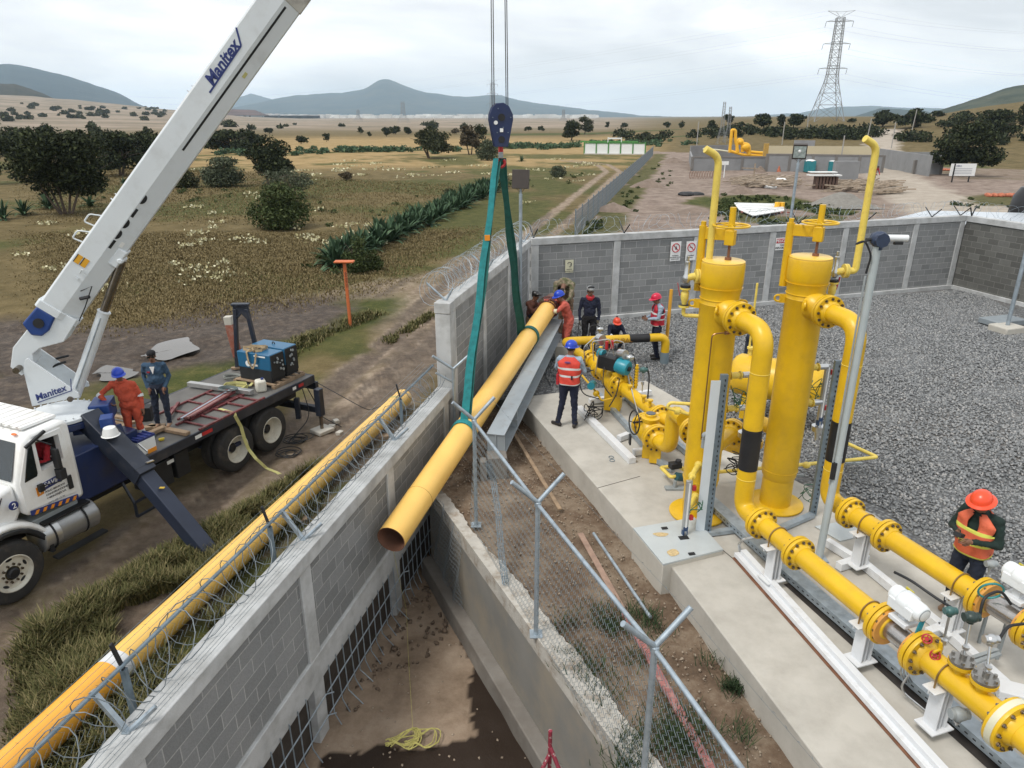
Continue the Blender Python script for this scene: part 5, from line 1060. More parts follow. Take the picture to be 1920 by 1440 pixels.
# header continuing behind the vessels toward vessel 2
q1=P(1236,780,.62); q2_=V((B2.x,B2.y,0)); 
BH=thing('pipe_run','yellow crossover pipe running behind the first vessel to the second','pipe',(P(1330,800,0).x,P(1330,800,0).y,0)); w1=q1+dv_*.3; w1.z=.62; w2=V((B2.x-.75,B2.y+1.1,.62)); w3=V((B2.x-.42,B2.y+.62,.62)); w4=V((w3.x,w3.y,1.22))
pipe(BH,[q1,w1,w2,w2+V((.45,-.5,0)),V((w2.x+.45,w2.y-.5,1.22)),V((B2.x,B2.y,1.22))],PRD-.01,YEL,.25,'pipe_section'); 
fl_=V((w2.x+.45,w2.y-.5,.80)); flange(BH,fl_,(0,0,1),.21,.045)
m=MB(); m.tube([V((B1.x,B1.y,1.0)),P(1375,810,1.0)],PRD,24); part('branch',m,YEL,BH); flange(BH,P(1374,810,1.0),(P(1375,810,1.0)-V((B1.x,B1.y,1.0))),.22,.05)
# horizontal tank behind
TK=thing('storage_tank','small horizontal yellow tank behind the two tall vessels','tank',(P(1400,745,0).x,P(1400,745,0).y,0))
ta=P(1372,672,.95); tb=P(1495,735,.80); ta=V((P(1385,740,0).x-.15,P(1385,740,0).y+.1,.80)); td=V((.86,-.5,0)).normalized(); tb=ta+td*1.75
ta=P(1385,700,.85)+V((0,0,0)); tb=ta+td*1.5
m=MB(); Lt=(tb-ta).length; m.lathe([(.02,-.20),(.2,-.17),(.36,-.09),(.42,0),(.42,Lt*.5),(.42,Lt),(.36,Lt+.09),(.2,Lt+.17),(.02,Lt+.2)],ta,td,34); part('shell',m,YEL,TK)
m=MB()
for t_ in(.15,.85): q=ta.lerp(tb,t_); m.box((q.x,q.y,.25),(.12,.6,.5),rz=math.atan2(td.y,td.x))
part('saddle',m,YEL,TK,split=True)
m=MB()
for t_,h_ in((.12,.14),(.55,.12)): q=ta.lerp(tb,t_); m.lathe([(.03,.40),(.03,.42+h_),(.075,.42+h_),(.075,.46+h_)],q,(0,0,1),14)
part('top_nozzle',m,YEL2,TK)
m=MB(); q=ta.lerp(tb,.1); m.cyl(q+V((0,0,.45)),q+V((0,0,1.9)),.022,10); part('vent_pipe',m,YEL2,TK)
# vents beside vessel tops
def vent(B,side,label,ztop,px_,py_,bx):
    o=thing('vent_pipe',label,'vent pipe',(B.x,B.y,3.2)); sd_=V(side).normalized(); a=B+sd_*(vr-.01)+V((0,0,3.16)); b_=a+sd_*.22
    pipe(o,[a,b_,b_+V((0,0,.16))],.028,YEL2,.05,'elbow_pipe',12)
    m=MB(); z0=.14
    m.lathe([(.03,.12),(.075,.12),(.075,.15),(.03,.155),(.04,.2),(.055,.25),(.055,.33),(.03,.37),(.075,.375),(.075,.40)],b_,(0,0,1),16); part('valve_body',m,YEL2,o)
    m=MB(); m.cyl(b_+V((0,0,.4)),b_+V((0,0,.435)),.07,14); m.cyl(b_+V((0,0,.155)),b_+V((0,0,.16)),.078,14); part('dark_gasket',m,BLACKS,o)
    m=MB(); m.beam(b_+V((0,0,.30))-sd_*.0,b_+sd_*.06*(1 if bx<0 else 1)+V((0,0,.30)),.02,.01); m.beam(b_+sd_*.07+V((0,0,.28)),b_+sd_*.11+V((0,0,.46)),.025,.01); part('red_lever',m,REDP,o)
    m=MB(); c_=b_+V((0,0,.46)); m.lathe([(.03,0),(.05,.03),(.05,.10),(.035,.12),(.035,.30),(.02,.31),(.02,.38)],c_,(0,0,1),14); part('relief_valve',m,CHROME,o)
    m=MB(); q=c_+V((0,0,.10))+V((.12,0,0)); m.cyl(c_+V((0,0,.08)),q,.05,14); m.cyl(q,q+V((.03,0,0)),.10,20); m.cyl(q+V((.035,0,0)),q+V((.06,0,0)),.10,20); part('side_flange',m,YEL2,o)
    s0=q+V((.06,0,0)); s1=q+V((.17,0,0)); t_=V((s1.x,s1.y,ztop)); lean=V((.02,0,0))
    pipe(o,[s0,s1,t_,t_+V((-.20,-.05,.10))],.048,YEL2,.11,'stack',16)
    return o
vent(B1,(-.97,.2,0),'pale yellow vent pipe with a bent tip left of the first vessel lid',5.30,0,0,-1)
vent(B2,(.93,.35,0),'pale yellow vent pipe with a bent tip right of the second vessel lid',5.42,0,0,1)
# copper line and drain fittings
m=MB(); tube_=[B1+V((.05,-vr-.03,3.02)),B1+V((-.14,-vr-.03,3.0)),B1+V((-.14,-vr-.02,1.4))]; m.tube(bend(tube_,.06,4),.010,6); m.cyl(B1+V((.03,-vr-.05,3.02)),B1+V((.16,-vr+.02,3.02)),.025,10); part('sample_line',m,COPPER,vs1)
m=MB(); m.cyl(B1+V((.07,-vr-.04,3.0)),B1+V((.07,-vr-.04,3.14)),.014,8); m.torus(B1+V((.07,-vr-.04,3.15)),(0,0,1),.04,.012,14,6); part('red_knob',m,REDP,vs1)
# level gauges + struts
def gauge(base,ztop,zbot,label,B=None,ang=0):
    o=thing('level_gauge',label,'level gauge',(base.x,base.y,zbot)); R=Matrix.Rotation(ang,3,'Z'); m=MB(); m.box((base.x,base.y,(ztop+zbot)/2),(.085,.05,ztop-zbot),R); part('steel_housing',m,mat('gauge_steel',(.45,.46,.46),.35,.7,.08,9),o,bevel=.006)
    m=MB(); f=R@V((0,-.028,0)); m.box(V((base.x,base.y,(ztop+zbot)/2))+f,(.022,.008,ztop-zbot-.08),R); part('sight_glass',m,SIGNW,o)
    m=MB()
    for z_ in(zbot+.2,ztop-.12): m.box(V((base.x,base.y,z_))+R@V((.07,-.02,0)),(.05,.05,.07),R)
    part('red_switch',m,REDP,o,split=True)
    m=MB(); m.lathe([(.035,-.02),(.035,-.10),(.10,-.10),(.10,-.13),(.10,-.18),(.05,-.2),(.03,-.34)],(base.x,base.y,zbot),(0,0,1),18); part('bottom_flange',m,CHROME,o)
    m=MB(); m.box((base.x,base.y,zbot-.02),(.07,.06,.14),R); part('blue_body',m,mat('dark_blue_enamel',(.02,.05,.12),.4,0),o)
    if B is not None:
        for z_ in(zbot+.30,ztop-.03):
            a=V((B.x,B.y,z_)); b_=V((base.x,base.y,z_)); d=(b_-a).normalized(); stubvalve(o,a+d*(vr-.01),b_-d*.14,.042); m=MB(); m.cyl(b_-d*.15,b_-d*.02,.045,12); part('union',m,CHROME,o)
    return o
g1=V((YP(1398,780,9.75).x+.02,9.75,0)); gauge(g1,2.30,1.45,'level gauge with red switches on the right side of the first vessel',B1,.3)
g2=V((YP(1541,760,10.05).x,10.05,0)); gauge(g2,2.32,1.42,'level gauge with red switches on the right side of the second vessel',B2,.3)
g3=P(1282,1012,0); gauge(V((g3.x,g3.y,0)),.98,.18,'low level gauge standing at the foot of the first vessel',None,.2)
for z_ in(.45,.98):
    a=V((B1.x,B1.y,z_)); b_=V((g3.x,g3.y,z_)); d=(b_-a).normalized(); stubvalve(vs1,a+d*(.2),b_-d*.04,.036)
def strut(label,base,top_,face=True):
    o=thing('instrument_stand',label,'steel stand',tuple(base)); m=MB(); d=(top_-base); m.beam(base,top_,.10,.06,up=(0,-1,0)); part('perforated_strut',m,GALVD,o)
    m=MB()
    n=int(d.length/.075)
    for i in range(1,n):
        q=base.lerp(top_,i/n); m.box(q+V((.012,-.034,0)),(.014,.006,.030))
    h_=part('slots',m,BLACKS,o)
    if face: m=MB(); off=V((-.115,-.03,0)); m.beam(base+off+V((0,0,-.0)),top_+off-V((0,0,.08)),.13,.012,up=(0,-1,0)); part('white_plate',m,mat('plate_white',(.60,.66,.70),.45,.1,.04,3),o)
    return o
sb1=P(1325,1000,.02); st1=V((sb1.x,sb1.y,topz(sb1,702))); strut('slotted steel stand with a long white plate in front of the first vessel',sb1,st1)
sb2=P(1523,965,.02); st2=V((sb2.x,sb2.y,topz(sb2,676))); strut('slotted galvanised stand to the right of the second vessel',sb2,st2,False)
m=MB(); m.beam(P(1325,1000,.05),P(1445,985,.05),.09,.06); solo('steel_channel',m,GALV,'short galvanised channel at the foot of the stand with the white plate','steel channel')
m=MB(); m.beam(P(1523,965,.05),P(1430,1005,.05),.10,.06); solo('steel_channel',m,GALV,'short galvanised channel at the foot of the stand beside the second vessel','steel channel')
# drain pipes on the slab
DR=thing('drain_pipe','thin pale yellow drain pipe crossing from the vessels out over the gravel','pipe',(P(1500,880,0).x,P(1500,880,0).y,0)); pipe(DR,[P(1345,885,.25),P(1440,877,.25),P(1600,862,.25),P(1645,857,.25),P(1590,832,.25)],.032,YEL2,.05,n=12)
for px_,py_ in ((1487,873),(1512,872)): q=P(px_,py_,.25); m=MB(); m.ell(q,(.07,.06,.06)); part('valve_body',m,YEL2,DR)
m=MB()
for px_,py_ in((1600,870),(1490,893)): q=P(px_,py_,.0); m.box(q+V((0,0,.10)),(.04,.04,.22)); m.box(q+V((0,0,.02)),(.3,.05,.03))
part('pipe_rest',m,GREYP,DR,split=True)
DL=thing('drain_valve','pale yellow drain valve with black actuator left of the first vessel foot','valve',tuple(P(1262,905,0))); pipe(DL,[P(1240,877,.2),P(1270,873,.2),P(1290,885,.25)],.035,YEL2,.05,n=12); pipe(DL,[P(1240,877,.2),P(1258,895,.2),P(1282,890,.2)],.032,YEL2,.05,n=12); m=MB(); q=P(1266,872,.36); m.box(q,(.2,.13,.1),rz=.3); m.cyl(q+V((.05,0,-.05)),q+V((.05,0,.10)),.05,12); part('actuator',m,BLACKS,DL,bevel=.01); m=MB(); q=P(1268,893,.22); m.cyl(q,q+V((.14,.05,-.05)),.07,16); part('blue_body',m,mat('dark_teal',(.015,.07,.09),.4),DL); m=MB(); m.box(P(1265,915,.02),(.32,.12,.03)); m.cyl(P(1265,915,.02),P(1265,915,.02)+V((0,0,.14)),.03,8); part('foot',m,GREYP,DL)
LU=thing('bleed_valve','small yellow bleed pipe sticking out left of the first vessel','valve',tuple(B1+V((-.4,.1,1.6)))); pipe(LU,[B1+V((-vr+.02,.05,1.82)),B1+V((-vr-.28,.1,1.82)),B1+V((-vr-.32,.1,1.74)),B1+V((-vr-.0,.05,1.66))],.026,YEL2,.05,n=10); m=MB(); m.cyl(B1+V((-vr-.20,.09,1.70)),B1+V((-vr-.13,.08,1.70)),.06,14); part('flange',m,YEL2,LU)
# green / black cable tangles on the vessels
GRN=mat('green_cable',(.02,.10,.05),.5,0,.1,9)
def tangle(label,c_,R,n,mtl,seed,r=.006):
    rg=random.Random(seed); m=MB()
    for i in range(n):
        pts=[c_+V((rg.uniform(-1,1)*R,rg.uniform(-.5,.5)*R,rg.uniform(-1,1)*R)) for _ in range(5)]; m.tube(bend(pts,R*.6,6),r,5)
    return solo('cable',m,mtl,label,'cable')
tangle('loose green cables on the right of the first vessel',g1+V((-.15,-.1,1.95)),.18,5,GRN,1); tangle('black cable loops beside the foot of the first vessel',g1+V((-.1,-.1,.85)),.20,6,BLACKS,2,.008)
tangle('loose green cables on the right of the second vessel',g2+V((-.15,.05,1.9)),.18,5,GRN,3); tangle('green cable loops around the low level gauge',V((g3.x+.12,g3.y,.55)),.13,4,GRN,4); tangle('green cable loops at the foot of the second vessel',B2+V((.5,-.1,.25)),.16,4,GRN,5)
tangle('black cables lying under the inlet valve',P(1112,770,.25),.22,7,BLACKS,8,.009)
m=MB(); q=B1+V((-.12,-vr-.10,1.45)); m.cyl(q,q+V((0,0,-.14)),.035,12); m.cyl(q+V((0,0,.06)),q+V((.02,-.06,.06)),.05,14); m.tube(bend([q,q+V((.2,-.02,.1)),q+V((.25,-.05,-.5)),q+V((.12,-.05,-.5)),q+V((.15,0,.1))],.08,4),.007,5); solo('pressure_regulator',m,GREYP,'grey pressure regulator with a looped lead on the front of the first vessel','regulator')
m=MB(); q=P(1415,655,1.1); 
m.box(P(1411,650,.9)+V((0,0,.0)),(.26,.22,.45),rz=.3); m.ell(P(1411,632,1.15),(.14,.12,.13)); m.beam(P(1398,668,.5),P(1408,630,1.0),.04,.02); solo('backpack',m,mat('navy_fabric',(.015,.022,.04),.8,0,.2,9),'dark backpack standing behind the horizontal yellow tank','backpack',bevel=.03)
# ---------------------------------------------------------------- skid frames
def rail(name,label,pts,w,h,mtl,z=.06,cat='steel beam'):
    o=thing(name,label,cat,tuple(P(*pts[0],0))); m=MB(); q=[P(a,b_,z) for a,b_ in pts]
    for a,b_ in zip(q[:-1],q[1:]): m.beam(a,b_,w,h)
    part('beam',m,mtl,o,bevel=.004); return o
rail('skid_frame','white steel skid beam with cross arms at the left edge of the slab',[(1085,765),(1186,864)],.14,.11,WHITEP)
for (a,b_) in (((1160,822),(1178,815)),((1188,848),(1212,845))):
    m=MB(); m.beam(P(*a,.07),P(*b_,.07),.11,.10); solo('cross_arm',m,WHITEP,'white cross arm joining the left skid beam, %s'%('upper one' if a[0]<1170 else 'lower one'),'steel beam')
rail('skid_frame','galvanised skid beam running under the inlet pipe to the ball valve',[(1122,738),(1195,820),(1232,862),(1262,880)],.09,.10,GALV,.08)
rail('skid_frame','galvanised skid beam between the inlet pipe and the first vessel',[(1172,742),(1232,800),(1300,858)],.09,.10,GALV,.08)
rail('skid_frame','white cross beam under the teal actuator',[(1105,752),(1220,735)],.10,.10,WHITEP,.10)
ct=thing('cable_tray','long galvanised cable tray running under the left pipe run','cable tray',tuple(P(1500,1085,0)))
m=MB(); tr=[P(1340,950,.09),P(1400,1010,.09),P(1775,1384,.09)]; tr=[P(1330,938,.10),P(1478,1072,.10),P(1775,1325,.10),P(1920,1450,.10)]
for a,b_ in zip(tr[:-1],tr[1:]): m.beam(a,b_,.20,.10)
part('tray',m,GALV,ct,bevel=.004)
m=MB(); dt=(tr[-1]-tr[0]).normalized(); sn=V((dt.y,-dt.x,0)); sn=sn if sn.x<0 else -sn
for a,b_ in zip(tr[:-1],tr[1:]):
    L=(b_-a).length; n=int(L/.09); d_=(b_-a)/L; s_=V((d_.y,-d_.x,0)); s_=s_ if s_.x<0 else -s_
    for i in range(n): q=a+d_*(i+.5)*.09+s_*.101; m.box(q,(.035,.004,.014),rz=math.atan2(d_.y,d_.x))
part('slots',m,BLACKS,ct)
m=MB(); m.beam(P(1480,1093,.006),P(1880,1450,.006),.17,.004); solo('painted_gap_shade',m,mat('gap_shade_dark',(.035,.03,.027),.9,0,.3,5),'dark strip painted as the shaded gap beside the galvanised tray','painted shade')  # dark sheet coloured to stand for the shaded gap beside the tray
dbl=thing('skid_frame','long double white steel beam along the left pipe run','steel beam',tuple(P(1400,1040,0)))
for k,(o_,h_,z_) in enumerate(((0,.12,.085),(-.095,.06,.05))):
    m=MB(); a=P(1393,1037,z_); b_=P(1760,1440,z_); s_=(b_-a).normalized(); nn=V((s_.y,-s_.x,0)); nn=nn if nn.x>0 else -nn; m.beam(a+nn*o_,b_+nn*o_+s_*1,.085,h_); part('beam',m,WHITEP,dbl,bevel=.004)
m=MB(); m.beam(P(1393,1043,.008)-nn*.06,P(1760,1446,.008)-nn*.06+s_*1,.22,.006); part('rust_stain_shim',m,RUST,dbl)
rf_=thing('skid_frame','white steel frame on the slab between the two pipe runs','steel beam',tuple(P(1600,1050,0)))
for a,b_ in (((1550,1016),(1608,1052)),((1572,1062),(1625,1045)),((1610,1050),(1768,1178)),((1768,1178),(1935,1330)),((1740,1188),(1800,1165))):
    m=MB(); m.beam(P(*a,.07),P(*b_,.07),.10,.11); part('beam',m,WHITEP,rf_,bevel=.004)
# small steel tubes
m=MB(); m.tube(bend([P(1445,1000,.35),P(1392,1012,.30),P(1385,1020,.1),P(1388,1035,.06)],.06,5),.02,8); solo('conduit',m,CHROME,'bent bright conduit near the end of the double white beam','conduit')
m=MB()
for dx in(0,6,12): m.tube(bend([P(1694+dx,1235,.55),P(1688+dx,1262,.35),P(1700+dx,1280,.12)],.06,4),.010,6)
m.tube(bend([P(1712,1255,.5),P(1690,1285,.25),P(1695,1300,.1),P(1750,1345,.1)],.06,4),.012,6); solo('conduit',m,CHROME,'bundle of thin bright conduits dropping below the grey meter','conduit')
rk=thing('instrument_rack','grey angle iron instrument rack between the two pipe runs','rack',tuple(P(1850,1230,0))); m=MB(); m.beam(P(1868,1235,.0),P(1868,1235,.0)+V((0,0,.62)),.035,.035,up=(1,0,0)); m.beam(P(1835,1205,.0),P(1835,1205,.0)+V((0,0,.75)),.03,.03,up=(1,0,0)); part('upright',m,GREYP,rk); m=MB(); m.beam(P(1810,1238,.22),P(1870,1218,.22),.04,.03); m.beam(P(1815,1246,.22),P(1875,1226,.22),.04,.03); part('shelf_bar',m,GREYP,rk)
# thin beams hidden bottom right
m=MB(); m.box(P(1905,1300,.16),(.35,.22,.12),rz=-.4); solo('junction_box',m,WHITEP,'white junction box near the lower right corner','box',bevel=.01)
# ---------------------------------------------------------------- concrete box with steel cover
m=MB(); m.beam(P(1356,1032,.003),P(1450,1110,.003),.012,.004); m.beam(P(1302,972,.003),P(1345,962,.003),.012,.004); m.beam(P(1120,915,.003),P(1200,893,.003),.010,.004); solo('slab_joint',m,mat('joint_dark',(.07,.065,.06),.9,0),'thin dark joints cut in the slab around the raised concrete pit','joint')
bx=thing('valve_pit','raised concrete pit with a pale steel cover at the slab edge','concrete pit',tuple(P(1250,1040,0)))
bz=.07; q=[P(1187,992,bz),P(1302,972,bz),P(1356,1032,bz),P(1243,1060,bz)]
m=MB(); m.prism([p+V((0,0,-.62)) for p in q],(0,0,.61)); part('concrete_box',m,CONC,bx,bevel=.01)
m=MB(); m.prism([p+V((0,0,-.008)) for p in q],(0,0,.03)); part('steel_cover',m,mat('cover_plate',(.47,.51,.52),.55,.15,.05,3,.03,30,(.38,.41,.42),.5,2),bx,bevel=.004)
for a,b_ in((1246,990),(1297,1038)): m=MB(); p_=P(a,b_,bz+.035); m.box(p_,(.09,.05,.012),rz=.2); part('cover_handle',m,BLACKS,bx)
m=MB(); p_=P(1282,1008,bz+.026); m.box(p_,(.14,.09,.006),rz=.2); part('opening',m,BLACKS,bx)
m=MB(); p_=P(1239,1002,bz+.026); m.add([p_+V((.11*math.cos(a)*(1+.15*math.sin(3*a)),.055*math.sin(a),0)) for a in [k*PI/12 for k in range(24)]],[tuple(range(24))]); part('rust_patch',m,mat('tan_stain',(.50,.38,.20),.8,0,.25,30),bx,smooth=False)
m=MB(); p_=P(1262,1036,bz+.026); m.add([p_+V((.085*math.cos(a),.085*math.sin(a)*(1+.2*math.sin(2*a)),0)) for a in [k*PI/12 for k in range(24)]],[tuple(range(24))]); part('rust_patch',m,mat('tan_stain',(.5,.38,.2)),bx,smooth=False)
# steel cover by second vessel
m=MB(); q=[P(1520,1000,.01),P(1590,975,.01),P(1650,1012,.01),P(1590,1040,.01)]; q=[P(1527,988,.004),P(1600,975,.004),P(1640,1000,.004),P(1575,1016,.004)]; m.prism(q,(0,0,.016)); solo('steel_cover',m,mat('cover_plate',(.5,.53,.54)),'flat pale steel cover on the slab to the right of the second vessel','steel cover',bevel=.003)
# small loops and marks on the slab
m=MB(); p_=P(1146,857,.01); m.torus(p_,(0,0,1),.045,.006,14,5); m.torus(p_+V((0,-.13,0)),(0,0,1),.045,.006,14,5); solo('wire_ring',m,GALVD,'two small wire rings lying on the slab','wire ring')
# camera mast
mb_=P(1535,1048,0); mt=topz(mb_,462); MS=thing('detector_mast','tall pale steel mast with a blue detector head and white tube','mast',tuple(mb_))
m=MB(); m.cyl(mb_,V((mb_.x+.02,mb_.y,1.6)),.05,16); m.cyl(V((mb_.x+.02,mb_.y,1.6)),V((mb_.x+.03,mb_.y,mt)),.047,16); part('pole',m,mat('pale_grey_paint',(.42,.47,.48),.45,.1,.05,5),MS); m=MB(); m.box((mb_.x,mb_.y,.01),(.2,.2,.02)); part('foot_plate',m,GALV,MS)
m=MB(); m.cyl((mb_.x-.03,mb_.y-.03,1.28),(mb_.x-.03,mb_.y-.03,1.52),.035,8); part('gland',m,BLACKS,MS); m=MB(); m.tube([V((mb_.x-.05,mb_.y-.02,1.2)),V((mb_.x-.06,mb_.y-.02,mt-.35))],.012,6); part('conduit',m,GREYP,MS)
hc=V((mb_.x+.04,mb_.y,mt+.08)); m=MB(); m.ell(hc,(.105,.09,.10)); m.cyl(hc-V((.0,.09,0)),hc+V((0,.09,0)),.085,8); m.cyl(hc-V((0,0,.12)),hc,.05,10); part('detector_head',m,mat('detector_blue',(.03,.045,.085),.5,.1,.2,20),MS)
m=MB(); m.tube([hc+V((.09,0,.02)),hc+V((.32,-.02,.02))],.038,18); part('white_tube',m,WHITEE,MS); m=MB(); m.box(hc+V((.22,-.02,-.04)),(.10,.04,.03)); part('bracket',m,BLACKS,MS)
m=MB(); m.tube(bend([hc+V((-.08,0,.0)),hc+V((-.2,-.02,-.02)),hc+V((-.3,-.02,-.06)),hc+V((-.18,-.02,.0)),hc+V((-.08,-.04,-.18)),V((mb_.x-.06,mb_.y-.02,mt-.32))],.06,4),.013,6); m.cyl(hc-V((.16,0,0)),hc-V((.08,0,0)),.02,8); part('cable',m,BLACKS,MS)
# slanted pipe post by the back wall and right lamp pole with its base
pb_=P(1247,668,-.1); m=MB(); z_=topz(pb_,545); m.cyl(pb_,V((pb_.x+.06,pb_.y+.15,z_)),.045,12); solo('vent_post',m,mat('orange_yellow_paint',(.62,.32,.03),.45,0),'slim orange yellow post standing behind the man in the red vest','post')
pp_=P(1887,618,-.05); o=thing('lamp_pole','grey steel pole on a concrete block at the right edge of the yard','pole',tuple(pp_)); m=MB(); m.cyl(pp_,V((pp_.x+.0,pp_.y,5.0)),.055,14); part('pole',m,GALV,o)
m=MB(); m.box((pp_.x,pp_.y,-.02),(.75,.62,.22),rz=.3); part('concrete_base',m,CONC,o,bevel=.04)
m=MB(); q=P(1880,600,.05); m.box((q.x,q.y,.02),(1.15,.65,.16),rz=.3); part('flat_lid',m,mat('lid_grey',(.22,.25,.27),.6,0,.1,5),o,bevel=.015)
# ---------------------------------------------------------------- crane truck
TA=V((-8.1,9.72,0)); TDv=V((.394,.919,0)).normalized(); TWv=V((-TDv.y,TDv.x,0))
TM=Matrix.Translation(V((TA.x,TA.y,g)))@Matrix((TDv,TWv,V((0,0,1)))).transposed().to_4x4()
def tp(s,w,h): return TM@V((s,w,h))
TR=thing('crane_truck','white truck with a navy turret, tall white telescopic boom and a flatbed','crane truck',tuple(tp(3,1.1,0)))
def tpart(name,mb,m,parent=TR,**k): mb.xf(TM); return part(name,mb,m,parent,**k)
# cab
cabp=[(.43,1.42),(.42,1.93),(.68,2.58),(.80,2.68),(1.38,2.70),(1.47,2.62),(1.46,1.22),(1.30,1.20),(.48,1.32)]
def sidepoly(m,pts,w0,w1,inset=0): m.prism([V((s,w0,h)) for s,h in pts],V((0,w1-w0,0)))
m=MB(); n=len(cabp); ws=[.04,.0,.0,.06,.25,1.1,1.95,2.14,2.2,2.2,2.16]
lay=[]
for i,(w,cr,sh) in enumerate(((.05,0,0),(.02,.0,0),(.10,.0,1),(.35,.03,1),(1.1,.045,1),(1.85,.03,1),(2.1,.0,1),(2.18,0,0),(2.15,0,0))): pass
m=MB(); sidepoly(m,cabp,.04,2.16); cab=tpart('cab',m,TRUCKW,bevel=.06)
m=MB(); m.box((1.1,1.1,2.735),(.60,1.75,.05)); 
for k in range(9): m.box((1.06,.32+k*.195,2.765),(.66,.035,.012))
tpart('roof_ribs',m,TRUCKW,cab,bevel=.01)
m=MB(); m.ell((.72,.30,2.665),(.03,.06,.018)); tpart('marker_lamp',m,mat('amber_lens',(.75,.16,.02),.25,0),cab); m=MB(); m.ell((.72,1.0,2.69),(.03,.06,.018)); tpart('marker_lamp',m,mat('amber_lens',(.75,.16,.02)),cab)
# windscreen
m=MB(); a=V((.415,.22,1.97)); 
m.add([V((.408,.16,1.97)),V((.408,2.04,1.97)),V((.655,1.96,2.55)),V((.655,.22,2.55))],[(3,2,1,0)]); tpart('windscreen',m,GLASS,cab,smooth=False)
m=MB()
for w0 in(.5,1.3): m.beam((.402,w0,1.98),(.50,w0+.45,2.24),.02,.012)
tpart('wiper',m,BLACKS,cab,split=True)
# door with windows
dr=None
m=MB(); dp=[(.46,1.40),(.45,1.93),(.68,2.50),(.78,2.585),(1.30,2.60),(1.33,2.40),(1.33,1.36),(.52,1.42)]; sidepoly(m,dp,.022,.045); dr=tpart('door',m,TRUCKW,TR,bevel=.012)
cut=MB(); sidepoly(cut,[(.84,2.52),(1.24,2.50),(1.23,2.06),(1.17,2.02),(.83,2.00)],-.2,1.5); cut.xf(TM); cm_=meshobj('cutter',cut.v,cut.f,BLACKS,None,None,False)
for ob_ in (cab,dr):
    bo=ob_.modifiers.new('cut','BOOLEAN'); bo.operation='DIFFERENCE'; bo.object=cm_; bo.solver='EXACT'
    bpy.context.view_layer.update(); me_=bpy.data.meshes.new_from_object(ob_.evaluated_get(bpy.context.evaluated_depsgraph_get())); ob_.modifiers.clear(); ob_.data=me_
bpy.data.objects.remove(cm_)
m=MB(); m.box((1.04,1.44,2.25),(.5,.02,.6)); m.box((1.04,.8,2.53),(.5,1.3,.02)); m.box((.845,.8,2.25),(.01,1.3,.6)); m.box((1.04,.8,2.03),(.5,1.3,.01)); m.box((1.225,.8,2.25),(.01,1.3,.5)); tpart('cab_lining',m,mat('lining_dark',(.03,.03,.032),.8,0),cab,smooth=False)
def win(pts,name,mt=GLASS): m=MB(); sidepoly(m,pts,.008,.026); return tpart(name,m,mt,dr,bevel=.006)
win([(.53,1.93),(.70,2.46),(.78,2.50),(.76,2.0),(.74,1.95)],'vent_window')
m=MB(); m.beam((.66,.0,2.50),(1.02,-.01,2.66),.05,.05); tpart('window_visor',m,BLACKS,dr,bevel=.01)
m=MB(); m.box((1.235,.005,1.60),(.085,.03,.26)); tpart('handle',m,BLACKS,dr,bevel=.015)
m=MB(); m.box((1.03,-.12,2.17),(.06,.15,.36)); m.box((1.05,-.11,1.88),(.11,.15,.19)); m.beam((.86,.02,2.56),(1.02,-.1,2.42),.025,.025); m.beam((1.0,-.1,2.40),(1.04,-.1,1.74),.02,.02); m.beam((.76,.0,1.76),(1.04,-.1,1.74),.02,.02); m.box((.73,-.03,1.75),(.09,.07,.13)); tpart('mirror',m,BLACKS,cab,bevel=.012)
# lettering on the door
def ttext(s,size,s0,h0,mt,w=.014,al='LEFT',bold=0.,shear=0): text(s,size,tp(s0,w,h0),TDv,-TWv,mt,dr,align=al,bold=bold,shear=shear)
m=MB(); sidepoly(m,[(.79,1.66),(1.18,1.70),(1.18,1.83),(.79,1.79)],.012,.022); tpart('blue_plate',m,INKB,dr); m=MB(); sidepoly(m,[(.67,1.60),(.78,1.61),(.78,1.77),(.67,1.76)],.012,.022); tpart('orange_plate',m,INKO,dr)
ttext('SAVIPOL',.105,.80,1.745,SIGNW,.010,bold=.015,shear=.2); ttext('i',.13,.70,1.68,SIGNW,.010,bold=.02)
for k,s_ in enumerate(('POLO SERVICIOS','CONSTRUCCIONES','Y MONTAJES S.A.')): ttext(s_,.046,.80,1.615-k*.060,INK,.014,bold=.006)
ttext('(341) 488 12 36',.046,.80,1.405,mat('ink_grey',(.3,.32,.35),.6,0),.014)
m=MB(); sidepoly(m,[(.50,1.335),(1.32,1.235),(1.32,1.315),(.50,1.415)],.010,.03); tpart('navy_stripe',m,INKB,cab)
for k in range(6): m=MB(); x0=.55+k*.13; y0=1.33-(x0-.5)*.122; sidepoly(m,[(x0,y0+.006),(x0+.05,y0+.0),(x0+.09,y0+.062),(x0+.04,y0+.068)],.002,.012); tpart('orange_chevron',m,INKO,cab)
m=MB(); m.cyl((.28,.02,1.64),(.28,.035,1.64),.075,20); q_=tpart('round_decal',m,INKB,cab); text('2',.13,tp(.28,.006,1.64),TDv,-TWv,SIGNW,cab,align='CENTER',bold=.01)
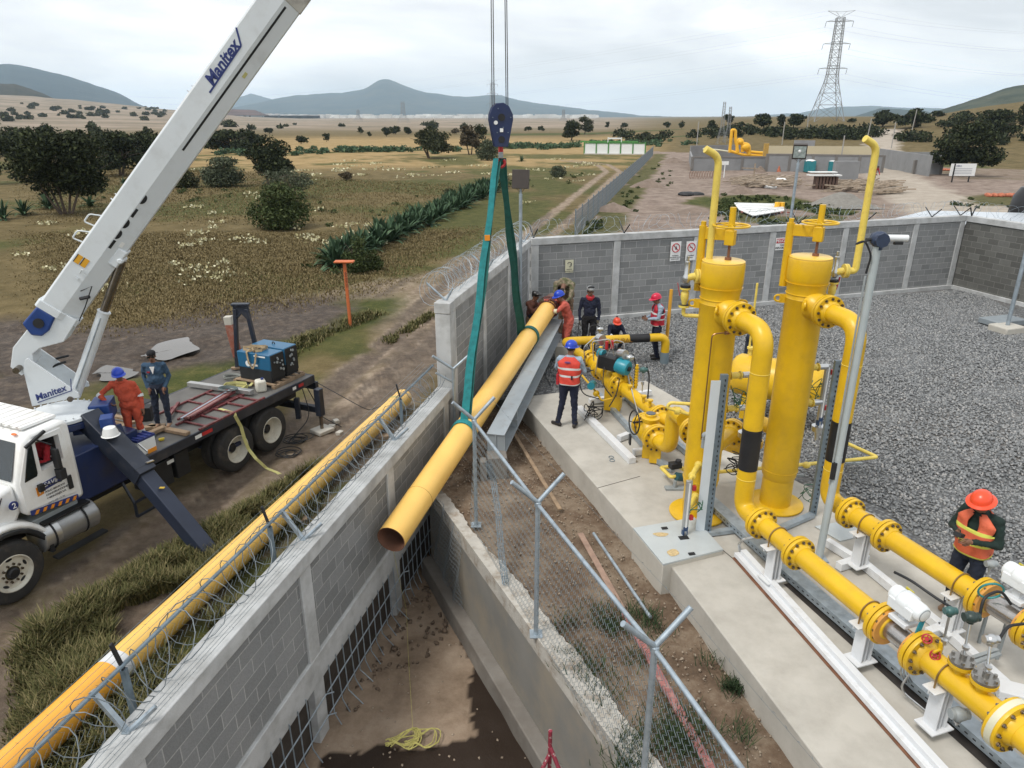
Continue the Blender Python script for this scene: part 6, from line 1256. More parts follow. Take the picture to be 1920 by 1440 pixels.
# hood and fender
m=MB(); sidepoly(m,[(-1.1,1.0),(-1.1,1.55),(-.2,1.82),(.42,1.92),(.44,1.42),(.36,1.30),(.2,1.2),(-.2,1.0)],.14,2.06); hood=tpart('hood',m,TRUCKW,bevel=.07)
m=MB(); sidepoly(m,[(-.3,1.55),(-.05,1.63),(.15,1.75),(.20,1.80),(.12,1.66),(-.1,1.5),(-.3,1.44)],.11,.15); tpart('vent',m,BLACKS,hood,bevel=.01)
m=MB(); 
arc=[(.70*math.cos(a),.54+.72*math.sin(a)) for a in [k*PI/16 for k in range(1,16)]]; arc2=[(.80*math.cos(a)+.0,.54+.84*math.sin(a)) for a in [k*PI/16 for k in range(1,16)]]
m.prism([V((s,.0,h)) for s,h in arc+arc2[::-1]],V((0,.55,0))); tpart('fender',m,TRUCKW,hood,bevel=.05)
m=MB(); arc3=[(.64*math.cos(a),.54+.66*math.sin(a)) for a in [k*PI/16 for k in range(0,17)]]; arc4=[(.715*math.cos(a),.54+.735*math.sin(a)) for a in [k*PI/16 for k in range(0,17)]]; m.prism([V((s,-.03,h)) for s,h in arc3+arc4[::-1]],V((0,.5,0))); tpart('fender_trim',m,BLACKS,hood,bevel=.015)
# fuel tank and steps
m=MB(); m.lathe([(.02,0),(.24,.01),(.27,.03),(.27,.30),(.275,.31),(.27,.32),(.27,1.02),(.24,1.05),(.02,1.06)],(.56,.22,.80),(1,0,-.03),30); tk=tpart('fuel_tank',m,mat('tank_alu',(.50,.51,.51),.38,.8,.05,6),bevel=0)
for x_ in(.76,1.34): m=MB(); m.torus((x_,.22,.79),(1,0,0),.278,.018,30,6); tpart('tank_strap',m,BLACKS,tk)
m=MB(); m.box((1.08,.13,1.065),(.85,.22,.035)); m.box((1.1,-.10,.47),(.95,.14,.04)); tpart('step',m,BLACKS,tk,split=True)
m=MB(); m.box((.9,.4,1.10),(.95,.5,.12)); tpart('sill',m,GREYP,tk,bevel=.02)
# wheels
def wheel(s,w,label=None,dual=False,front=False,face=-1):
    m=MB(); W=.28; R=.535
    m.lathe([(.30,-W/2),(.40,-W/2-.005),(.49,-W/2+.015),(.525,-W/2+.05),(R,-W/2+.09),(R,W/2-.09),(.525,W/2-.05),(.49,W/2-.015),(.40,W/2+.005),(.30,W/2)],(s,w,R),(0,face,0),44,cap=False)
    ty=tpart('wheel',m,RUBBER,TR,ang=30)
    for dz in (-.05,.0,.05): m=MB(); m.torus((s,w+dz,R),(0,1,0),R-.002,.007,44,4)
    m=MB()
    if front: prof=[(.315,.145),(.30,.150),(.275,.10),(.27,.085),(.20,.085),(.13,.09),(.12,.10)]
    else: prof=[(.315,.145),(.30,.150),(.275,.06),(.26,-.04),(.20,-.06),(.12,-.06),(.115,-.02)]
    m.lathe(prof,(s,w,R),(0,face,0),40,cap=False); rim=tpart('rim',m,mat('cream_rim',(.60,.58,.50),.45,0,.08,6,0,40,(.30,.22,.16),.5,7),ty)
    m=MB(); zc=.09 if front else -.06; m.lathe([(.095,zc),(.095,zc+.05),(.07,zc+.07)],(s,w,R),(0,face,0),20); tpart('hub',m,BLACKS,ty)
    m=MB()
    if front:
        for k in range(10): a=k*PI/5; q=V((s+.155*math.cos(a),w+face*.09,R+.155*math.sin(a))); m.cyl(q,q+V((0,face*.035,0)),.020,8)
        tpart('wheel_nut',m,CHROMED,ty,split=True); m=MB()
        for k in range(5): a=k*2*PI/5+.3; q=V((s+.235*math.cos(a),w+face*.086,R+.235*math.sin(a))); R_=Matrix.Rotation(-a,3,'Y'); m.ell(q,(.025,.006,.055),R_,12,6)
        tpart('hand_hole',m,BLACKS,ty,split=True)
wheel(0,.14,front=True); wheel(0,2.06,front=True,face=1)
for s_ in(5.02,6.14): wheel(s_,.14); wheel(s_,.46); wheel(s_,2.06,face=1)
# chassis, subframe, deck
m=MB(); m.box((3.6,.70,.85),(8.4,.14,.32)); m.box((3.6,1.5,.85),(8.4,.14,.32)); tpart('chassis_rail',m,BLACKS,split=True)
m=MB(); m.box((3.6,1.1,1.14),(4.2,1.3,.28)); m.box((2.1,1.1,1.45),(1.5,1.75,.9)); m.box((5.5,1.1,.55),(1.5,1.9,.10)); tpart('subframe',m,NAVY,bevel=.02,split=True)
m=MB(); m.box((3.1,.38,.78),(.55,.5,.55)); m.box((3.65,.36,.80),(.35,.45,.55)); tpart('side_box',m,BLACKS,bevel=.02,split=True)
m=MB(); m.box((3.35,.12,.98),(.16,.012,.07)); tpart('white_label',m,SIGNW)
m=MB(); m.beam((2.3,-.02,.62),(2.75,-.02,.62),.04,.04); m.beam((2.3,-.02,.62),(2.3,.2,1.0),.04,.04); m.beam((2.75,-.02,.62),(2.75,.2,1.0),.04,.04); m.beam((2.3,-.02,.32),(2.75,-.02,.32),.04,.04); m.beam((2.3,-.02,.32),(2.3,-.02,.62),.04,.04,up=(1,0,0)); m.beam((2.75,-.02,.32),(2.75,-.02,.62),.04,.04,up=(1,0,0)); tpart('ladder_step',m,DARKS)
dk=None; m=MB(); m.box((5.2,1.1,1.36),(5.05,2.22,.06)); dk=tpart('flatbed_deck',m,mat('deck_plate',(.145,.14,.13),.7,.1,.14,1.5,.15,30,(.08,.075,.07),.7,1.2,.15,.5),bevel=.005)
m=MB(); m.box((5.2,-.02,1.29),(5.07,.05,.21)); m.box((5.2,2.22,1.29),(5.07,.05,.21)); m.box((7.75,1.1,1.29),(.06,2.3,.21)); tpart('deck_edge',m,DARKS,dk,bevel=.01)
for s_ in(3.0,5.0,7.3): pass
for s0,c_,l_ in((3.98,SIGNW,.17),(4.22,REDP,.28),(7.0,SIGNW,.12),(7.25,REDP,.18)): m=MB(); m.box((s0,-.05,1.30),(l_,.006,.075)); tpart('reflector_tape',m,c_,dk)
m=MB(); m.box((7.9,1.1,1.05),(.12,2.2,.2)); m.beam((7.8,1.8,.7),(8.0,1.8,.7),.1,.1); tpart('rear_bumper',m,DARKS,bevel=.01)
# turret
BA=tp(2.05,1.1,0); BA2=V((BA.x,BA.y)); HB=V((-.27,13.95)); BDv=(HB-BA2).normalized(); BN=V((BDv.y,-BDv.x))   # BN toward the camera
def bp(a,z,lat=0.): p=BA2+BDv*a+BN*lat; return V((p.x,p.y,z))
m=MB(); c_=bp(0,0); m.lathe([(.60,.50),(.62,.52),(.62,.62),(.55,.64)],c_,(0,0,1),40); tpart0=part('turntable',m,NAVY,TR)
m=MB(); m.lathe([(.60,.645),(.60,.70),(.57,.72),(.3,.73)],c_,(0,0,1),44); tur=part('turret_base',m,BOOMW,TR,bevel=.004)
m=MB()
for k in range(28): a=k*2*PI/28; m.cyl(c_+V((.565*math.cos(a),.565*math.sin(a),.715)),c_+V((.565*math.cos(a),.565*math.sin(a),.745)),.014,6)
part('base_bolts',m,BOOMW,tur)
q_=[PP(x_,y_,BA2+BN*.30,BA2+BDv+BN*.30) for x_,y_ in ((44,697),(47,674.5),(52,672),(147,737),(149,745),(60,762))]
pa=[(((p.x-BA2.x)*BDv.x+(p.y-BA2.y)*BDv.y),p.z) for p in q_]
for lat in(.30,-.30):
    m=MB(); m.prism([bp(a,z,lat) for a,z in pa],V((BN.x,BN.y,0))*-.035 if lat>0 else V((BN.x,BN.y,0))*.035); pl_=part('turret_plate',m,BOOMW,tur,bevel=.006)
    if lat>0:
        nn=V((BN.x,BN.y,0)); o_=PP(66,747,BA2+BN*.30,BA2+BDv+BN*.30)+nn*.004; x2=PP(100,735,BA2+BN*.30,BA2+BDv+BN*.30)+nn*.004
        text('Manitex',.165,o_,(x2-o_),nn,INKB,tur,'lettering',bold=.02,shear=.25)
        m=MB(); d_=(x2-o_).normalized(); u_=nn.cross(d_); m.beam(o_-u_*.085,o_-u_*.085+d_*.60,.004,.014,up=u_); m.beam(o_-u_*.085+d_*.60,o_+d_*.70+u_*.12,.004,.014,up=u_); part('underline',m,INKB,tur)
        m=MB(); q=PP(132,748,BA2+BN*.30,BA2+BDv+BN*.30); m.cyl(q-nn*.02,q+nn*.03,.05,16); part('cylinder_pin',m,CHROMED,tur)
pv=PP(45,683,BA2,BA2+BDv)
m=MB(); nn=V((BN.x,BN.y,0)); m.cyl(pv-nn*.36,pv+nn*.36,.055,20); part('pivot_pin',m,CHROMED,tur)
# boom
b_d=V((BDv.x*.653,BDv.y*.653,.758)); nn=V((BN.x,BN.y,0)); b_n=nn.cross(b_d).normalized(); b_n=b_n if b_n.z>0 else -b_n
c0b=bp(.40,2.625)
def bpt(t,n_,l): return c0b+b_d*t+b_n*n_+nn*l
def hexsec(m,t0,t1,sc=1.,wt=.205,wb=.085,top=.31,rd_=-.04,bot=-.31):
    pts=[(top,wt-.03),(top-.03,wt),(rd_,wt),(bot,wb),(bot,-wb),(rd_,-wt),(top-.03,-wt),(top,-wt+.03)]
    vs=[bpt(t,a*sc,l*sc) for t in(t0,t1) for a,l in pts]; n=len(pts); m.add(vs,[tuple(range(n)),tuple(range(2*n-1,n-1,-1))]+[(i,n+i,n+(i+1)%n,(i+1)%n) for i in range(n)])
    return m
m=MB(); hexsec(m,-.02,7.1); bm=part('boom_section',m,BOOMW,TR,smooth=False,bevel=.008)
m=MB(); hexsec(m,6.9,11.9,.82); b2_=part('boom_section',m,BOOMW,TR,smooth=False)
m=MB(); hexsec(m,-.10,.04,1.12); part('boom_collar',m,BOOMW,bm,smooth=False,bevel=.01)
m=MB(); hexsec(m,6.55,6.95,1.05); part('boom_collar',m,mat('worn_white',(.50,.49,.45),.5,0,.1,5,.05,30,(.2,.18,.16),.5,6),bm,smooth=False,bevel=.01)
# root section down to the pivot
m=MB(); pts=[(.02,.10),(-.02,.31-.0),(-.40,.27),(-.92,.10),(-1.05,.08),(-1.22,-.12),(-1.0,-.24),(-.75,-.20),(-.62,-.08),(-.40,-.16),(-.18,-.31),(.02,-.31)]
pts=[(.04,-.31),(.04,.02),(-.35,-.02),(-.52,.22),(-.98,.24),(-1.32,.10),(-1.36,-.12),(-1.02,-.16),(-.90,-.06),(-.74,-.10),(-.42,-.34)]
m.prism([bpt(a,b_,.19) for a,b_ in pts],nn*-.38); part('boom_root',m,BOOMW,bm,bevel=.012)
m=MB(); m.prism([bpt(a,b_,.235) for a,b_ in [(-.08,.30),(-.50,.33),(-.60,.12),(-.52,-.02),(-.36,-.06),(-.10,-.02)]],nn*-.47); wn_=part('winch',m,mat('winch_blue',(.012,.045,.19),.45,0,.15,4),bm,bevel=.03)
m=MB(); m.cyl(bpt(-.33,.13,.26),bpt(-.33,.13,.2),.085,22); part('winch_hub',m,BLACKS,bm)
# lug hooks on the top edge
for t_ in(.95*4.7,.95*2.35,):
    m=MB(); m.torus(bpt(t_,.33,.1),nn,.055,.012,16,6,-.3,PI+.3); part('rope_guide',m,BOOMW,bm)
for t_ in(1.4,1.75): 
    m=MB(); m.tube(bend([bpt(t_+.1,.30,.12),bpt(t_,.47,.12),bpt(t_-.16,.47,.12),bpt(t_-.12,.30,.12)],.04,4),.013,6); part('rope_guide',m,BOOMW,bm)
# boom lettering, slots, stickers
def sidept(px_,py_,lat=.207): return PP(px_,py_,BA2+BN*lat,BA2+BDv+BN*lat)
o_=sidept(392,160)+nn*.002; x2=sidept(430,103)+nn*.002; d_=(x2-o_).normalized(); u_=nn.cross(d_); u_=u_
L_=(x2-o_).length
text('Manitex',.245,sidept(391,157)+nn*.003,d_,nn,INKB,bm,'lettering',bold=.03,shear=.25)
q0=sidept(393,174)+nn*.003; m=MB(); m.beam(q0,q0+d_*.92,.004,.028,up=u_); m.beam(q0+d_*.92,q0+d_*1.10+u_*.20,.004,.03,up=u_); part('underline',m,INKB,bm)
bev=lambda t,f: bpt(t,-.04+f*(-.27),.205+f*(.085-.205))   # on the bevel face, f 0..1
bn_=(nn*.27+b_n*-.12).normalized()
bn_=(nn*.914-b_n*.406).normalized()
R_=Matrix((b_d,bn_.cross(b_d)*-1,bn_)).transposed()
m=MB(); m.box((bev(4.15,.26)+bn_*.001+bev(5.9,.26)+bn_*.001)/2,(2.9,.035,.006),R_); part('black_stripe',m,BLACKS,bm)
for t_,kind in((1.55,'r'),(1.75,'h'),(1.98,'h'),(2.22,'r'),(2.5,'h')):
    m=MB(); q=bev(t_,.12)+bn_*.001
    if kind=='r': m.box(q,(.17,.045,.006),R_)
    else: 
        x_=b_d; y_=bn_.cross(b_d); y_=y_ if y_.dot(b_n)<0 else -y_; m.prism([q+x_*.09*math.cos(a)+y_*.06*math.sin(a)-y_*.02 for a in [k*PI/8 for k in range(9)]],bn_*.004)
    part('slot_mark',m,BLACKS,bm)
for i,(px_,py_) in enumerate(((147,486),(159,493))):
    q=sidept(px_,py_)+nn*.003; m=MB(); R2=Matrix((b_d,nn,b_d.cross(nn))).transposed(); m.box(q,(.16,.006,.085),R2); sg=part('warning_sticker',m,mat('sticker_amber',(.65,.33,.02),.45,0),bm); 
    m=MB(); m.box(q+b_d*.0+b_n*.045+nn*.002,(.16,.006,.014),R2); part('sticker_band',m,INK,bm)
for px_,py_,t_ in((247,428,1.62),(285,370,0)): 
    m=MB(); q=bev(1.42,.55)+bn_*.004; 
m=MB(); q=bev(1.62,.55)+bn_*.003; m.box(q,(.10,.06,.005),R_); part('sticker',m,SIGNW,bm); m=MB(); q=bev(5.2,.6)+bn_*.003; m.box(q,(.10,.05,.005),R_); part('sticker',m,STRAPY,bm)
m=MB(); q=sidept(150,512)+nn*.02; m.tube(bend([q,q+b_d*.1+nn*.05,q+b_d*.05-b_n*.12+nn*.02],.03,3),.012,6); m.box(q-b_d*.1,(.03,.02,.07),R2); part('bracket',m,BOOMW,bm)
m=MB(); m.tube([bpt(.55,-.10,.21),bpt(.75,-.2,.26),bpt(.35,-.30,.24),bpt(.05,-.34,.15)],.010,6); m.cyl(bpt(.42,-.16,.2),bpt(.55,-.26,.22),.03,8); part('hose',m,BLACKS,bm)
# lift cylinder
cb0=PP(140,742,BA2,BA2+BDv); ct0=PP(203,585,BA2,BA2+BDv); ce0=PP(229,487,BA2,BA2+BDv)
cd=(ce0-cb0).normalized(); mid=cb0+cd*(ct0-cb0).dot(cd)
m=MB(); m.cyl(cb0,mid,.10,26); m.torus(mid-cd*.02,cd,.10,.016,26,6); lc=part('lift_cylinder',m,BOOMW,TR); m=MB(); m.cyl(mid,ce0,.072,22); part('piston_rod',m,CHROMED,lc); m=MB(); m.cyl(cb0+cd*.05-nn*.30,cb0+cd*.05+nn*.30,.05,16); m.tube([mid-cd*.12+nn*.10,cb0+cd*.2+nn*.11],.013,6); part('cylinder_pin',m,GALV,lc)
m=MB(); m.box(ce0+b_n*.06+b_d*.02,(.34,.30,.16),Matrix((b_d,nn,b_n)).transposed()); m.cyl(ce0-nn*.17,ce0+nn*.17,.05,16); part('cylinder_bracket',m,BOOMW,bm,bevel=.02)
# fenced front outrigger
def op(s,w,h): return tp(s,w,h)
def outbox(a,b_,ww,hh,mt,parent,name,ext=0):
    m=MB(); m.beam(a,b_,ww,hh); return part(name,m,mt,parent,bevel=.012)
og=None; sO=2.2
ou=outbox(op(sO,.62,2.33),op(sO,-.62,1.38),.36,.34,DARKS,TR,'outrigger_arm'); ol=outbox(op(sO,-.52,1.42),op(sO,-1.86,.04),.29,.27,mat('outrigger_lower',(.020,.028,.052),.45,.1,.15,3),TR,'outrigger_leg')
m=MB(); a=op(sO+.0,-.60,1.52); m.beam(op(sO-.18,-.60,1.55),op(sO+.22,-.60,1.55),.07,.08); part('hinge_bracket',m,BLACKS,ou,bevel=.01); m=MB(); m.beam(op(sO+.05,-.63,1.62),op(sO+.2,-.63,1.60),.05,.02); m.beam(op(sO+.22,-.3,1.86),op(sO+.22,-.5,1.74),.02,.03); part('bright_edge',m,CHROME,ou)
m=MB(); q=op(sO,-.98,1.02)+V((0,0,.19)); m.box(q,(.09,.05,.012)); part('yellow_decal',m,mat('decal_yellow',(.55,.38,.05),.5,0),ol)
m=MB(); m.beam(op(sO+.35,.45,2.05),op(sO+.35,.15,1.1),.12,.3); m.box(op(sO+.1,.75,2.12),(.5,.5,.18),rz=.4); tpart_=part('outrigger_mount',m,NAVY,TR,bevel=.01)
m=MB(); m.box(bp(.62,.60,-.25),(.35,.55,.35),rz=.3); m.box(bp(-1.1,.52,.1),(.9,.5,.18),rz=.2); m.box(bp(.85,.48,.35),(.22,.25,.42),rz=.4); part('turret_deck_box',m,mat('winch_blue',(.012,.045,.19)),TR,bevel=.02,split=True)
m=MB(); m.box(bp(-.95,.35,.0),(1.0,1.0,.35),rz=.2); m.tube(bend([bp(-.3,.75,-.4),bp(-.1,1.5,-.3),bp(.2,1.6,-.2)],.2,5),.025,6); m.tube(bend([bp(-.35,.75,-.45),bp(-.15,1.6,-.35),bp(.25,1.7,-.25)],.2,5),.025,6); part('hoses',m,BLACKS,TR,bevel=.01)
# rear jack
m=MB(); m.box(tp(7.46,-.38,.82),(.17,.17,.72),rz=math.atan2(TDv.y,TDv.x)); rj=part('rear_jack',m,DARKS,TR,bevel=.015); m=MB(); m.beam(tp(7.46,-.3,.62),tp(7.46,1.2,.62),.14,.16); m.beam(tp(7.2,.1,.95),tp(7.2,.1,.4),.12,.12,up=(1,0,0)); part('jack_beam',m,DARKS,rj,bevel=.01); m=MB(); m.cyl(tp(7.46,-.38,.10),tp(7.46,-.38,.5),.045,12); part('jack_rod',m,CHROMED,rj)
m=MB(); m.box(tp(7.46,-.38,.055),(.46,.42,.10),rz=.9); solo('jack_pad',m,CONC,'square concrete pad under the rear jack of the crane truck','pad',bevel=.02)
for i,(px_,py_) in enumerate(((622,800),(637,812),(630,790))): m=MB(); q=P(px_,py_,g+.05); m.box(q,(.17,.14,.10),rz=i*1.1); solo('rubble_block',m,CONC,['first','second','third'][i]+' small broken block beside the jack pad, counted from the pad','rubble',bevel=.015)
# boom rest tower
b0=PP(507,655,tp(7.45,1.7,0).xy,(tp(7.45,1.7,0)+V((1,0,0))).xy); tq=tp(7.45,1.75,1.39); hx_=V((1,.05,0)).normalized()
ztw=topz(V((tq.x,tq.y,g+1.39)),572); sc_=1
m=MB()
for sg in(-1,1): m.beam(tq+hx_*sg*.30,V((tq.x,tq.y,ztw-.10))+hx_*sg*.14,.085,.13,up=(0,1,0))
m.beam(tq+hx_*-.28+V((0,0,.35)),tq+hx_*.28+V((0,0,.35)),.07,.12,up=(0,0,1)); z1=V((tq.x,tq.y,ztw)); m.prism([z1+hx_*a+V((0,-.04,b_)) for a,b_ in((-.19,0),(.19,0),(.20,-.34),(.12,-.36),(0,-.22),(-.12,-.36),(-.20,-.34))],V((0,.09,0))); m.box(z1+V((0,0,.02)),(.44,.16,.05)); part('boom_rest',m,DARKS,TR,bevel=.008)
# things on the deck
dh=1.39
def dk_(s,w,h=0): return tp(s,w,dh+h)
rzT=math.atan2(TDv.y,TDv.x)
pal=thing('pallet','wooden pallet under the blue welding machines on the flatbed','pallet',tuple(dk_(7.1,.85))); m=MB()
for k in range(6): m.beam(dk_(6.62+k*.2,.18,.09),dk_(6.62+k*.2,1.4,.09),.10,.022)
part('top_boards',m,WOOD,pal)
m=MB()
for w_ in(.2,.8,1.38): m.beam(dk_(6.55,w_,.04),dk_(7.68,w_,.04),.09,.07)
part('stringers',m,WOOD,pal)
BLUEW=mat('welder_blue',(.012,.105,.215),.35,0,.06,4); 
def welder(label,s0,s1,w0,w1,h1):
    o=thing('welding_machine',label,'welding machine',tuple(dk_((s0+s1)/2,(w0+w1)/2,.10))); m=MB(); m.box(dk_((s0+s1)/2,(w0+w1)/2,.10+.30+(h1-.3)/2),(s1-s0,w1-w0,h1-.30),rz=rzT); part('blue_cover',m,BLUEW,o,bevel=.02)
    m=MB(); m.box(dk_((s0+s1)/2,(w0+w1)/2,.10+.15),(s1-s0-.02,w1-w0-.02,.30),rz=rzT); part('black_base',m,BLACKS,o,bevel=.01)
    m=MB(); m.box(dk_((s0+s1)/2,w0-.008,.10+h1*.55),(s1-s0-.03,.02,h1*.86),rz=rzT); pn=part('control_panel',m,BLACKS,o,bevel=.01)
    m=MB(); rg=random.Random(int(s0*100))
    for k in range(9): q=dk_(rg.uniform(s0+.08,s1-.08),w0-.025,.10+rg.uniform(.25,h1-.08)); m.cyl(q,q-TWv*.02,rg.uniform(.015,.035),10)
    part('knobs',m,GREYP,pn); m=MB(); m.torus(dk_((s0+s1)/2,(w0+w1)/2,.10+h1+.015),TDv,.035,.012,14,6); part('lifting_eye',m,BLACKS,o)
    return o
w1_=welder('nearer of the two blue welding machines, the one with the round white badge',6.66,7.14,.30,1.30,.70); w2_=welder('farther of the two blue welding machines at the rear corner of the flatbed',7.18,7.64,.30,1.32,.72)
m=MB(); m.cyl(dk_(6.655,.98,.52)-TDv*.004,dk_(6.655,.98,.52),.075,22); part('round_badge',m,SIGNW,w1_); m=MB(); m.box(dk_(6.655,.78,.50)-TDv*.002,(.004,.2,.05),rz=rzT); m.box(dk_(6.655,.60,.74)-TDv*.002,(.004,.34,.035),rz=rzT); part('badge_bar',m,SIGNW,w1_)
m=MB(); rg=random.Random(5); q=dk_(6.85,.9,.84)
ribbon(m,[q+V((rg.uniform(-.28,.28),rg.uniform(-.2,.2),rg.uniform(-.01,.05))) for _ in range(16)],.06,.012,(0,0.3,1)); ribbon(m,[dk_(6.8,1.0,.84),dk_(6.62,.95,.82),dk_(6.60,.9,.55),dk_(6.60,.8,.42),dk_(6.60,.7,.6),dk_(6.62,.66,.82)],.05,.01,TWv); solo('tie_strap',m,mat('tan_webbing',(.33,.25,.15),.9,0,.2,14),'tan tie down strap heaped over the nearer blue welding machine','strap',smooth=False)
m=MB(); c_=dk_(6.35,.38); m.box(c_+V((0,0,.15)),(.24,.24,.30),rz=.5); jg=thing('jerrycan','white plastic jerrycan on the flatbed in front of the welding machines','jerrycan',tuple(c_)); part('can',m,mat('milky_plastic',(.62,.60,.52),.45,0,.04,4),jg,bevel=.05); m=MB(); m.cyl(c_+V((.05,0,.29)),c_+V((.05,0,.335)),.035,14); part('cap',m,INKB,jg)
# red ladder frames
RL=mat('red_oxide',(.13,.028,.03),.6,0,.25,8,.05,40,(.3,.2,.17),.6,12)
def ladder(label,s0,s1,w0,w1,n,z):
    m=MB(); m.beam(dk_(s0,w0,z),dk_(s1,w0,z),.05,.035); m.beam(dk_(s0,w1,z),dk_(s1,w1,z),.05,.035)
    for k in range(n): s_=s0+(s1-s0)*(k+.5)/n; m.beam(dk_(s_,w0,z),dk_(s_,w1,z),.045,.03)
    return solo('scaffold_frame',m,RL,label,'scaffold frame')
ladder('dark red scaffold frame lying flat along the near edge of the flatbed',4.05,6.0,-.02,.62,5,.03); ladder('dark red scaffold frame lying flat across the middle of the flatbed',4.35,5.95,.55,1.45,3,.03)
m=MB(); m.beam(dk_(4.9,1.45,.08),dk_(4.2,1.0,.08),.06,.05); solo('red_bar',m,RL,'dark red bar lying beyond the scaffold frames near the man in denim','bar')
bd=thing('steel_bundle','bundle of long reddish steel bars on the flatbed','steel bars',tuple(dk_(5.0,.7)))
for k in range(5): m=MB(); o_=k*.055; m.beam(dk_(4.15+.05*k,.66-.02*k-o_*.3,.10),dk_(5.85,.92-o_,.12),.045,.045); part('bar',m,[RL,GALV,RL,mat('pinkish_steel',(.3,.16,.14),.6,.2,.2,8),RL][k],bd)
m=MB(); m.beam(dk_(5.87,2.15,.10),dk_(6.02,.35,.10),.13,.10); solo('steel_channel',m,mat('silver_channel',(.42,.42,.41),.4,.6,.1,6),'silver channel lying across the flatbed behind the steel bars','steel channel',bevel=.005)
m=MB(); rg=random.Random(8); q=dk_(6.15,.95,.05); ribbon(m,[q+V((math.cos(i*.9)*.28+rg.uniform(-.05,.05),math.sin(i*.9)*.2,.01*i)) for i in range(12)],.06,.012,(0,0.2,1)); ribbon(m,[dk_(6.2,.95,.03),dk_(6.45,.8,.05),dk_(6.75,.9,.1),dk_(6.8,1.05,.16)],.07,.012,TWv); solo('tie_strap',m,STRAPY,'yellow tie down strap coiled on the flatbed beside the silver channel','strap',smooth=False)
m=MB()
for i in range(5): m.torus(dk_(5.8,.85,.16+i*.01),(.1,.1,1),.13+.02*i,.010,20,5)
solo('cable_coil',m,mat('grey_green_cable',(.10,.13,.13),.6,0),'small grey cable coil on top of the steel bars','cable coil')
m=MB()
for i in range(6): m.torus(dk_(6.75,1.65,.02+.012*i),(.05,.1,1),.17+.015*(i%3),.010,24,5)
solo('cable_coil',m,mat('grey_cable',(.22,.23,.21),.7,0),'grey cable coil on the far rear part of the flatbed','cable coil')
m=MB(); m.beam(dk_(7.2,2.1,.06),dk_(7.7,1.5,.06),.12,.05); solo('plank',m,WOOD,'short plank at the far rear edge of the flatbed','plank')
for i,(a,b_,l) in enumerate((((3.75,1.05,.05),(3.78,-.0,.05),'long plank across the flatbed under the feet of the man in denim'),((3.2,.75,.05),(3.75,.62,.09),'short plank resting on the long plank on the flatbed'),((3.4,1.3,.05),(3.9,.75,.05),'weathered plank beside the orange coverall worker on the flatbed'))): m=MB(); m.beam(dk_(*a),dk_(*b_),.13,.07); solo('plank',m,WOOD,l,'plank',bevel=.006)
m=MB(); q=dk_(3.40,.32,.03); m.box(q,(.10,.08,.04),rz=.4); m.cyl(q+V((.05,0,.015)),q+V((.05,0,.03)),.02,12); solo('tape_measure',m,mat('tape_yellow',(.6,.45,.03),.4,0),'small yellow tape measure on the flatbed','tape measure',bevel=.01)
ch=thing('cool_box','white and blue cool box on the flatbed beside the folded outrigger','cool box',tuple(dk_(2.95,.28))); m=MB(); c_=dk_(2.86,.18); m.box(c_+V((0,0,.16)),(.40,.26,.30),rz=rzT); part('box',m,WHITEE,ch,bevel=.02); m=MB(); m.box(c_+V((0,0,.335)),(.41,.27,.05),rz=rzT); 
for k in range(4): m.box(c_+TDv*(-.15+k*.1)+V((0,0,.37)),(.03,.26,.03),rz=rzT)
part('lid',m,INKB,ch,bevel=.005); m=MB(); m.box(c_+TDv*.08-TWv*.135+V((0,0,.05)),(.2,.01,.08),rz=rzT); part('orange_corner',m,INKO,ch)
m=MB(); m.beam(dk_(3.15,.4,.02),dk_(3.35,.55,.02),.12,.02); m.beam(dk_(3.2,.36,.03),dk_(3.5,.62,.03),.05,.02); solo('blue_rag',m,mat('blue_grey_cloth',(.05,.09,.11),.9,0,.2,14),'crumpled blue grey cloth beside the boots of the orange coverall worker','cloth')
m=MB(); m.box(dk_(4.0,1.55,.16),(.45,.25,.3),rz=.2); m.beam(dk_(3.6,1.7,.3),dk_(4.4,1.75,.3),.3,.02); solo('steel_bin',m,BLACKS,'black steel box behind the man in denim on the flatbed','box',bevel=.01)
m=MB(); rg=random.Random(4)
for k in range(6): a=rg.uniform(0,3); q=dk_(3.3+rg.uniform(-.3,.3),1.5+rg.uniform(-.3,.3),.06+.04*k); m.beam(q-V((math.cos(a),math.sin(a),0))*.35,q+V((math.cos(a),math.sin(a),0))*.35,.10,.05)
solo('scrap_timber',m,WOOD,'loose heap of short timbers at the front of the flatbed','timber heap')
m=MB(); m.lathe([(.02,.16),(.1,.14),(.13,.05),(.14,0),(.16,-.01)],bp(.95,.38,.62)+V((0,0,.05)),(0,0,1),18); solo('white_helmet',m,SIGNW,'white helmet on the navy outrigger mount beside the orange coverall worker','helmet')
# yellow strap hanging over the side to the ground
m=MB(); pts=[dk_(5.05,.55,.05),dk_(5.02,.05,.03),tp(5.0,-.05,1.36),tp(4.98,-.09,.9),tp(4.96,-.16,.45),tp(4.9,-.45,.12)]+[P(a,b_,g+.03) for a,b_ in((505,880),(525,886),(545,903),(560,915),(640,893))][:4]; 
pts=[dk_(5.05,.4,.05),tp(5.03,-.03,1.42),tp(5.02,-.06,1.35)]+[PP(a,b_,tp(5.0,w_,0).xy,tp(6.0,w_,0).xy) for a,b_,w_ in((452,800,-.06),(458,822,-.10),(466,842,-.16),(480,860,-.35))]+[P(a,b_,g+.02) for a,b_ in((500,878),(520,886),(540,900),(555,912))]
ribbon(m,pts,.075,.006,(.7,.7,0)); solo('tie_strap',m,STRAPY,'long yellow strap hanging from the flatbed over the rear tyre to the ground','strap',smooth=False)
m=MB()
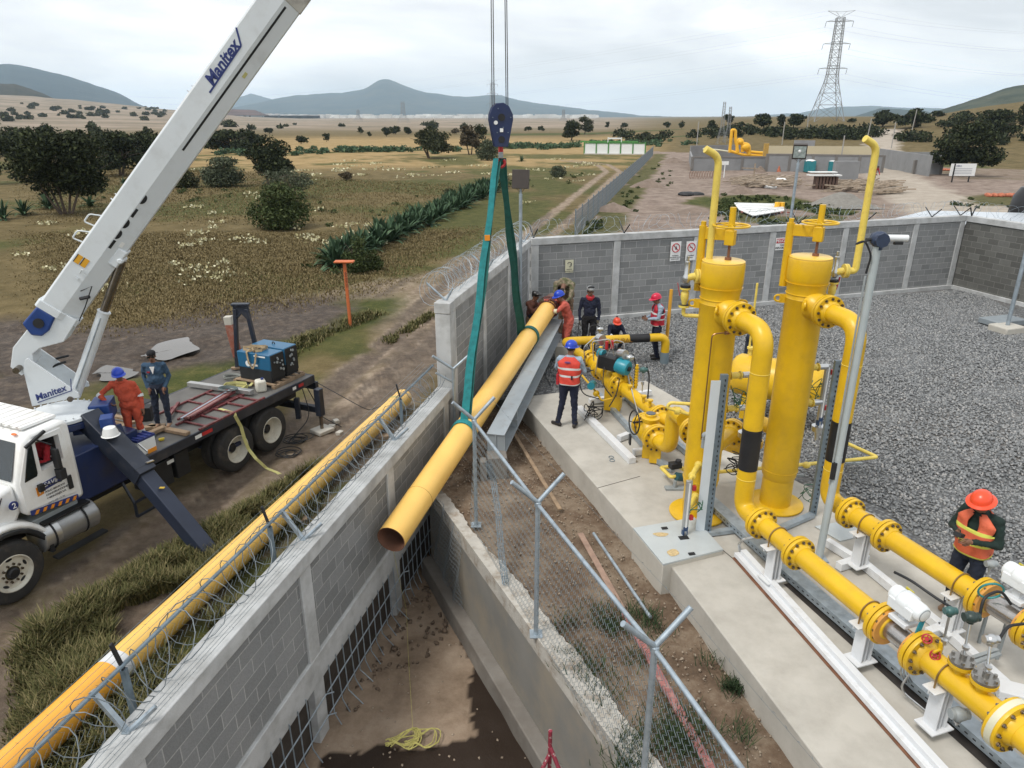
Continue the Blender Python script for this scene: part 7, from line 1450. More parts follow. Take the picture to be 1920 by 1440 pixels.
for k,(c_,n_) in enumerate((((548,825),5),((535,850),4))):
    q=P(*c_,g+.03)
    for i in range(n_): m.torus(q+V((.06*i,.1*math.sin(i*2),.01*i)),(.05*math.sin(i),.05,1),.22+.06*math.sin(i*1.7),.012,26,5)
m.tube(bend([tp(7.3,.0,1.3),tp(7.2,-.3,.5),P(540,830,g+.03)],.3,5),.012,5); m.tube(bend([tp(7.5,.2,1.5),tp(7.7,-.1,.6),P(600,780,g+.1),P(640,800,g+.03)],.3,5),.012,5); m.tube(bend([tp(7.74,.4,1.4),P(690,770,g+.5),P(720,760,g+.02)],.3,5),.01,5); solo('welding_cable',m,BLACKS,'black welding cables looping from the flatbed onto the dirt','cable')
m=MB(); m.tube(bend([wl(9.2,-.3,.9)+V((0,0,.1)),wl(9.6,-.8,.0),P(560,910,g+.3)],.3,5),.02,6); 
# ---------------------------------------------------------------- people
SKIN=mat('skin',(.20,.10,.062),.6,0,.08,6); HAIR=mat('dark_hair',(.012,.010,.009),.8,0,.2,30)
def cloth(n,c,rough=.9): return mat(n,c,rough,0,.14,7,.35,28,tuple(x*.6 for x in c),.5,5)
CORAL=cloth('coral_coverall',(.50,.105,.075)); ORCOV=cloth('orange_coverall',(.46,.072,.035)); DENIM=cloth('denim',(.035,.075,.13)); JEAN=cloth('dark_jeans',(.016,.024,.045)); NAVYC=cloth('navy_cloth',(.010,.014,.035)); BLKC=cloth('black_cloth',(.010,.010,.012))
BROWNC=cloth('brown_leather',(.10,.038,.025)); KHAKI=cloth('khaki_cloth',(.17,.11,.07)); LBLUE=cloth('light_blue_cloth',(.30,.38,.47)); DGREEN=cloth('dark_green_cloth',(.008,.022,.018)); CAMO=mat('camouflage_cloth',(.25,.20,.14),.9,0,.2,8,.4,20,(.07,.09,.03),.8,9,.06,.5)
BOOT=mat('dark_boot',(.018,.014,.012),.6,0,.2,9); TANB=mat('tan_boot',(.26,.16,.10),.8,0,.2,9); SILV=mat('reflective_silver',(.62,.64,.65),.4,.1,.05,8); LIME=mat('lime_yellow_trim',(.60,.62,.10),.6,0,.06,8)
HIVR=cloth('red_hi_vis',(.62,.055,.035),.7); HIVO=cloth('orange_hi_vis',(.64,.13,.06),.7); HIVC=cloth('crimson_vest',(.42,.012,.03),.7); GLOVE=mat('work_glove',(.10,.09,.07),.9,0,.2,14); REDC=cloth('red_cloth',(.40,.02,.03))
HB=mat('helmet_blue',(.01,.05,.45),.3,0,.03,4); HR=mat('helmet_red',(.55,.01,.05),.3,0,.03,4); HO=mat('helmet_orange',(.80,.075,.025),.3,0,.03,4); HK_=mat('helmet_black',(.012,.012,.012),.35); HG=mat('mask_grey',(.30,.31,.31),.35,.2)
BASE=dict(hipL=(-.095,0,.90),hipR=(.095,0,.90),kneeL=(-.11,.03,.49),kneeR=(.11,.03,.49),ankL=(-.12,-.02,.09),ankR=(.12,-.02,.09),pelvis=(0,0,.95),belly=(0,.01,1.10),chest=(0,0,1.28),neck=(0,.005,1.44),head=(0,.025,1.60),
 shL=(-.185,0,1.39),shR=(.185,0,1.39),elL=(-.235,-.02,1.12),elR=(.235,-.02,1.12),wrL=(-.225,.07,.88),wrR=(.225,.07,.88),footL=0.,footR=0.)
def person(label,loc,ang,H=1.72,pose={},mats=None,fat=1.,grip=None,face=(0,1,-.1),group=None,tool=None):
    """mats: shirt, sleeve, pants, boots, hands(skin or glove)"""
    J=dict(BASE); J.update(pose); sc=H/1.72
    W=Matrix.Translation(V(loc))@Matrix.Rotation(ang,4,'Z')@Matrix.Scale(sc,4)
    o=thing('person',label,'person',tuple(loc),group=group)
    j={k:V(v) for k,v in J.items() if hasattr(v,'__len__')}
    shirt,sleeve,pants,boots,hands=mats; M=[shirt,sleeve,pants,boots,hands,SKIN]
    caps=[]  # p0,p1,r0,r1,mat
    def cap(a,b_,r0,r1,k): caps.append((V(a),V(b_),r0,r1,k))
    ells=[]
    lat=(j['shR']-j['shL']).normalized()
    def el(c_,r,up,k,lt=lat):
        u=V(up).normalized(); x=(lt-u*lt.dot(u)).normalized(); y=u.cross(x); ells.append((V(c_),V(r),Matrix((x,y,u)).transposed(),k))
    hl=(j['hipR']-j['hipL']).normalized(); up1=(j['belly']-j['pelvis']); up2=(j['chest']-j['belly']); up3=(j['neck']-j['chest'])
    el(j['pelvis'],(.165*fat,.125*fat,.125),up1,2,hl); el(j['belly'],(.155*fat,.120*fat,.16),up1+up2,0); el(j['chest'],(.178*fat**.5,.118*fat**.5,.19),up2,0); el(j['chest']+up3*.45,(.165,.10,.11),up3,0)
    cap(j['shL'],j['shR'],.068,.068,0); cap(j['chest']+up3*.5,j['neck'],.075,.062,0); cap(j['neck'],j['head']-(j['head']-j['neck'])*.3,.056,.055,5)
    for s in 'LR':
        cap(j['sh'+s],j['el'+s],.064,.047,1); cap(j['el'+s],j['wr'+s],.047,.034,1); cap(j['hip'+s],j['knee'+s],.098*fat**.5,.066,2); cap(j['knee'+s],j['ank'+s],.066,.052,2)
        an=j['ank'+s]; fd=V(J.get('toe'+s,(0.03 if s=='R' else -.03,1,0))).normalized(); cap(an+V((0,0,-.015)),an+V((0,0,.05)),.05,.052,3); cap(an-fd*.05+V((0,0,-.045)),an+fd*.14+V((0,0,-.052)),.042,.036,3)
    hd=j['head']; fdir=V(face).normalized(); hu=(hd-j['neck']).normalized(); hu=(hu+V((0,0,.6))).normalized(); hx=fdir.cross(hu).normalized(); fdir=hu.cross(hx).normalized(); HR_=Matrix((hx,fdir,hu)).transposed()
    ells.append((hd+hu*.02,V((.076,.094,.10)),HR_,5)); ells.append((hd+fdir*.028-hu*.05,V((.056,.062,.062)),HR_,5)); 
    m=MB()
    for a,b_,r0,r1,k in caps:
        d=(b_-a); n=6
        pts=[a.lerp(b_,i/n) for i in range(n+1)]; rs=[r0+(r1-r0)*i/n for i in range(n+1)]; m.tube(pts,rs,14); m.ell(a,r0,n=14,m=10); m.ell(b_,r1,n=14,m=10)
    for c_,r,R,k in ells: m.ell(c_,tuple(r),R,20,14)
    # palms and fingers
    hnd=MB()
    for s in 'LR':
        w=j['wr'+s]; d=(w-j['el'+s]).normalized(); d=V(J.get('hand'+s,tuple(d))).normalized(); side=V(J.get('palm'+s,(1 if s=='L' else -1,0,0))); pn=(side-d*side.dot(d)).normalized(); ac=d.cross(pn).normalized()
        R=Matrix((ac,pn,d)).transposed(); m.ell(w+d*.055,(.042,.020,.058),R,14,10)
        for i,L_ in enumerate((.070,.080,.074,.058)):
            b0=w+d*.095+ac*(.030-.020*i); b1=b0+d*L_*.5+pn*.012; b2=b1+d*L_*.3+pn*.028; hnd.tube([b0-d*.02,b0,b1,b2],[.0095,.0095,.0088,.007],7)
        t0=w+d*.035+ac*.036; t1=t0+ac*.022+d*.03+pn*.012; t2=t1+d*.03+pn*.014; hnd.tube([t0-ac*.012,t0,t1,t2],[.012,.0115,.010,.008],7)
    ob=meshobj('tmp',m.v,m.f,SKIN,None,None,org=(0,0,0)); rm=ob.modifiers.new('r','REMESH'); rm.mode='VOXEL'; rm.voxel_size=.0155; sm=ob.modifiers.new('s','SMOOTH'); sm.factor=.5; sm.iterations=4
    bpy.context.view_layer.update(); me=bpy.data.meshes.new_from_object(ob.evaluated_get(bpy.context.evaluated_depsgraph_get()))
    N=len(me.vertices); co=np.empty(N*3,np.float32); me.vertices.foreach_get('co',co); co=co.reshape(-1,3).astype(float)
    D=[];K=[]
    for a,b_,r0,r1,k in caps:
        a=np.array(a);b_=np.array(b_); ab=b_-a; t_=np.clip(((co-a)@ab)/(ab@ab+1e-9),0,1); D.append(np.linalg.norm(co-a-t_[:,None]*ab,axis=1)-(r0+(r1-r0)*t_)); K.append(k)
    for c_,r,R,k in ells:
        q=(co-np.array(c_))@np.array(R); rr_=np.array(r); D.append((np.linalg.norm(q/rr_,axis=1)-1)*rr_.min()); K.append(k)
    for s in 'LR':
        w=np.array(j['wr'+s]); d=np.array(V(J.get('hand'+s,tuple((j['wr'+s]-j['el'+s])))).normalized()); c_=w+d*.055; D.append(np.linalg.norm(co-c_,axis=1)-.055); K.append(4)
    D=np.array(D); K=np.array(K); kk=K[D.argmin(0)]
    # cloth folds
    nr=np.empty(N*3,np.float32); me.vertices.foreach_get('normal',nr); nr=nr.reshape(-1,3); cl=(kk<3)
    f_=(fbm(co[:,0]*22+co[:,2]*9,co[:,2]*17+co[:,1]*20,4,int(H*1000)+len(label))-.5); f2=(np.abs(fbm(co[:,0]*9+co[:,1]*9,co[:,2]*14-co[:,0]*7,3,len(label)+4)-.5)); co+=nr*((f_*.030-f2*.038+.004)*cl)[:,None]
    fs=[tuple(p.vertices) for p in me.polygons]; mi=[int(np.bincount(kk[list(f)]).argmax()) for f in fs]
    bpy.data.objects.remove(ob); vs=co.tolist(); b0=len(vs)
    vs+=hnd.v; fs+=[tuple(b0+i for i in f) for f in hnd.f]; mi+=[4]*len(hnd.f)
    # face detail
    fm=MB(); eye=[]
    fm.ell(hd+fdir*.098-hu*.012,(.012,.018,.022),HR_,8,6)
    for s in(-1,1): fm.ell(hd+hx*s*.077-hu*.008,(.010,.018,.028),HR_,8,6)
    b0=len(vs); vs+=fm.v; fs+=[tuple(b0+i for i in f) for f in fm.f]; mi+=[5]*len(fm.f)
    dm=MB()
    for s in(-1,1): dm.ell(hd+fdir*.086+hx*s*.031+hu*.012,(.013,.010,.007),HR_,8,6); dm.ell(hd+fdir*.086+hx*s*.032+hu*.032,(.018,.010,.004),HR_,8,6)
    dm.ell(hd+fdir*.084-hu*.055,(.024,.010,.005),HR_,8,6)
    b0=len(vs); vs+=dm.v; fs+=[tuple(b0+i for i in f) for f in dm.f]; mi+=[6]*len(dm.f); M2=M+[HAIR]
    vs=[tuple(W@V(v)) for v in vs]; body=meshobj('body',vs,fs,M2,mi,o,True,ang=180)
    o['_W']=[x for r_ in W for x in r_]
    info=dict(o=o,W=W,j=j,hd=hd,hu=hu,fd=fdir,hx=hx,HR=HR_,lat=lat,J=J,sc=sc,M=M)
    hm_=MB(); hm_.ell(hd+hu*.032-fdir*.012,(.083,.098,.095),HR_,16,12); hm_.v=[v for v in hm_.v]
    keep=[f for f in hm_.f if (sum((V(hm_.v[i]) for i in f),V((0,0,0)))/len(f)-hd).dot(fdir)<.045 and (sum((V(hm_.v[i]) for i in f),V((0,0,0)))/len(f)-hd).dot(hu)>-.045]
    hm_.f=keep; hm_.m=[0]*len(keep); hm_.xf(W); part('hair',hm_,HAIR,o)
    return info
def pp(I,name,m,mt,label=None): 
    m.xf(I['W']); return part(name,m,mt,I['o'],label=label)
def hardhat(I,mt,brim='front',logo=False):
    hd,hu,fd,hx=I['hd'],I['hu'],I['fd'],I['hx']; c_=hd+hu*.045; m=MB(); n=28; vs=[];fs=[]; rings=[(0,1.),(.25,.97),(.5,.87),(.75,.66),(.92,.38),(1,.0)]
    for zt,rt in rings:
        for k in range(n): a=2*PI*k/n; vs.append(c_+hx*math.cos(a)*.112*rt+fd*math.sin(a)*.132*rt+hu*.118*zt)
    for i in range(len(rings)-1):
        for k in range(n): l=(k+1)%n; fs.append((i*n+k,i*n+l,(i+1)*n+l,(i+1)*n+k))
    m.add(vs,fs); vs=[];fs=[]
    for rt,z in((.98,.006),(1.0,-.012)):
        pass
    for j_ in range(2):
        for k in range(n):
            a=2*PI*k/n; ext=(.042 if brim=='full' else .012+.05*max(0,math.sin(a))**1.2) if j_ else 0; vs.append(c_+hx*math.cos(a)*(.110+ext)+fd*math.sin(a)*(.130+ext)-hu*(.018*j_ if j_ else 0))
    for k in range(n): l=(k+1)%n; fs.append((k,n+k,n+l,l)); fs.append((l,n+l,n+k,k))
    m.add(vs,fs[::2]); m.add([v-hu*.006 for v in vs],fs[1::2]); return pp(I,'hard_hat',m,mt)
def vest(I,mt,stripe,kind='back',trim=None,z0=.93):
    j=I['j']; m=MB(); lat=I['lat']; up=(j['neck']-j['pelvis']).normalized(); up_=V(up); x=(lat-up*lat.dot(up)).normalized(); y=up.cross(x)
    L=(j['neck']-j['pelvis']).length; base=j['pelvis']; secs=[(-.09,.185,.15),(.05,.18,.148),(.20,.18,.148),(.40,.198,.148),(.60,.215,.140),(.80,.235,.128),(.93,.15,.10),(1.01,.085,.075)]
    n=36; vs=[];fs=[];mi=[]
    S2=[]
    N_=26
    for i in range(N_+1):
        t_=secs[0][0]+(secs[-1][0]-secs[0][0])*i/N_; a_=np.interp(t_,[s[0] for s in secs],[s[1] for s in secs]); b_=np.interp(t_,[s[0] for s in secs],[s[2] for s in secs])
        c_=base+up*L*t_
        cc2=j['pelvis'].lerp(j['belly'],min(1,t_/.32)) if t_<.32 else (j['belly'].lerp(j['chest'],(t_-.32)/.36) if t_<.68 else j['chest'].lerp(j['neck'],(t_-.68)/.32)) if t_>0 else base+up*L*t_
        for k in range(n):
            a=2*PI*k/n; w=1+.03*math.sin(a*5+i*.7); ca,sa=math.cos(a),math.sin(a); e=.75; xx=(abs(ca)**e)*(1 if ca>0 else -1); yy=(abs(sa)**e)*(1 if sa>0 else -1); vs.append(cc2+x*xx*a_*w*1.0+y*yy*b_*w)
    for i in range(N_):
        t_=secs[0][0]+(secs[-1][0]-secs[0][0])*(i+.5)/N_
        for k in range(n):
            a=2*PI*(k+.5)/n; sidey=abs(math.cos(a))
            if t_>.60 and sidey>.90: continue     # armholes
            if math.sin(a)>0 and abs(math.cos(a))<(.06+max(0,t_-.62)*1.2) and kind!='backonly' and t_<1.2 and abs(math.cos(a))<.5*max(0,(t_-.45)): continue
            l=(k+1)%n; fs.append((i*n+k,i*n+l,(i+1)*n+l,(i+1)*n+k))
            st=0
            if stripe and (.24<t_<.33 or .56<t_<.65): st=1
            if kind=='x' and ((.3<sidey<.42) and t_>.25): st=1
            if i==0: st=2 if trim else 0
            mi.append(st)
    vs=[tuple(I['W']@v) for v in vs]; ob=meshobj('vest',vs,fs,[mt,stripe or mt,trim or mt],mi,I['o'],True,ang=180); so_=ob.modifiers.new('s','SOLIDIFY'); so_.thickness=.012; so_.offset=1; return ob
def band(I,a,b_,t0,t1,r,mt,name='reflective_band'):
    a=V(a);b_=V(b_); m=MB(); m.tube([a.lerp(b_,t0),a.lerp(b_,(t0+t1)/2),a.lerp(b_,t1)],r,20,cap=False); return pp(I,name,m,mt)
def yaw(dx,dy): return math.atan2(-dx,dy)     # local +y -> (dx,dy)
# 1 red vest, seen from behind on the slab
A=P(1065,800,0); I=person('person in blue hard hat and red reflective vest standing on the slab, seen from behind',A,yaw(.25,1),1.76,
 dict(kneeL=(-.13,.03,.49),kneeR=(.10,.02,.49),ankL=(-.20,.0,.09),ankR=(.13,.0,.09),elL=(-.27,.10,1.16),wrL=(-.12,.27,1.13),elR=(.27,.06,1.15),wrR=(.14,.24,1.05),toeL=(-.9,.5,0),toeR=(.1,1,0),handL=(1,.3,.1),handR=(-.8,.5,0),head=(.01,.03,1.60)),(LBLUE,LBLUE,NAVYC,BOOT,SKIN),1.08,face=(.3,1,-.15))
hardhat(I,HB); v_=vest(I,HIVR,SILV,trim=SILV); m=MB(); j=I['j']; m.ell(j['chest']+V((-.02,-.155,.09)),(.06,.006,.022)); pp(I,'back_print',m,mat('print_purple',(.16,.05,.16),.6)); m=MB(); m.box(V((.07,-.165,1.075)),(.03,.02,.07)); pp(I,'vest_clip',m,BLACKS); m=MB(); m.box(V((-.22,.0,.98)),(.05,.12,.2)); m.beam((-.20,-.02,1.3),(-.22,0,1.05),.03,.015); pp(I,'shoulder_bag',m,REDC)
# 2 red vest looking at phone by the back wall
A=P(1228,672,-.08); I=person('person in red hard hat and crimson vest looking at a phone by the inlet pipe',A,yaw(-1,-.1),1.72,
 dict(elL=(-.22,.06,1.13),elR=(.22,.04,1.13),wrL=(-.07,.27,1.08),wrR=(.08,.27,1.08),handL=(.2,1,.2),handR=(-.2,1,.2),head=(0,.075,1.575),neck=(0,.02,1.44),kneeL=(-.11,.05,.49),ankR=(.12,-.06,.09)),(LBLUE,LBLUE,NAVYC,BOOT,SKIN),1.1,face=(0,1,-.6))
hardhat(I,HR); vest(I,HIVC,SILV,trim=SILV); m=MB(); m.box((0,.36,1.12),(.075,.13,.012),Matrix.Rotation(.5,3,'X')); pp(I,'phone',m,BLACKS)
# 3 navy welder standing
A=P(1106,652,-.08); A=V((2.02,17.95,-.1)); I=person('person in navy jacket and red scarf with raised grey welding mask by the block wall',A,yaw(-.1,-1),1.80,
 dict(elL=(-.24,-.02,1.13),elR=(.25,.0,1.13),wrL=(-.23,.03,.90),wrR=(.24,.05,.89)),(NAVYC,NAVYC,BLKC,BOOT,GLOVE),1.0,face=(-.2,1,-.15))
m=MB(); hd,hu,fd=I['hd'],I['hu'],I['fd']; m.ell(hd+hu*.085+fd*.02,(.10,.125,.07),I['HR'],18,10); pp(I,'raised_mask',m,HG); m=MB(); m.ell(hd+hu*.13+fd*.075,(.085,.05,.04),I['HR'],14,8); pp(I,'mask_visor',m,BLACKS); m=MB(); m.torus(I['j']['neck']+V((0,.01,.03)),(0,.2,1),.075,.035,22,10); m.ell(I['j']['neck']+V((0,.07,-.0)),(.08,.045,.06)); pp(I,'scarf',m,REDC)
m=MB(); m.tube(bend([V((.25,.08,.85)),V((.28,.1,.4)),V((.33,.2,.03)),V((.7,.4,.02))],.1,4),.008,6); pp(I,'welding_lead',m,BLACKS)
# 4 coral coverall leaning to the pipe
A=V((1.42,17.75,-.1)); I=person('person in coral coverall and blue hard hat reaching over the suspended pipe end',A,yaw(-1,-.15),1.80,
 dict(pelvis=(0,-.05,.95),belly=(0,.0,1.09),chest=(0,.06,1.25),neck=(0,.12,1.39),head=(.0,.20,1.53),shL=(-.18,.10,1.36),shR=(.18,.10,1.36),elL=(-.22,.30,1.22),wrL=(-.10,.46,1.20),elR=(.25,.32,1.36),wrR=(.12,.55,1.42),handL=(0,1,-.3),handR=(-.1,1,0),hipL=(-.095,-.05,.90),hipR=(.095,-.05,.90)),(CORAL,CORAL,CORAL,TANB,GLOVE),1.05,face=(0,1,-.7))
hardhat(I,HB); j=I['j']; band(I,j['elR'],j['wrR'],-.1,.25,.056,SIGNB); band(I,j['elL'],j['wrL'],-.05,.35,.055,SIGNB); band(I,j['kneeL'],j['ankL'],.15,.35,.07,SIGNB); band(I,j['kneeR'],j['ankR'],.15,.35,.07,SIGNB)
# 5 brown jacket welder
A=V((.50,18.15,-.1)); I=person('person in brown leather jacket and raised black mask, left of the suspended pipe end',A,yaw(.9,-.5),1.66,
 dict(chest=(0,.04,1.27),neck=(0,.08,1.42),head=(0,.13,1.57),elL=(-.24,.12,1.16),elR=(.22,.16,1.18),wrL=(-.06,.33,1.22),wrR=(.04,.30,1.34),handL=(.4,1,0),handR=(0,.7,.6)),(BROWNC,BROWNC,KHAKI,BOOT,GLOVE),1.08,face=(.1,1,-.3))
m=MB(); hd,hu,fd=I['hd'],I['hu'],I['fd']; m.ell(hd+hu*.075,(.105,.12,.085),I['HR'],18,10); m.ell(hd+hu*.10+fd*.09,(.10,.10,.035),I['HR'],18,8); pp(I,'raised_mask',m,HK_); m=MB(); m.ell(I['j']['belly']+V((0,.03,-.06)),(.18,.13,.13)); pp(I,'apron',m,NAVYC)
# 6 khaki worker bending behind the pipe end
A=V((1.52,19.55,-.1)); I=person('person in a camouflage jacket bending forward behind the pipe end below the cream sign',A,yaw(-.35,-1),1.98,
 dict(pelvis=(0,-.12,1.02),belly=(0,-.02,1.20),chest=(0,.10,1.34),neck=(0,.22,1.38),head=(0,.36,1.20),shL=(-.20,.20,1.36),shR=(.20,.20,1.36),elL=(-.20,.34,1.06),elR=(.20,.36,1.06),wrL=(-.08,.46,.95),wrR=(.08,.46,.95)),(CAMO,CAMO,KHAKI,BOOT,GLOVE),1.15,face=(0,.6,-1))
m=MB(); m.ell(I['hd']+I['hu']*.03,(.09,.105,.10),I['HR'],16,10); pp(I,'camouflage_hood',m,CAMO); m=MB(); m.ell(V((.16,.0,1.28)),(.06,.12,.16)); pp(I,'dark_pouch',m,BLKC)
# 7 crouching person with orange helmet
A=P(1160,652,-.1); A=V((2.75,18.3,-.1)); I=person('person crouching in a dark jacket and orange helmet behind the looping inlet pipe',A,yaw(.1,-1),1.50,
 dict(pelvis=(0,-.1,.35),belly=(0,-.04,.50),chest=(0,.06,.66),neck=(0,.14,.80),head=(0,.22,.93),hipL=(-.1,-.1,.32),hipR=(.1,-.1,.32),kneeL=(-.2,.28,.42),kneeR=(.2,.28,.40),ankL=(-.16,.05,.09),ankR=(.18,.02,.09),shL=(-.18,.1,.76),shR=(.18,.1,.76),elL=(-.24,.3,.60),elR=(.24,.3,.60),wrL=(-.08,.42,.46),wrR=(.08,.42,.46),toeL=(-.2,1,0),toeR=(.2,1,0)),(NAVYC,NAVYC,JEAN,TANB,GLOVE),1.05,face=(0,1,-.7))
hardhat(I,mat('helmet_orange_red',(.70,.07,.03),.35)); m=MB(); m.torus(I['hd']+I['hu']*.07,I['hx'],.13,.014,18,6,.3,2.8); pp(I,'visor_band',m,BLACKS); band(I,I['j']['elR'],I['j']['wrR'],.2,.5,.05,SILV)
# 8 orange coverall on the flatbed
A=dk_(3.02,.50); I=person('person in orange coverall, blue hard hat and sunglasses leaning an elbow near the turret',A,yaw(.25,-1),1.66,
 dict(pelvis=(.02,0,.95),belly=(.03,.0,1.10),chest=(.06,.0,1.27),neck=(.09,.0,1.43),head=(.10,.03,1.58),shL=(-.11,.0,1.36),shR=(.26,.02,1.39),elR=(.50,.06,1.20),wrR=(.34,.19,1.06),elL=(-.20,-.03,1.10),wrL=(-.22,.03,.85),handR=(-.8,.3,-.35),kneeR=(.10,.05,.49),ankR=(.06,.02,.09),kneeL=(-.10,.04,.49),ankL=(-.12,.0,.09),hipR=(.10,0,.9),hipL=(-.09,0,.9)),(ORCOV,ORCOV,ORCOV,TANB,SKIN),1.15,face=(-.45,1,-.1))
hardhat(I,HB); j=I['j']; band(I,j['elL'],j['wrL'],-.15,.08,.060,SILV); band(I,j['elR'],j['wrR'],-.1,.12,.058,SILV); band(I,j['kneeL'],j['ankL'],.2,.4,.072,SILV); band(I,j['kneeR'],j['ankR'],.2,.4,.072,SILV)
m=MB(); m.beam(I['hd']+I['fd']*.098+I['hu']*.012-I['hx']*.07,I['hd']+I['fd']*.098+I['hu']*.012+I['hx']*.07,.012,.03,up=I['hu']); pp(I,'sunglasses',m,GLASS); m=MB(); m.torus(j['neck']+V((0,0,.01)),(0,.1,1),.075,.03,20,8); pp(I,'collar',m,ORCOV)
# 9 denim man on the flatbed
A=dk_(3.86,.72,.06); I=person('person in denim jacket, dark jeans and black cap standing on the flatbed',A,yaw(.18,-1),1.66,
 dict(elL=(.25,-.05,1.13),elR=(-.25,-.05,1.13),wrL=(.17,.08,.93),wrR=(-.17,.08,.93),shL=(.185,0,1.39),shR=(-.185,0,1.39),hipL=(.095,0,.9),hipR=(-.095,0,.9),kneeL=(.11,.03,.49),kneeR=(-.11,.03,.49),ankL=(.14,-.02,.09),ankR=(-.10,-.02,.09),handL=(-.4,.4,-1),handR=(.4,.4,-1)),(DENIM,DENIM,JEAN,TANB,SKIN),1.1,face=(-.15,1,-.1))
hd,hu,fd,hx=I['hd'],I['hu'],I['fd'],I['hx']; m=MB(); m.ell(hd+hu*.065-fd*.005,(.090,.108,.068),I['HR'],20,12); pp(I,'black_cap',m,BLKC); m=MB(); m.beam(hd+fd*.098+hu*.012-hx*.07,hd+fd*.098+hu*.012+hx*.07,.012,.032,up=hu); pp(I,'sunglasses',m,GLASS)
m=MB(); m.prism([V((-.05,.125,1.40)),V((.05,.125,1.40)),V((0,.135,1.24))],V((0,.006,0))); pp(I,'white_shirt',m,SIGNW); m=MB(); m.box((.09,.118,1.28),(.06,.012,.03)); pp(I,'chest_logo',m,REDC); m=MB(); m.beam((.02,.13,.92),(.0,.15,.80),.012,.004); pp(I,'keys',m,CHROME)
# 10 man with orange hat and camera at the right
A=P(1792,1150,0); I=person('person in orange full brim helmet, orange vest and dark green shirt holding a phone',A,yaw(-1,-.55),1.74,
 dict(elL=(-.27,.03,1.13),elR=(.27,.03,1.13),wrL=(-.10,.28,1.17),wrR=(.08,.27,1.20),handL=(.35,1,.2),handR=(-.25,1,.3),chest=(0,.0,1.28),belly=(0,.02,1.10),neck=(0,.03,1.45),head=(0,.095,1.585),kneeR=(.11,.05,.49),ankL=(-.12,-.06,.09)),(DGREEN,DGREEN,JEAN,TANB,SKIN),1.12,face=(-.1,1,-.55))
hardhat(I,HO,'full'); vest(I,HIVO,LIME,kind='x',trim=LIME).scale=(1,1,1); m=MB(); m.box((0,.40,1.25),(.085,.10,.05),Matrix.Rotation(.4,3,'X')); pp(I,'phone',m,BLACKS)
# 11 driver in the cab
A=tp(1.10,.48,1.26); I=person('person in a red shirt sitting inside the truck cab behind the side window',A,yaw(-.3,-1),1.70,
 dict(pelvis=(0,-.1,.55),belly=(0,-.1,.70),chest=(0,-.06,.88),neck=(0,-.04,1.03),head=(0,-.02,1.18),hipL=(-.1,-.08,.52),hipR=(.1,-.08,.52),kneeL=(-.12,.3,.56),kneeR=(.12,.3,.56),ankL=(-.12,.32,.2),ankR=(.12,.32,.2),shL=(-.18,-.05,.98),shR=(.18,-.05,.98),elL=(-.25,.05,.75),elR=(.25,.05,.75),wrL=(-.15,.25,.85),wrR=(.15,.25,.85)),(REDC,REDC,JEAN,BOOT,SKIN),1.1)
# tiny far people
def farp(label,px_,py_,mshirt,z=g,H=1.7,hat=None): 
    A=P(px_,py_,z); I=person(label,A,yaw(.4,-1),H,dict(chest=(0,.12,1.22),neck=(0,.22,1.32),head=(0,.32,1.42),belly=(0,.04,1.08),elL=(-.26,.25,1.05),elR=(.26,.25,1.05),wrL=(-.2,.4,.85),wrR=(.2,.4,.85),shL=(-.18,.2,1.30),shR=(.18,.2,1.30)),(mshirt,mshirt,JEAN,BOOT,SKIN),1.2)
    if hat: hardhat(I,hat)
farp('distant person in a dark red vest bending over the lumber in the building yard',1636,344,HIVC,-1.5,2.2); farp('distant person in an orange vest at the far compound gate',1660,306,HIVO,-1.5,2.4)
for o in list(bpy.data.objects):
    if '_W' in o: del o['_W']
# ---------------------------------------------------------------- vegetation and background
def hz_(x,y): return float(hgt(np.array([[x]]),np.array([[y]]))[0,0])
_gd=6.*1.012**np.arange(0,530)
def GP(px_,py_):
    "where the sight line meets the terrain"
    r=V(ray(px_,py_)).normalized(); d=_gd
    for _ in range(2):
        q=np.array(r)[None,:]*d[:,None]; below=(CH+q[:,2])<hgt(q[None,:,0],q[None,:,1])[0]; k=int(np.argmax(below)) if below.any() else len(d)-1; d=np.linspace(d[max(k-1,0)],d[k],24)
    a=d[max(0,k-1)] if k<24 else d[-1]; return V((r.x*a,r.y*a,hz_(r.x*a,r.y*a)))
def scale_at(q): return F/((q.y*cc_)-(q.z-CH)*cs_)   # px per metre
def leafmat(name,c1,c2,c3):
    m=bpy.data.materials.new(name); m.use_nodes=True; t=m.node_tree; b=t.nodes['Principled BSDF']; b.inputs['Roughness'].default_value=.8; b.inputs['Specular IOR Level'].default_value=.2
    g_=nd(t,'ShaderNodeNewGeometry'); r_=nd(t,'ShaderNodeValToRGB'); e=r_.color_ramp.elements; e[0].color=(*c1,1); e[1].color=(*c3,1); q=e.new(.55); q.color=(*c2,1); t.links.new(g_.outputs['Random Per Island'],r_.inputs[0]); t.links.new(r_.outputs[0],b.inputs['Base Color']); return m
LDARK=leafmat('leaves_dark',(.016,.020,.008),(.036,.042,.017),(.075,.078,.036)); LGREEN=leafmat('leaves_green',(.022,.036,.010),(.050,.070,.022),(.095,.115,.045)); LGREY=leafmat('leaves_greygreen',(.035,.045,.025),(.070,.085,.050),(.12,.135,.085)); LBROWN=leafmat('leaves_brown',(.035,.028,.016),(.07,.055,.032),(.12,.095,.06)); LNEARBLK=leafmat('leaves_deep',(.008,.012,.005),(.020,.028,.011),(.062,.075,.032))
AGM=leafmat('agave_leaf',(.028,.056,.030),(.055,.10,.052),(.11,.165,.09))
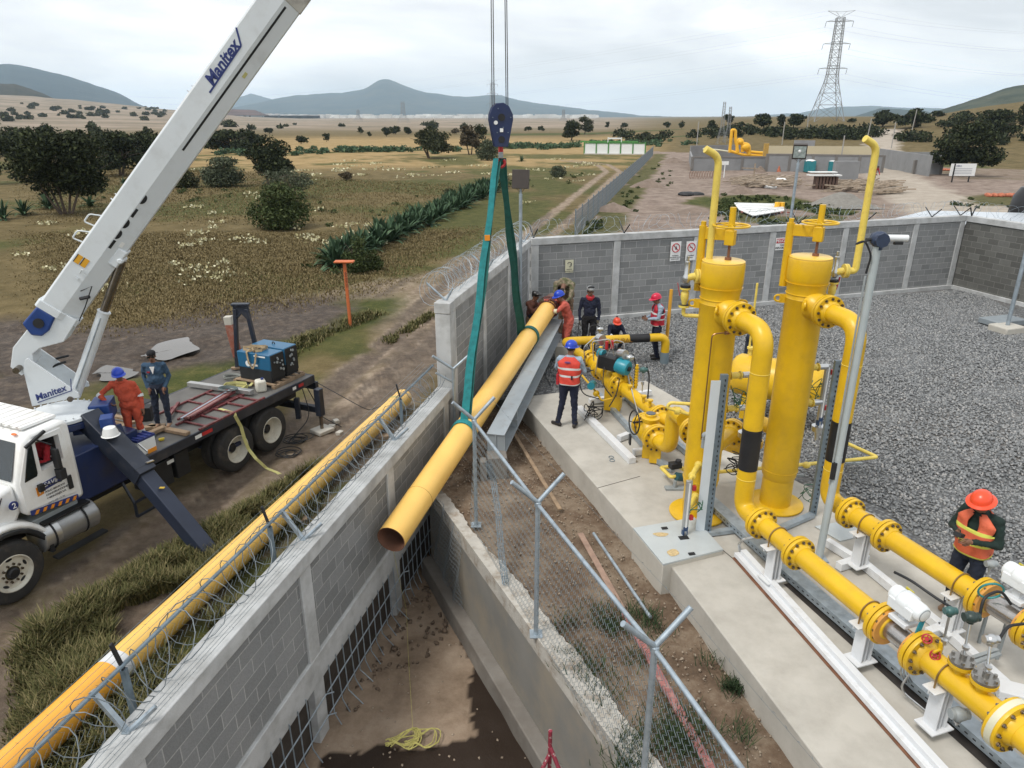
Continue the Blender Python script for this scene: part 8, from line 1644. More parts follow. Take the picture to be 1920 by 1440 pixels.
def leaves(blobs,n,size,rg,shell=.55,up=.3):
    "blobs: (cx,cy,cz,rx,ry,rz); returns arrays for leaf quads"
    bl=np.array(blobs,float); vol=(bl[:,3]*bl[:,4]*bl[:,5])**.67; pr=vol/vol.sum(); k=rg.choice(len(bl),n,p=pr); d=rg.normal(size=(n,3)); d/=np.linalg.norm(d,axis=1)[:,None]; rad=1-shell*rg.random(n)**1.6; rad*=rg.uniform(.86,1.12,n)
    c=bl[k,:3]+d*bl[k,3:6]*rad[:,None]; a=rg.normal(size=(n,3)); a/=np.linalg.norm(a,axis=1)[:,None]; b_=np.cross(a,rg.normal(size=(n,3))); b_/=np.linalg.norm(b_,axis=1)[:,None]; s=size*rg.uniform(.5,1.5,(n,1)); a*=s; b_*=s*.55
    v=np.stack([c-a,c-b_*.9,c+a,c+b_*.9],1); return v.reshape(-1,3)
def crownmesh(name,v,m,parent):
    n=len(v)//4; f=np.arange(n*4).reshape(-1,4); return npmesh(name,v,f,m,parent=parent)
def tree(label,name,cat,px_,py_,ytop,wpx,kind=LDARK,n=3500,trunk=.28,stems=1,seed=0,group=None,lean=0,base=None,low=False,flat=1.,leaf=None,open_=0):
    q=base or GP(px_,py_); sc=scale_at(q); H=max(.5,topz(q,ytop)-q.z); Wd=wpx/sc; rg=np.random.default_rng(seed+int(px_)*7+int(py_)); o=thing(name,label,cat,tuple(q),group=group)
    m=MB(); tb=H*trunk; forks=[]
    for s_ in range(stems):
        a=rg.uniform(0,6.28); sp=Wd*.10*(s_>0 or stems>1); r0=max(.035,Wd*.028)/(1+.25*(stems-1)); top=V((q.x+math.cos(a)*Wd*.16*(stems>1)+lean,q.y+math.sin(a)*Wd*.16*(stems>1),q.z+H*.62)); b0=V((q.x+math.cos(a)*sp*.4,q.y+math.sin(a)*sp*.4,q.z-.15)); mid=b0.lerp(top,.5)+V((rg.uniform(-.06,.06)*Wd,rg.uniform(-.06,.06)*Wd,0)); m.tube([b0,mid,top],[r0,r0*.75,r0*.35],7)
        for k in range(4): e=mid.lerp(top,rg.uniform(0,.7)); t_=e+V((rg.uniform(-.36,.36)*Wd,rg.uniform(-.36,.36)*Wd,rg.uniform(.12,.32)*H)); m.tube([e,e.lerp(t_,.5)+V((0,0,.03*H)),t_],[r0*.4,r0*.28,r0*.1],5)
    part('trunk',m,BARK,o)
    nb=int(9+7*rg.random()) if not low else 9; bl=[]; cz0=tb*.35 if not low else 0.
    for k in range(nb):
        a=rg.uniform(0,6.28); rr_=rg.uniform(.08,.34)*Wd; z=cz0+(H-cz0)*rg.uniform(.22,.80); z_fac=1-.35*((z-cz0)/(H-cz0)-.4)**2*3; rx=Wd*rg.uniform(.16,.25); bl.append((q.x+math.cos(a)*rr_*z_fac+lean,q.y+math.sin(a)*rr_*z_fac,q.z+z,rx,rx,(H-cz0)*rg.uniform(.14,.22)*flat))
    bl.append((q.x+lean,q.y,q.z+H*.80,Wd*.2,Wd*.2,H*.18))
    if low: bl+=[(q.x+dx_*Wd,q.y+dy_*Wd,q.z+H*.27,Wd*.24,Wd*.24,H*.28) for dx_,dy_ in((-.22,-.05),(.22,-.05),(0,-.2),(0,.2),(-.1,-.15),(.1,-.15))]; bl.append((q.x-Wd*.32,q.y,q.z+cz0+(H-cz0)*.40,Wd*.17,Wd*.17,(H-cz0)*.20)); bl.append((q.x+Wd*.32,q.y,q.z+cz0+(H-cz0)*.42,Wd*.17,Wd*.17,(H-cz0)*.20)); bl.append((q.x,q.y,q.z+cz0+(H-cz0)*.45,Wd*.27,Wd*.27,(H-cz0)*.33))
    if open_: bl=[(b[0],b[1],b[2],b[3]*(1-open_),b[4]*(1-open_),b[5]*(1-open_)) for b in bl]
    L=leaf or max(.05,2.0*Wd/(n**.5)); v=leaves(bl,n,L,rg)-np.array([q.x,q.y,q.z]); crownmesh('crown',v,kind,o); return o
TG_='trees scattered over the plain'
for i,(a,b_,c_,w_,l) in enumerate(((30,285,236,60,'dark bushy tree between the left edge and the tree row'),(150,300,240,80,'dark bushy tree showing right of the big multi stemmed crown'),(330,300,246,60,'dark tree mostly hidden behind the boom'),(395,272,244,60,'dark tree just right of the boom on the field edge'),(475,268,250,46,'low dark tree above the dense dark tree'),(35,300,236,50,'round dark tree between the edge tree and the row'),(205,285,240,60,'dark tree filling the gap in the row left of the boom'))): tree(l,'tree','tree',a,b_,c_,w_,LNEARBLK,2600,.05,1,200+i,group=TG_,low=True)
tree('big dark multi stemmed tree at the far left behind the boom','tree','tree',125,402,236,190,LNEARBLK,14000,.12,6,1)
tree('dark tree cut by the left edge of the picture','tree','tree',-8,345,228,75,LNEARBLK,3500,.15,2,2)
tree('dark round tree directly behind the big multi stemmed tree','tree','tree',60,315,238,110,LNEARBLK,3500,.15,2,3)
tree('dark broad tree left of the boom, right of the big multi stemmed tree','tree','tree',228,330,244,120,LNEARBLK,5000,.18,3,4)
tree('dark tree touching the left side of the boom','tree','tree',290,318,240,85,LNEARBLK,3500,.2,2,5)
tree('small flat topped dark tree far left above the tree row','tree','tree',90,262,230,36,LNEARBLK,900,.2,1,6); tree('grey green tree left of the boom on the skyline of the row','tree','tree',180,268,228,34,LGREY,900,.2,1,7); tree('small tree on the tan plain left of the boom','tree','tree',275,256,236,18,LDARK,400,.2,1,8)
tree('dense dark tree right of the boom behind the green bush','tree','tree',508,348,251,112,LNEARBLK,7500,.10,2,9)
tree('round bright green bush right of the boom','bush','bush',528,428,338,126,LGREEN,9000,.0,3,10,low=True)
tree('grey green bush just right of the boom','bush','bush',420,350,290,86,LGREY,5500,.0,3,11,low=True)
tree('low dark bush touching the right side of the boom','bush','bush',352,352,316,54,LDARK,2500,.0,2,12,low=True)
tree('sparse spreading tree with bare twigs above the round green bush','tree','tree',545,372,306,120,LGREY,2600,.25,5,13,open_=.35,leaf=.09)
tree('dark broad tree just right of the boom in the middle distance','tree','tree',430,286,243,86,LNEARBLK,2600,.12,2,14); tree('dark tree in the row right of the boom, behind the dense dark tree','tree','tree',460,282,240,50,LNEARBLK,1800,.1,2,15)
tree('dark tree with a forked trunk standing alone on the gold field','tree','tree',808,297,237,86,LDARK,5500,.34,2,16)
tree('sparse brownish tree left of the hook block','tree','tree',882,290,231,58,LBROWN,1900,.3,2,17,open_=.25)
tree('small dark tree right behind the hook block','tree','tree',903,275,231,30,LDARK,1000,.3,1,18)
tree('low round shrub under the sparse brownish tree','bush','bush',914,301,258,50,LGREY,2600,.1,3,19,low=True,open_=.15)
tree('dark round tree near the white walled enclosure','tree','tree',1071,263,224,50,LNEARBLK,2600,.12,1,20); tree('taller dark green tree behind the dark round tree','tree','tree',1096,252,216,36,LDARK,1600,.15,1,21)
far_=[(565,270,254,29,'round bush on the gold field right of the boom'),(612,266,249,17,'small dark tree with a square crown on the gold field'),(505,252,240,20,'leftmost small tree on the tan plain right of the boom'),(725,256,238,24,'dark tree on the plain left of the lone forked tree'),(742,252,236,24,'tree beside the dark tree on the plain left of the lone forked tree'),(675,252,237,15,'small dark tree at the far side of the gold field'),(693,257,246,10,'tiny bush on the far gold field'),(765,252,238,20,'dark tree touching the left of the lone forked tree'),(1016,246,236,15,'small far tree left of the dark round tree'),(990,246,237,16,'small far tree just right of the hook block'),(1140,240,228,12,'first small tree on the far horizon line right of the dark round tree'),(1170,240,230,15,'second small tree on the far horizon line'),(1250,240,228,18,'round tree on the skyline above the white walled enclosure'),(1278,242,226,14,'tree on the skyline near the wooden poles'),(650,350-12,322,32,'brown shrub in the grass right of the sparse tree'),(855,252,240,20,'tree behind the sparse brownish tree')]
for i,(a,b_,c_,w_,l) in enumerate(far_): tree(l,'tree' if 'bush' not in l and 'shrub' not in l else 'bush','tree' if 'bush' not in l and 'shrub' not in l else 'bush',a,b_,c_,w_,LBROWN if 'brown' in l else LNEARBLK,600,.2,1,30+i,group=TG_)
tree('large dark spreading tree by the white notice board','tree','tree',1795,328,226,128,LNEARBLK,7500,.30,2,50); tree('dark tree on the slope right of the large spreading tree','tree','tree',1868,258,202,84,LNEARBLK,4200,.15,3,51); tree('dark tree cut by the right edge of the picture on the slope','tree','tree',1918,240,190,40,LNEARBLK,2000,.1,1,52)
rt=[(1655,238,206,56,'umbrella shaped dark tree on the ridge right of the tall pylon'),(1712,240,202,62,'ragged dark tree on the ridge left of the large spreading tree'),(1432,243,212,44,'dark round tree on the ridge left of the tall pylon'),(1488,240,212,42,'dark tree touching the left leg of the tall pylon'),(1463,240,214,26,'thin tree between the two dark trees left of the pylon'),(1334,244,224,22,'squat dark tree beside the wooden poles'),(1366,235,214,26,'open crowned tree behind the wooden poles'),(1758,219,208,30,'small dark tree on the crest of the ridge'),(1806,218,208,22,'rounded green bush on the crest of the ridge'),(1598,230,222,20,'low tree at the right foot of the tall pylon'),(1390,238,228,14,'little tree on the ridge near the wooden poles'),(1850,214,206,20,'small tree on the crest at the right')]
for i,(a,b_,c_,w_,l) in enumerate(rt): tree(l,'tree' if 'bush' not in l else 'bush','tree' if 'bush' not in l else 'bush',a,b_,c_,w_,LNEARBLK,1500 if w_>35 else 600,.25,1,60+i,group=TG_)
# scrub masses on the slope
rg=np.random.default_rng(5); bl=[]
def scrub(name,label,pts,n,size,m_,h=(.8,1.8),seed=3):
    rg=np.random.default_rng(seed); bl=[]
    for a,b_,k,sx_,sy_ in pts:
        for _ in range(k):
            q=GP(a+rg.normal()*sx_,b_+rg.normal()*sy_); hh=rg.uniform(*h); bl.append((q.x,q.y,q.z+hh*.4,hh*rg.uniform(.7,1.3),hh*rg.uniform(.7,1.3),hh*.6))
    v=leaves(bl,n,size,rg,.7); o=crownmesh(name,v,m_,None); o['kind']='stuff'; o['label']=label; return o
scrub('scrub','dark green scrub on the slope below the ridge',[(1550,256,22,35,3),(1600,255,16,25,3),(1480,255,10,30,4),(1380,248,12,40,4),(1440,252,8,20,3),(1760,232,12,50,4),(1860,262,14,50,5),(1700,262,10,40,6),(1330,252,8,20,4),(1220,262,10,25,3),(1170,258,6,20,2)],16000,.42,LNEARBLK,(1.2,2.8))
scrub('scrub','scattered dark shrubs over the tan foothills',[(150,205,50,140,8),(300,215,30,100,6),(60,222,20,90,6),(560,238,6,130,3),(900,239,6,150,3)],14000,1.3,LDARK,(1.5,5),4)
scrub('green_hedge','green agave field strips across the plain',[(480,289,40,70,1.5),(700,284,50,70,1.5),(980,277,60,70,1.6),(1160,272,45,50,1.6),(1180,268,20,40,1.5)],15000,.30,AGM,(.7,1.3),6)
scrub('weeds','low weeds and small shrubs in the dry field',[(360,375,10,90,12),(340,360,4,8,3),(372,364,3,5,3),(430,368,3,6,3),(760,395,8,60,12),(1000,350,8,60,10),(1080,330,5,30,6),(1240,330,4,20,8),(600,400,6,50,12),(560,500,5,40,10)],2600,.085,LGREEN,(.15,.40),7)
scrub('weeds','green weeds along the earth mounds of the building yard',[(1360,382,26,14,4),(1420,375,30,26,3),(1500,388,26,30,3),(1540,400,18,24,4),(1240,330,12,8,12),(1180,380,14,10,14),(1110,430,14,14,8),(1360,400,20,10,6),(1450,420,16,26,3),(1830,385,10,40,4)],9000,.10,LGREEN,(.12,.35),8)
# agaves
def agave_proto(name,label,q,R,n,seed,group=None,spread=1.):
    rg=random.Random(seed); vs=[];fs=[]
    for i in range(n):
        a=i*2.399+rg.uniform(-.3,.3); el=math.radians(rg.uniform(12,82)) if i<n*.8 else math.radians(rg.uniform(60,88)); L=R*rg.uniform(.75,1.15); w=R*.085*rg.uniform(.8,1.2); d=V((math.cos(a),math.sin(a),0)); s=V((-d.y,d.x,0)); b0=len(vs); prev=V((0,0,0)); N=5
        for k in range(N+1):
            t_=k/N; e=el-(.55*t_*t_*(1-el/1.6)); p=d*L*t_*math.cos(e)*spread+V((0,0,L*t_*math.sin(e)+.02)); ww=w*(1-.15*t_)*(1.0 if k<4 else (.62 if k==4 else .02)); cup=V((0,0,.35*ww)); vs+=[p-s*ww+cup,p,p+s*ww+cup]
        for k in range(N): b=b0+3*k; fs+=[(b,b+1,b+4,b+3),(b+1,b+2,b+5,b+4)]
    o=meshobj(name,vs,fs,AGM,None,None,False,org=tuple(q)); return setp(o,label,'agave',group)
AG='agaves in the diagonal hedge row'
pr=[agave_proto('agave','dark green agave plant in the diagonal hedge row across the field',(0,0,-50),1.35,30,k,AG) for k in range(4)]
row=[(628,498),(650,492),(668,478),(690,470),(705,462),(722,452),(738,447),(752,438),(765,432),(780,424),(795,416),(808,410),(820,403),(832,398),(843,393),(853,388),(863,383),(873,378),(882,374),(890,370),(898,366),(906,362),(913,359),(920,356),(927,352),(934,349),(940,346)]
rg=random.Random(3); k=0
for i,(a,b_) in enumerate(row):
    for dx in ((-1,0),(1,1),(0,-1)):
        q=GP(a+dx[0]*rg.uniform(4,10),b_+dx[1]*3+rg.uniform(-3,4)); o=pr[k] if k<4 else pr[k%4].copy()
        if k>=4: C.objects.link(o)
        o.location=q; o.rotation_euler=(rg.uniform(-.12,.12),rg.uniform(-.1,.1),rg.uniform(0,6)); s=rg.uniform(.8,1.15); o.scale=(s,s,s); k+=1
def agave(label,px_,py_,R,n,seed): q=GP(px_,py_); return agave_proto('agave',label,q,R,n,seed)
agave('big pale green agave rosette at the near end of the hedge row',632,500,1.5,34,21); agave('single agave on the gold field just right of the hook block',978,303,1.1,26,22)
agave('agave at the foot of the big tree, left of its trunks',92,392,1.6,30,23); agave('agave cut by the left picture edge under the trees',8,412,1.5,30,24); agave('agave between the left edge and the big multi stemmed tree',45,404,1.4,30,26); agave('agave right of the trunks of the big multi stemmed tree',170,388,1.3,26,25); agave('small agave right next to the boom edge',232,345,.9,20,27)
tree('rounded nopal cactus bush beside the field track','bush','bush',1046,332,309,34,LGREY,2200,.0,2,90,low=True); tree('small green bush growing over the agave row near its lower end','bush','bush',672,512,436,60,LGREEN,3200,0,2,91,low=True); tree('second leafy bush at the lower end of the agave row','bush','bush',700,508,468,46,LGREEN,2200,0,2,92,low=True); tree('dark bush growing in the middle of the agave row','bush','bush',842,382,351,34,LDARK,1400,0,2,93,low=True)
# wildflower tufts
rgn=np.random.default_rng(9); FL=leafmat('pale_flowers',(.30,.27,.13),(.48,.45,.28),(.66,.63,.45)); cs=[]
pat=[(380,508,12),(402,524,16),(192,548,10),(100,508,7),(40,482,7),(95,422,6),(150,440,6),(370,440,7),(385,455,6),(405,420,5),(450,452,8),(480,458,7),(575,447,8),(590,455,6),(470,365,4),(480,372,4),(420,495,5),(560,432,4),(355,465,7),(400,402,4),(400,430,5),(370,390,6),(330,500,4),(690,425,6),(700,440,5),(660,440,4),(640,430,5),(720,460,3),(600,395,4),(680,330,6),(740,320,6),(810,315,6),(850,325,5),(960,330,5),(1000,320,6),(900,312,6),(1040,300,5),(1100,312,6),(990,383,4),(665,425,5),(650,452,6),(770,330,5),(430,310,4),(580,330,5),(640,318,5),(700,308,5),(540,326,4),(615,460,5)]
for a,b_,w_ in pat:
    q=GP(a,b_); sc=scale_at(q); n=int(30*w_/6); s_=w_*1.6/sc; c_=np.stack([q.x+rgn.normal(size=n)*s_,q.y+rgn.normal(size=n)*s_*1.1,np.full(n,q.z)+rgn.uniform(.1,.28,n)],1); cs.append(c_)
for _ in range(25):
    a,b_=rgn.uniform(350,1150),rgn.uniform(300,345); q=GP(a,b_); n=16; c_=np.stack([q.x+rgn.normal(size=n)*.8,q.y+rgn.normal(size=n)*.5,np.full(n,q.z)+rgn.uniform(.1,.25,n)],1); cs.append(c_)
c_=np.concatenate(cs); n=len(c_); dist=np.linalg.norm(c_[:,:2],axis=1)[:,None]; a=rgn.normal(size=(n,3)); a/=np.linalg.norm(a,axis=1)[:,None]; b_=np.cross(a,rgn.normal(size=(n,3))); b_/=np.linalg.norm(b_,axis=1)[:,None]; s=.035+.0012*dist; a*=s; b_*=s*.8; v=np.stack([c_-a,c_-b_,c_+a,c_+b_],1).reshape(-1,3); o=npmesh('wildflowers',v,np.arange(n*4).reshape(-1,4),FL); o['kind']='stuff'; o['label']='patches of pale yellow wildflowers in the dry field'
# grass blades
def grass(name,label,polys,n,h,m_,seed,excl=None,w=.006,thr=.40,fade=.9):
    rg=np.random.default_rng(seed); V_=[]
    for pl,dens in polys:
        xs=[p[0] for p in pl]; ys=[p[1] for p in pl]; k=int(n*dens); X=rg.uniform(min(xs),max(xs),k*3); Y=rg.uniform(min(ys),max(ys),k*3); ok=inpoly(X,Y,pl)&(fbm(X/.45,Y/.45,3,seed)>thr)&(fbm(X/1.9,Y/1.9,3,seed+3)>thr-.04); ed=dpoly(X,Y,list(pl)+[pl[0]]); ok&=rg.random(X.shape)<sstep(0,fade,ed*(.6+.8*fbm(X/.9,Y/.9,3,seed+9))); X=X[ok][:k]; Y=Y[ok][:k]
        Z=hgt(X[None,:],Y[None,:])[0]; N=len(X); hh=h*np.minimum(1,.35+ed[ok][:k]/(fade*1.2))*rg.uniform(.5,1.3,N)*(.6+.8*fbm(X/.8,Y/.8,3,seed+1)); az=rg.uniform(0,6.28,N); ln=rg.uniform(.2,.9,N)*hh; wd=w*rg.uniform(.7,1.5,N)*(1+np.hypot(X,Y)/12)
        dx,dy=np.cos(az),np.sin(az); b0=np.stack([X-dy*wd,Y+dx*wd,Z-.02],1); b1=np.stack([X+dy*wd,Y-dx*wd,Z-.02],1); m0=np.stack([X+dx*ln*.35+dy*wd*.7,Y+dy*ln*.35-dx*wd*.7,Z+hh*.62],1); m1=np.stack([X+dx*ln*.35-dy*wd*.7,Y+dy*ln*.35+dx*wd*.7,Z+hh*.62],1); t_=np.stack([X+dx*ln,Y+dy*ln,Z+hh],1); t2=t_+np.stack([dy*wd*.2,-dx*wd*.2,0*wd],1)
        V_.append(np.stack([b0,b1,m0,m1,m1,m0,t2,t_],1).reshape(-1,3))
    v=np.concatenate(V_); o=npmesh(name,v,np.arange(len(v)).reshape(-1,4),m_); o['kind']='stuff'; o['label']=label; return o
GR1=leafmat('grass_green_blades',(.045,.052,.017),(.115,.112,.042),(.24,.20,.10)); GR2=leafmat('grass_dry_blades',(.105,.082,.036),(.18,.14,.065),(.27,.215,.115))
W2=lambda y,off: tuple(wl(y,off))[:2]
bankp=[W2(1,-.3),W2(13.5,-.3),W2(13.5,-1.6),W2(9,-2.7),W2(6,-3.6),W2(4,-3.2),W2(1,-2.5)]
gl=[T(0,1440),T(0,1215),T(110,1150),T(230,1070),T(400,975),T(550,890),T(650,845),T(610,960),T(300,1210),T(100,1400)]
grass('grass','tall dark grass on the verge beside the long yellow pipe',[(bankp,.5),(gl,.9)],75000,.27,GR1,1,thr=.33,fade=.45)
stp=[T(330,742),T(430,690),T(560,625),T(700,580),T(735,590),T(640,625),T(520,700),T(400,735)]
grass('grass','tall green grass strip behind the flatbed',[(stp,1),([T(700,640),T(800,585),T(830,590),T(740,650)],.3)],30000,.30,GR1,2,w=.006,thr=.34,fade=1.3)
grass('grass','short dry grass over the brown field',[([T(0,640),T(0,430),T(300,430),T(640,430),T(900,420),T(960,430),T(760,560),T(500,600),T(250,640)],.7),([T(0,430),T(0,320),T(300,310),T(640,330),T(930,345),T(760,430)],.3)],120000,.11,GR2,4,w=.006,thr=.1,fade=5)
sg_=[(RT[1].x+.4,RT[1].y),(RT[1].x+1.4,RT[1].y),(RT[3].x+1.6,RT[3].y),(RT[3].x+1.6,RT[3].y-2),(RT[3].x+.5,RT[3].y-2)]
rg=np.random.default_rng(12); V_=[]
for a,b_,n_,s_ in ((1120,1150,120,.14),(1145,1172,260,.13),(1190,1150,80,.1),(1200,1235,120,.12),(1090,1235,160,.16),(1110,1265,160,.15),(1060,1170,120,.12),(1270,1385,900,.22),(1190,1395,160,.1),(1180,1435,300,.12),(1215,1160,120,.1),(1375,1290,260,.06),(1225,1180,100,.12),(1130,1300,120,.15),(1330,1240,60,.1),(1385,1375,90,.1)):
    q=P(a,b_,-.36); X=q.x+rg.normal(size=n_)*s_; Y=q.y+rg.normal(size=n_)*s_; az=rg.uniform(0,6.28,n_); L=rg.uniform(.04,.14,n_); dx,dy=np.cos(az),np.sin(az); wd=.006; Z=np.full(n_,q.z-.01); V_.append(np.stack([np.stack([X-dy*wd,Y+dx*wd,Z],1),np.stack([X+dy*wd,Y-dx*wd,Z],1),np.stack([X+dx*L*.8+dy*wd*.3,Y+dy*L*.8-dx*wd*.3,Z+L],1),np.stack([X+dx*L*.8-dy*wd*.3,Y+dy*L*.8+dx*wd*.3,Z+L],1)],1).reshape(-1,3))
v=np.concatenate(V_); o=npmesh('weeds',v,np.arange(len(v)).reshape(-1,4),leafmat('weed_blades',(.014,.028,.012),(.03,.052,.022),(.06,.085,.035))); o['kind']='stuff'; o['label']='small dark green weeds on the brown soil inside the fence'
# ---------------------------------------------------------------- building yard beyond the back wall
BW=mat('far_block',(.23,.235,.24),.9,0,.08,.6,0,1,(.17,.17,.175),.6,.5); BEIG=mat('beige_render',(.50,.44,.30),.85,0,.04,.5); DG=-1.55
def wseg(px0,py0,px1,py1,yt,parent,name='wall',m_=BW,th=.25,z=DG,yt1=None,cols=0):
    a=P(px0,py0,z); b_=P(px1,py1,z); h0=topz(a,yt)-z; h1=topz(b_,yt1 or yt)-z; h=(h0+h1)/2; m=MB(); m.beam(a+V((0,0,h/2-.3)),b_+V((0,0,h/2-.3)),th,h+.6); o=part(name,m,m_,parent)
    m=MB()
    if cols:
        for i in range(cols+1): q=a.lerp(b_,i/cols); m.box((q.x,q.y-.03,z+h/2),(.35,.35,h+.04))
        m.beam(a+V((0,0,h-.05)),b_+V((0,0,h-.05)),th+.1,.22); part('pillars',m,mat('far_concrete',(.17,.16,.15),.9,0,.1,1),parent)
    return o
cp=thing('compound',"grey block compound with a beige upper wall on the far side of the building yard",'compound',tuple(P(1450,318,DG)))
wseg(1297,318,1436,318,294,cp,cols=3); wseg(1436,320,1652,324,290,cp,cols=5); wseg(1297,318,1293,300,290,cp); wseg(1293,298,1395,295,272,cp); wseg(1436,306,1645,308,274,cp,m_=BEIG); wseg(1646,310,1740,330,280,cp,yt1=290); wseg(1645,300,1780,300,285,cp); wseg(1712,325,1762,326,301,cp,cols=1)
wseg(1485,296,1524,297,263,cp,m_=BW)
yp=thing('pipe_manifold','bright yellow pipe manifold rising inside the far compound','pipe manifold',tuple(P(1390,296,DG)))
YF=mat('far_yellow',(.78,.42,.02),.5,0,.05,1)
def fp(pts,r,z=None,m_=YF,par=yp,name='pipe'):
    base=P(1390,300,DG); m=MB(); m.tube(bend([YP(a,b_,base.y) for a,b_ in pts],.5,4),r,8); part(name,m,m_,par)
fp([(1368,286),(1372,248),(1372,244),(1379,244),(1379,262),(1384,285)],.28); fp([(1366,282),(1392,290),(1432,292)],.25); fp([(1385,262),(1400,284),(1432,287)],.25); fp([(1382,286),(1382,262),(1392,262),(1392,285)],.30); fp([(1392,270),(1404,272),(1404,290)],.38); fp([(1318,279),(1345,281),(1366,284)],.14,m_=SIGNB)
m=MB(); m.ell(YP(1398,276,P(1390,300,DG).y),(.9,.7,.7)); m.ell(YP(1388,266,P(1390,300,DG).y),(.6,.5,.5)); part('valve_body',m,YF,yp)
m=MB(); q=P(1434,312,DG); m.box((q.x,q.y+.4,DG+1.6),(.7,.4,3.6)); solo('gate_post',m,mat('ochre_paint',(.42,.26,.06),.7,0),'ochre gate post at the left end of the beige wall','post')
def porta(label,px_,py_,yt):
    q=P(px_,py_,DG); h=topz(q,yt)-DG; o=thing('portable_toilet',label,'portable toilet',tuple(q)); m=MB(); m.box((q.x,q.y,DG+h*.45),(1.2,1.2,h*.9)); part('cabin',m,mat('porta_teal',(.02,.20,.23),.5,0,.05,2),o); m=MB(); m.ell((q.x,q.y,DG+h*.88),(.68,.66,h*.13)); part('roof',m,SIGNW,o); m=MB(); m.box((q.x+.1,q.y-.62,DG+h*.42),(.62,.05,h*.72)); part('door',m,mat('porta_teal',(.015,.14,.17)),o)
porta('left teal portable toilet with a white roof behind the square floodlight',1517,322,299); porta('right teal portable toilet with a white roof in front of the beige wall',1558,322,300)
# notice board
q=GP(1782,340); nb=thing('notice_board','white notice board on two dark posts in front of the large spreading tree','sign',tuple(q)); a=GP(1784,342); b_=GP(1815,341); sc=scale_at(a); za=topz(a,307); h=za-a.z; m=MB()
for p_ in(a,b_): m.beam(p_-V((0,0,.2)),V((p_.x,p_.y,za)),.12,.12,up=(1,0,0))
part('post',m,BLACKS,nb,split=True); c_=(a+b_)/2; wd=(b_-a).length; m=MB(); m.box((c_.x,c_.y-.1,a.z+h*.66),(wd*.98,.06,h*.66)); part('board',m,SIGNW,nb); text('OBRA',h*.12,V((c_.x-wd*.3,c_.y-.15,a.z+h*.86)),(1,0,0),(0,-1,0),INKB,nb); 
for k in range(4): m=MB(); m.box((c_.x,c_.y-.14,a.z+h*(.72-.09*k)),(wd*.7,.01,h*.025)); part('text_line',m,mat('ink_soft',(.3,.32,.36),.6,0),nb)
# white walled enclosure
q=GP(1150,289); en=thing('white_enclosure','long white panelled enclosure with green frames at the edge of the gold field','enclosure',tuple(q)); a=GP(1095,289); b_=GP(1209,290); zt=topz(a,268); h=zt-a.z; GRF=mat('green_frame',(.06,.22,.05),.6,0); dm_=(b_-a)
for k in range(5): m=MB(); m.beam(a.lerp(b_,(k+.06)/5)+V((0,0,h*.5)),a.lerp(b_,(k+.96)/5)+V((0,0,h*.5)),.15,h*.92); part('panel',m,SIGNW,en)
m=MB(); 
for k in range(6): p_=a.lerp(b_,k/5); m.box((p_.x,p_.y-.1,a.z+h*.55),(.22,.22,h*1.15))
m.beam(a+V((0,-.1,h)),b_+V((0,-.1,h)),.15,.18); m.beam(a+V((0,9,h)),b_+V((0,9,h)),.15,.3); part('frame',m,GRF,en); m=MB(); m.beam(a+V((0,-.4,.05)),b_+V((0,-.4,.05)),.8,.25); part('kerb',m,CONC,en); m=MB(); m.beam(a.lerp(b_,.40)+V((0,1,h*1.4)),a.lerp(b_,.62)+V((0,1,h*1.4)),.2,.25); m.beam(a.lerp(b_,.40)+V((0,1,0)),a.lerp(b_,.40)+V((0,1,h*1.5)),.15,.15,up=(1,0,0)); m.beam(a.lerp(b_,.62)+V((0,1,0)),a.lerp(b_,.62)+V((0,1,h*1.5)),.15,.15,up=(1,0,0)); part('gate_frame',m,SIGNW,en)
# diagonal mesh fence along the track
a=GP(1078,444); b_=GP(1224,291); ff=thing('mesh_fence','long grey mesh fence running beside the field track','fence',tuple(a)); m=MB(); n=34
for k in range(n+1): q=a.lerp(b_,k/n); q.z=hz_(q.x,q.y); m.box((q.x,q.y,q.z+.85),(.07,.07,1.9))
part('post',m,GALVD,ff,split=True); m=MB(); L=(b_-a).length; kk=int(L/.10)
for k in range(kk): q=a.lerp(b_,k/kk); z_=g; m.beam((q.x,q.y,z_-.1),(q.x,q.y,z_+1.65),.010,.010,up=(1,0,0))
for h_ in (.02,.35,.7,1.05,1.4,1.65): m.beam((a.x,a.y,g+h_),(b_.x,b_.y,g+h_),.012,.02)
part('wire_mesh',m,mat('grey_mesh',(.20,.22,.235),.6,.3,.1,3),ff,smooth=False)
# piles, sheets, lumber
rg=random.Random(17)
def mound(label,px_,py_,wpx,hh,m_,seed=1):
    q=GP(px_,py_); sc=scale_at(q); R=wpx/sc/2; n=26; X,Y=np.meshgrid(np.linspace(-1,1,n),np.linspace(-1,1,n)); r_=np.hypot(X,Y); Z=np.clip(1-r_,0,1)**.9*(1+.5*(fbm(X*4,Y*4,4,seed)-.5)); vs=np.stack([X*R,Y*R*.8,Z*hh-.08],-1).reshape(-1,3); idx=np.arange(n*n).reshape(n,n); f=np.stack([idx[:-1,:-1],idx[:-1,1:],idx[1:,1:],idx[1:,:-1]],-1).reshape(-1,4); o=npmesh('earth_mound',vs,f,m_,True); o.location=q; setp(o,label,'mound')
EARTH=mat('dug_earth',(.19,.145,.115),.95,0,.2,1.2,.8,6,(.12,.09,.07),.6,3); SAND=mat('grey_gravel_heap',(.20,.19,.17),.95,0,.12,4,.5,30)
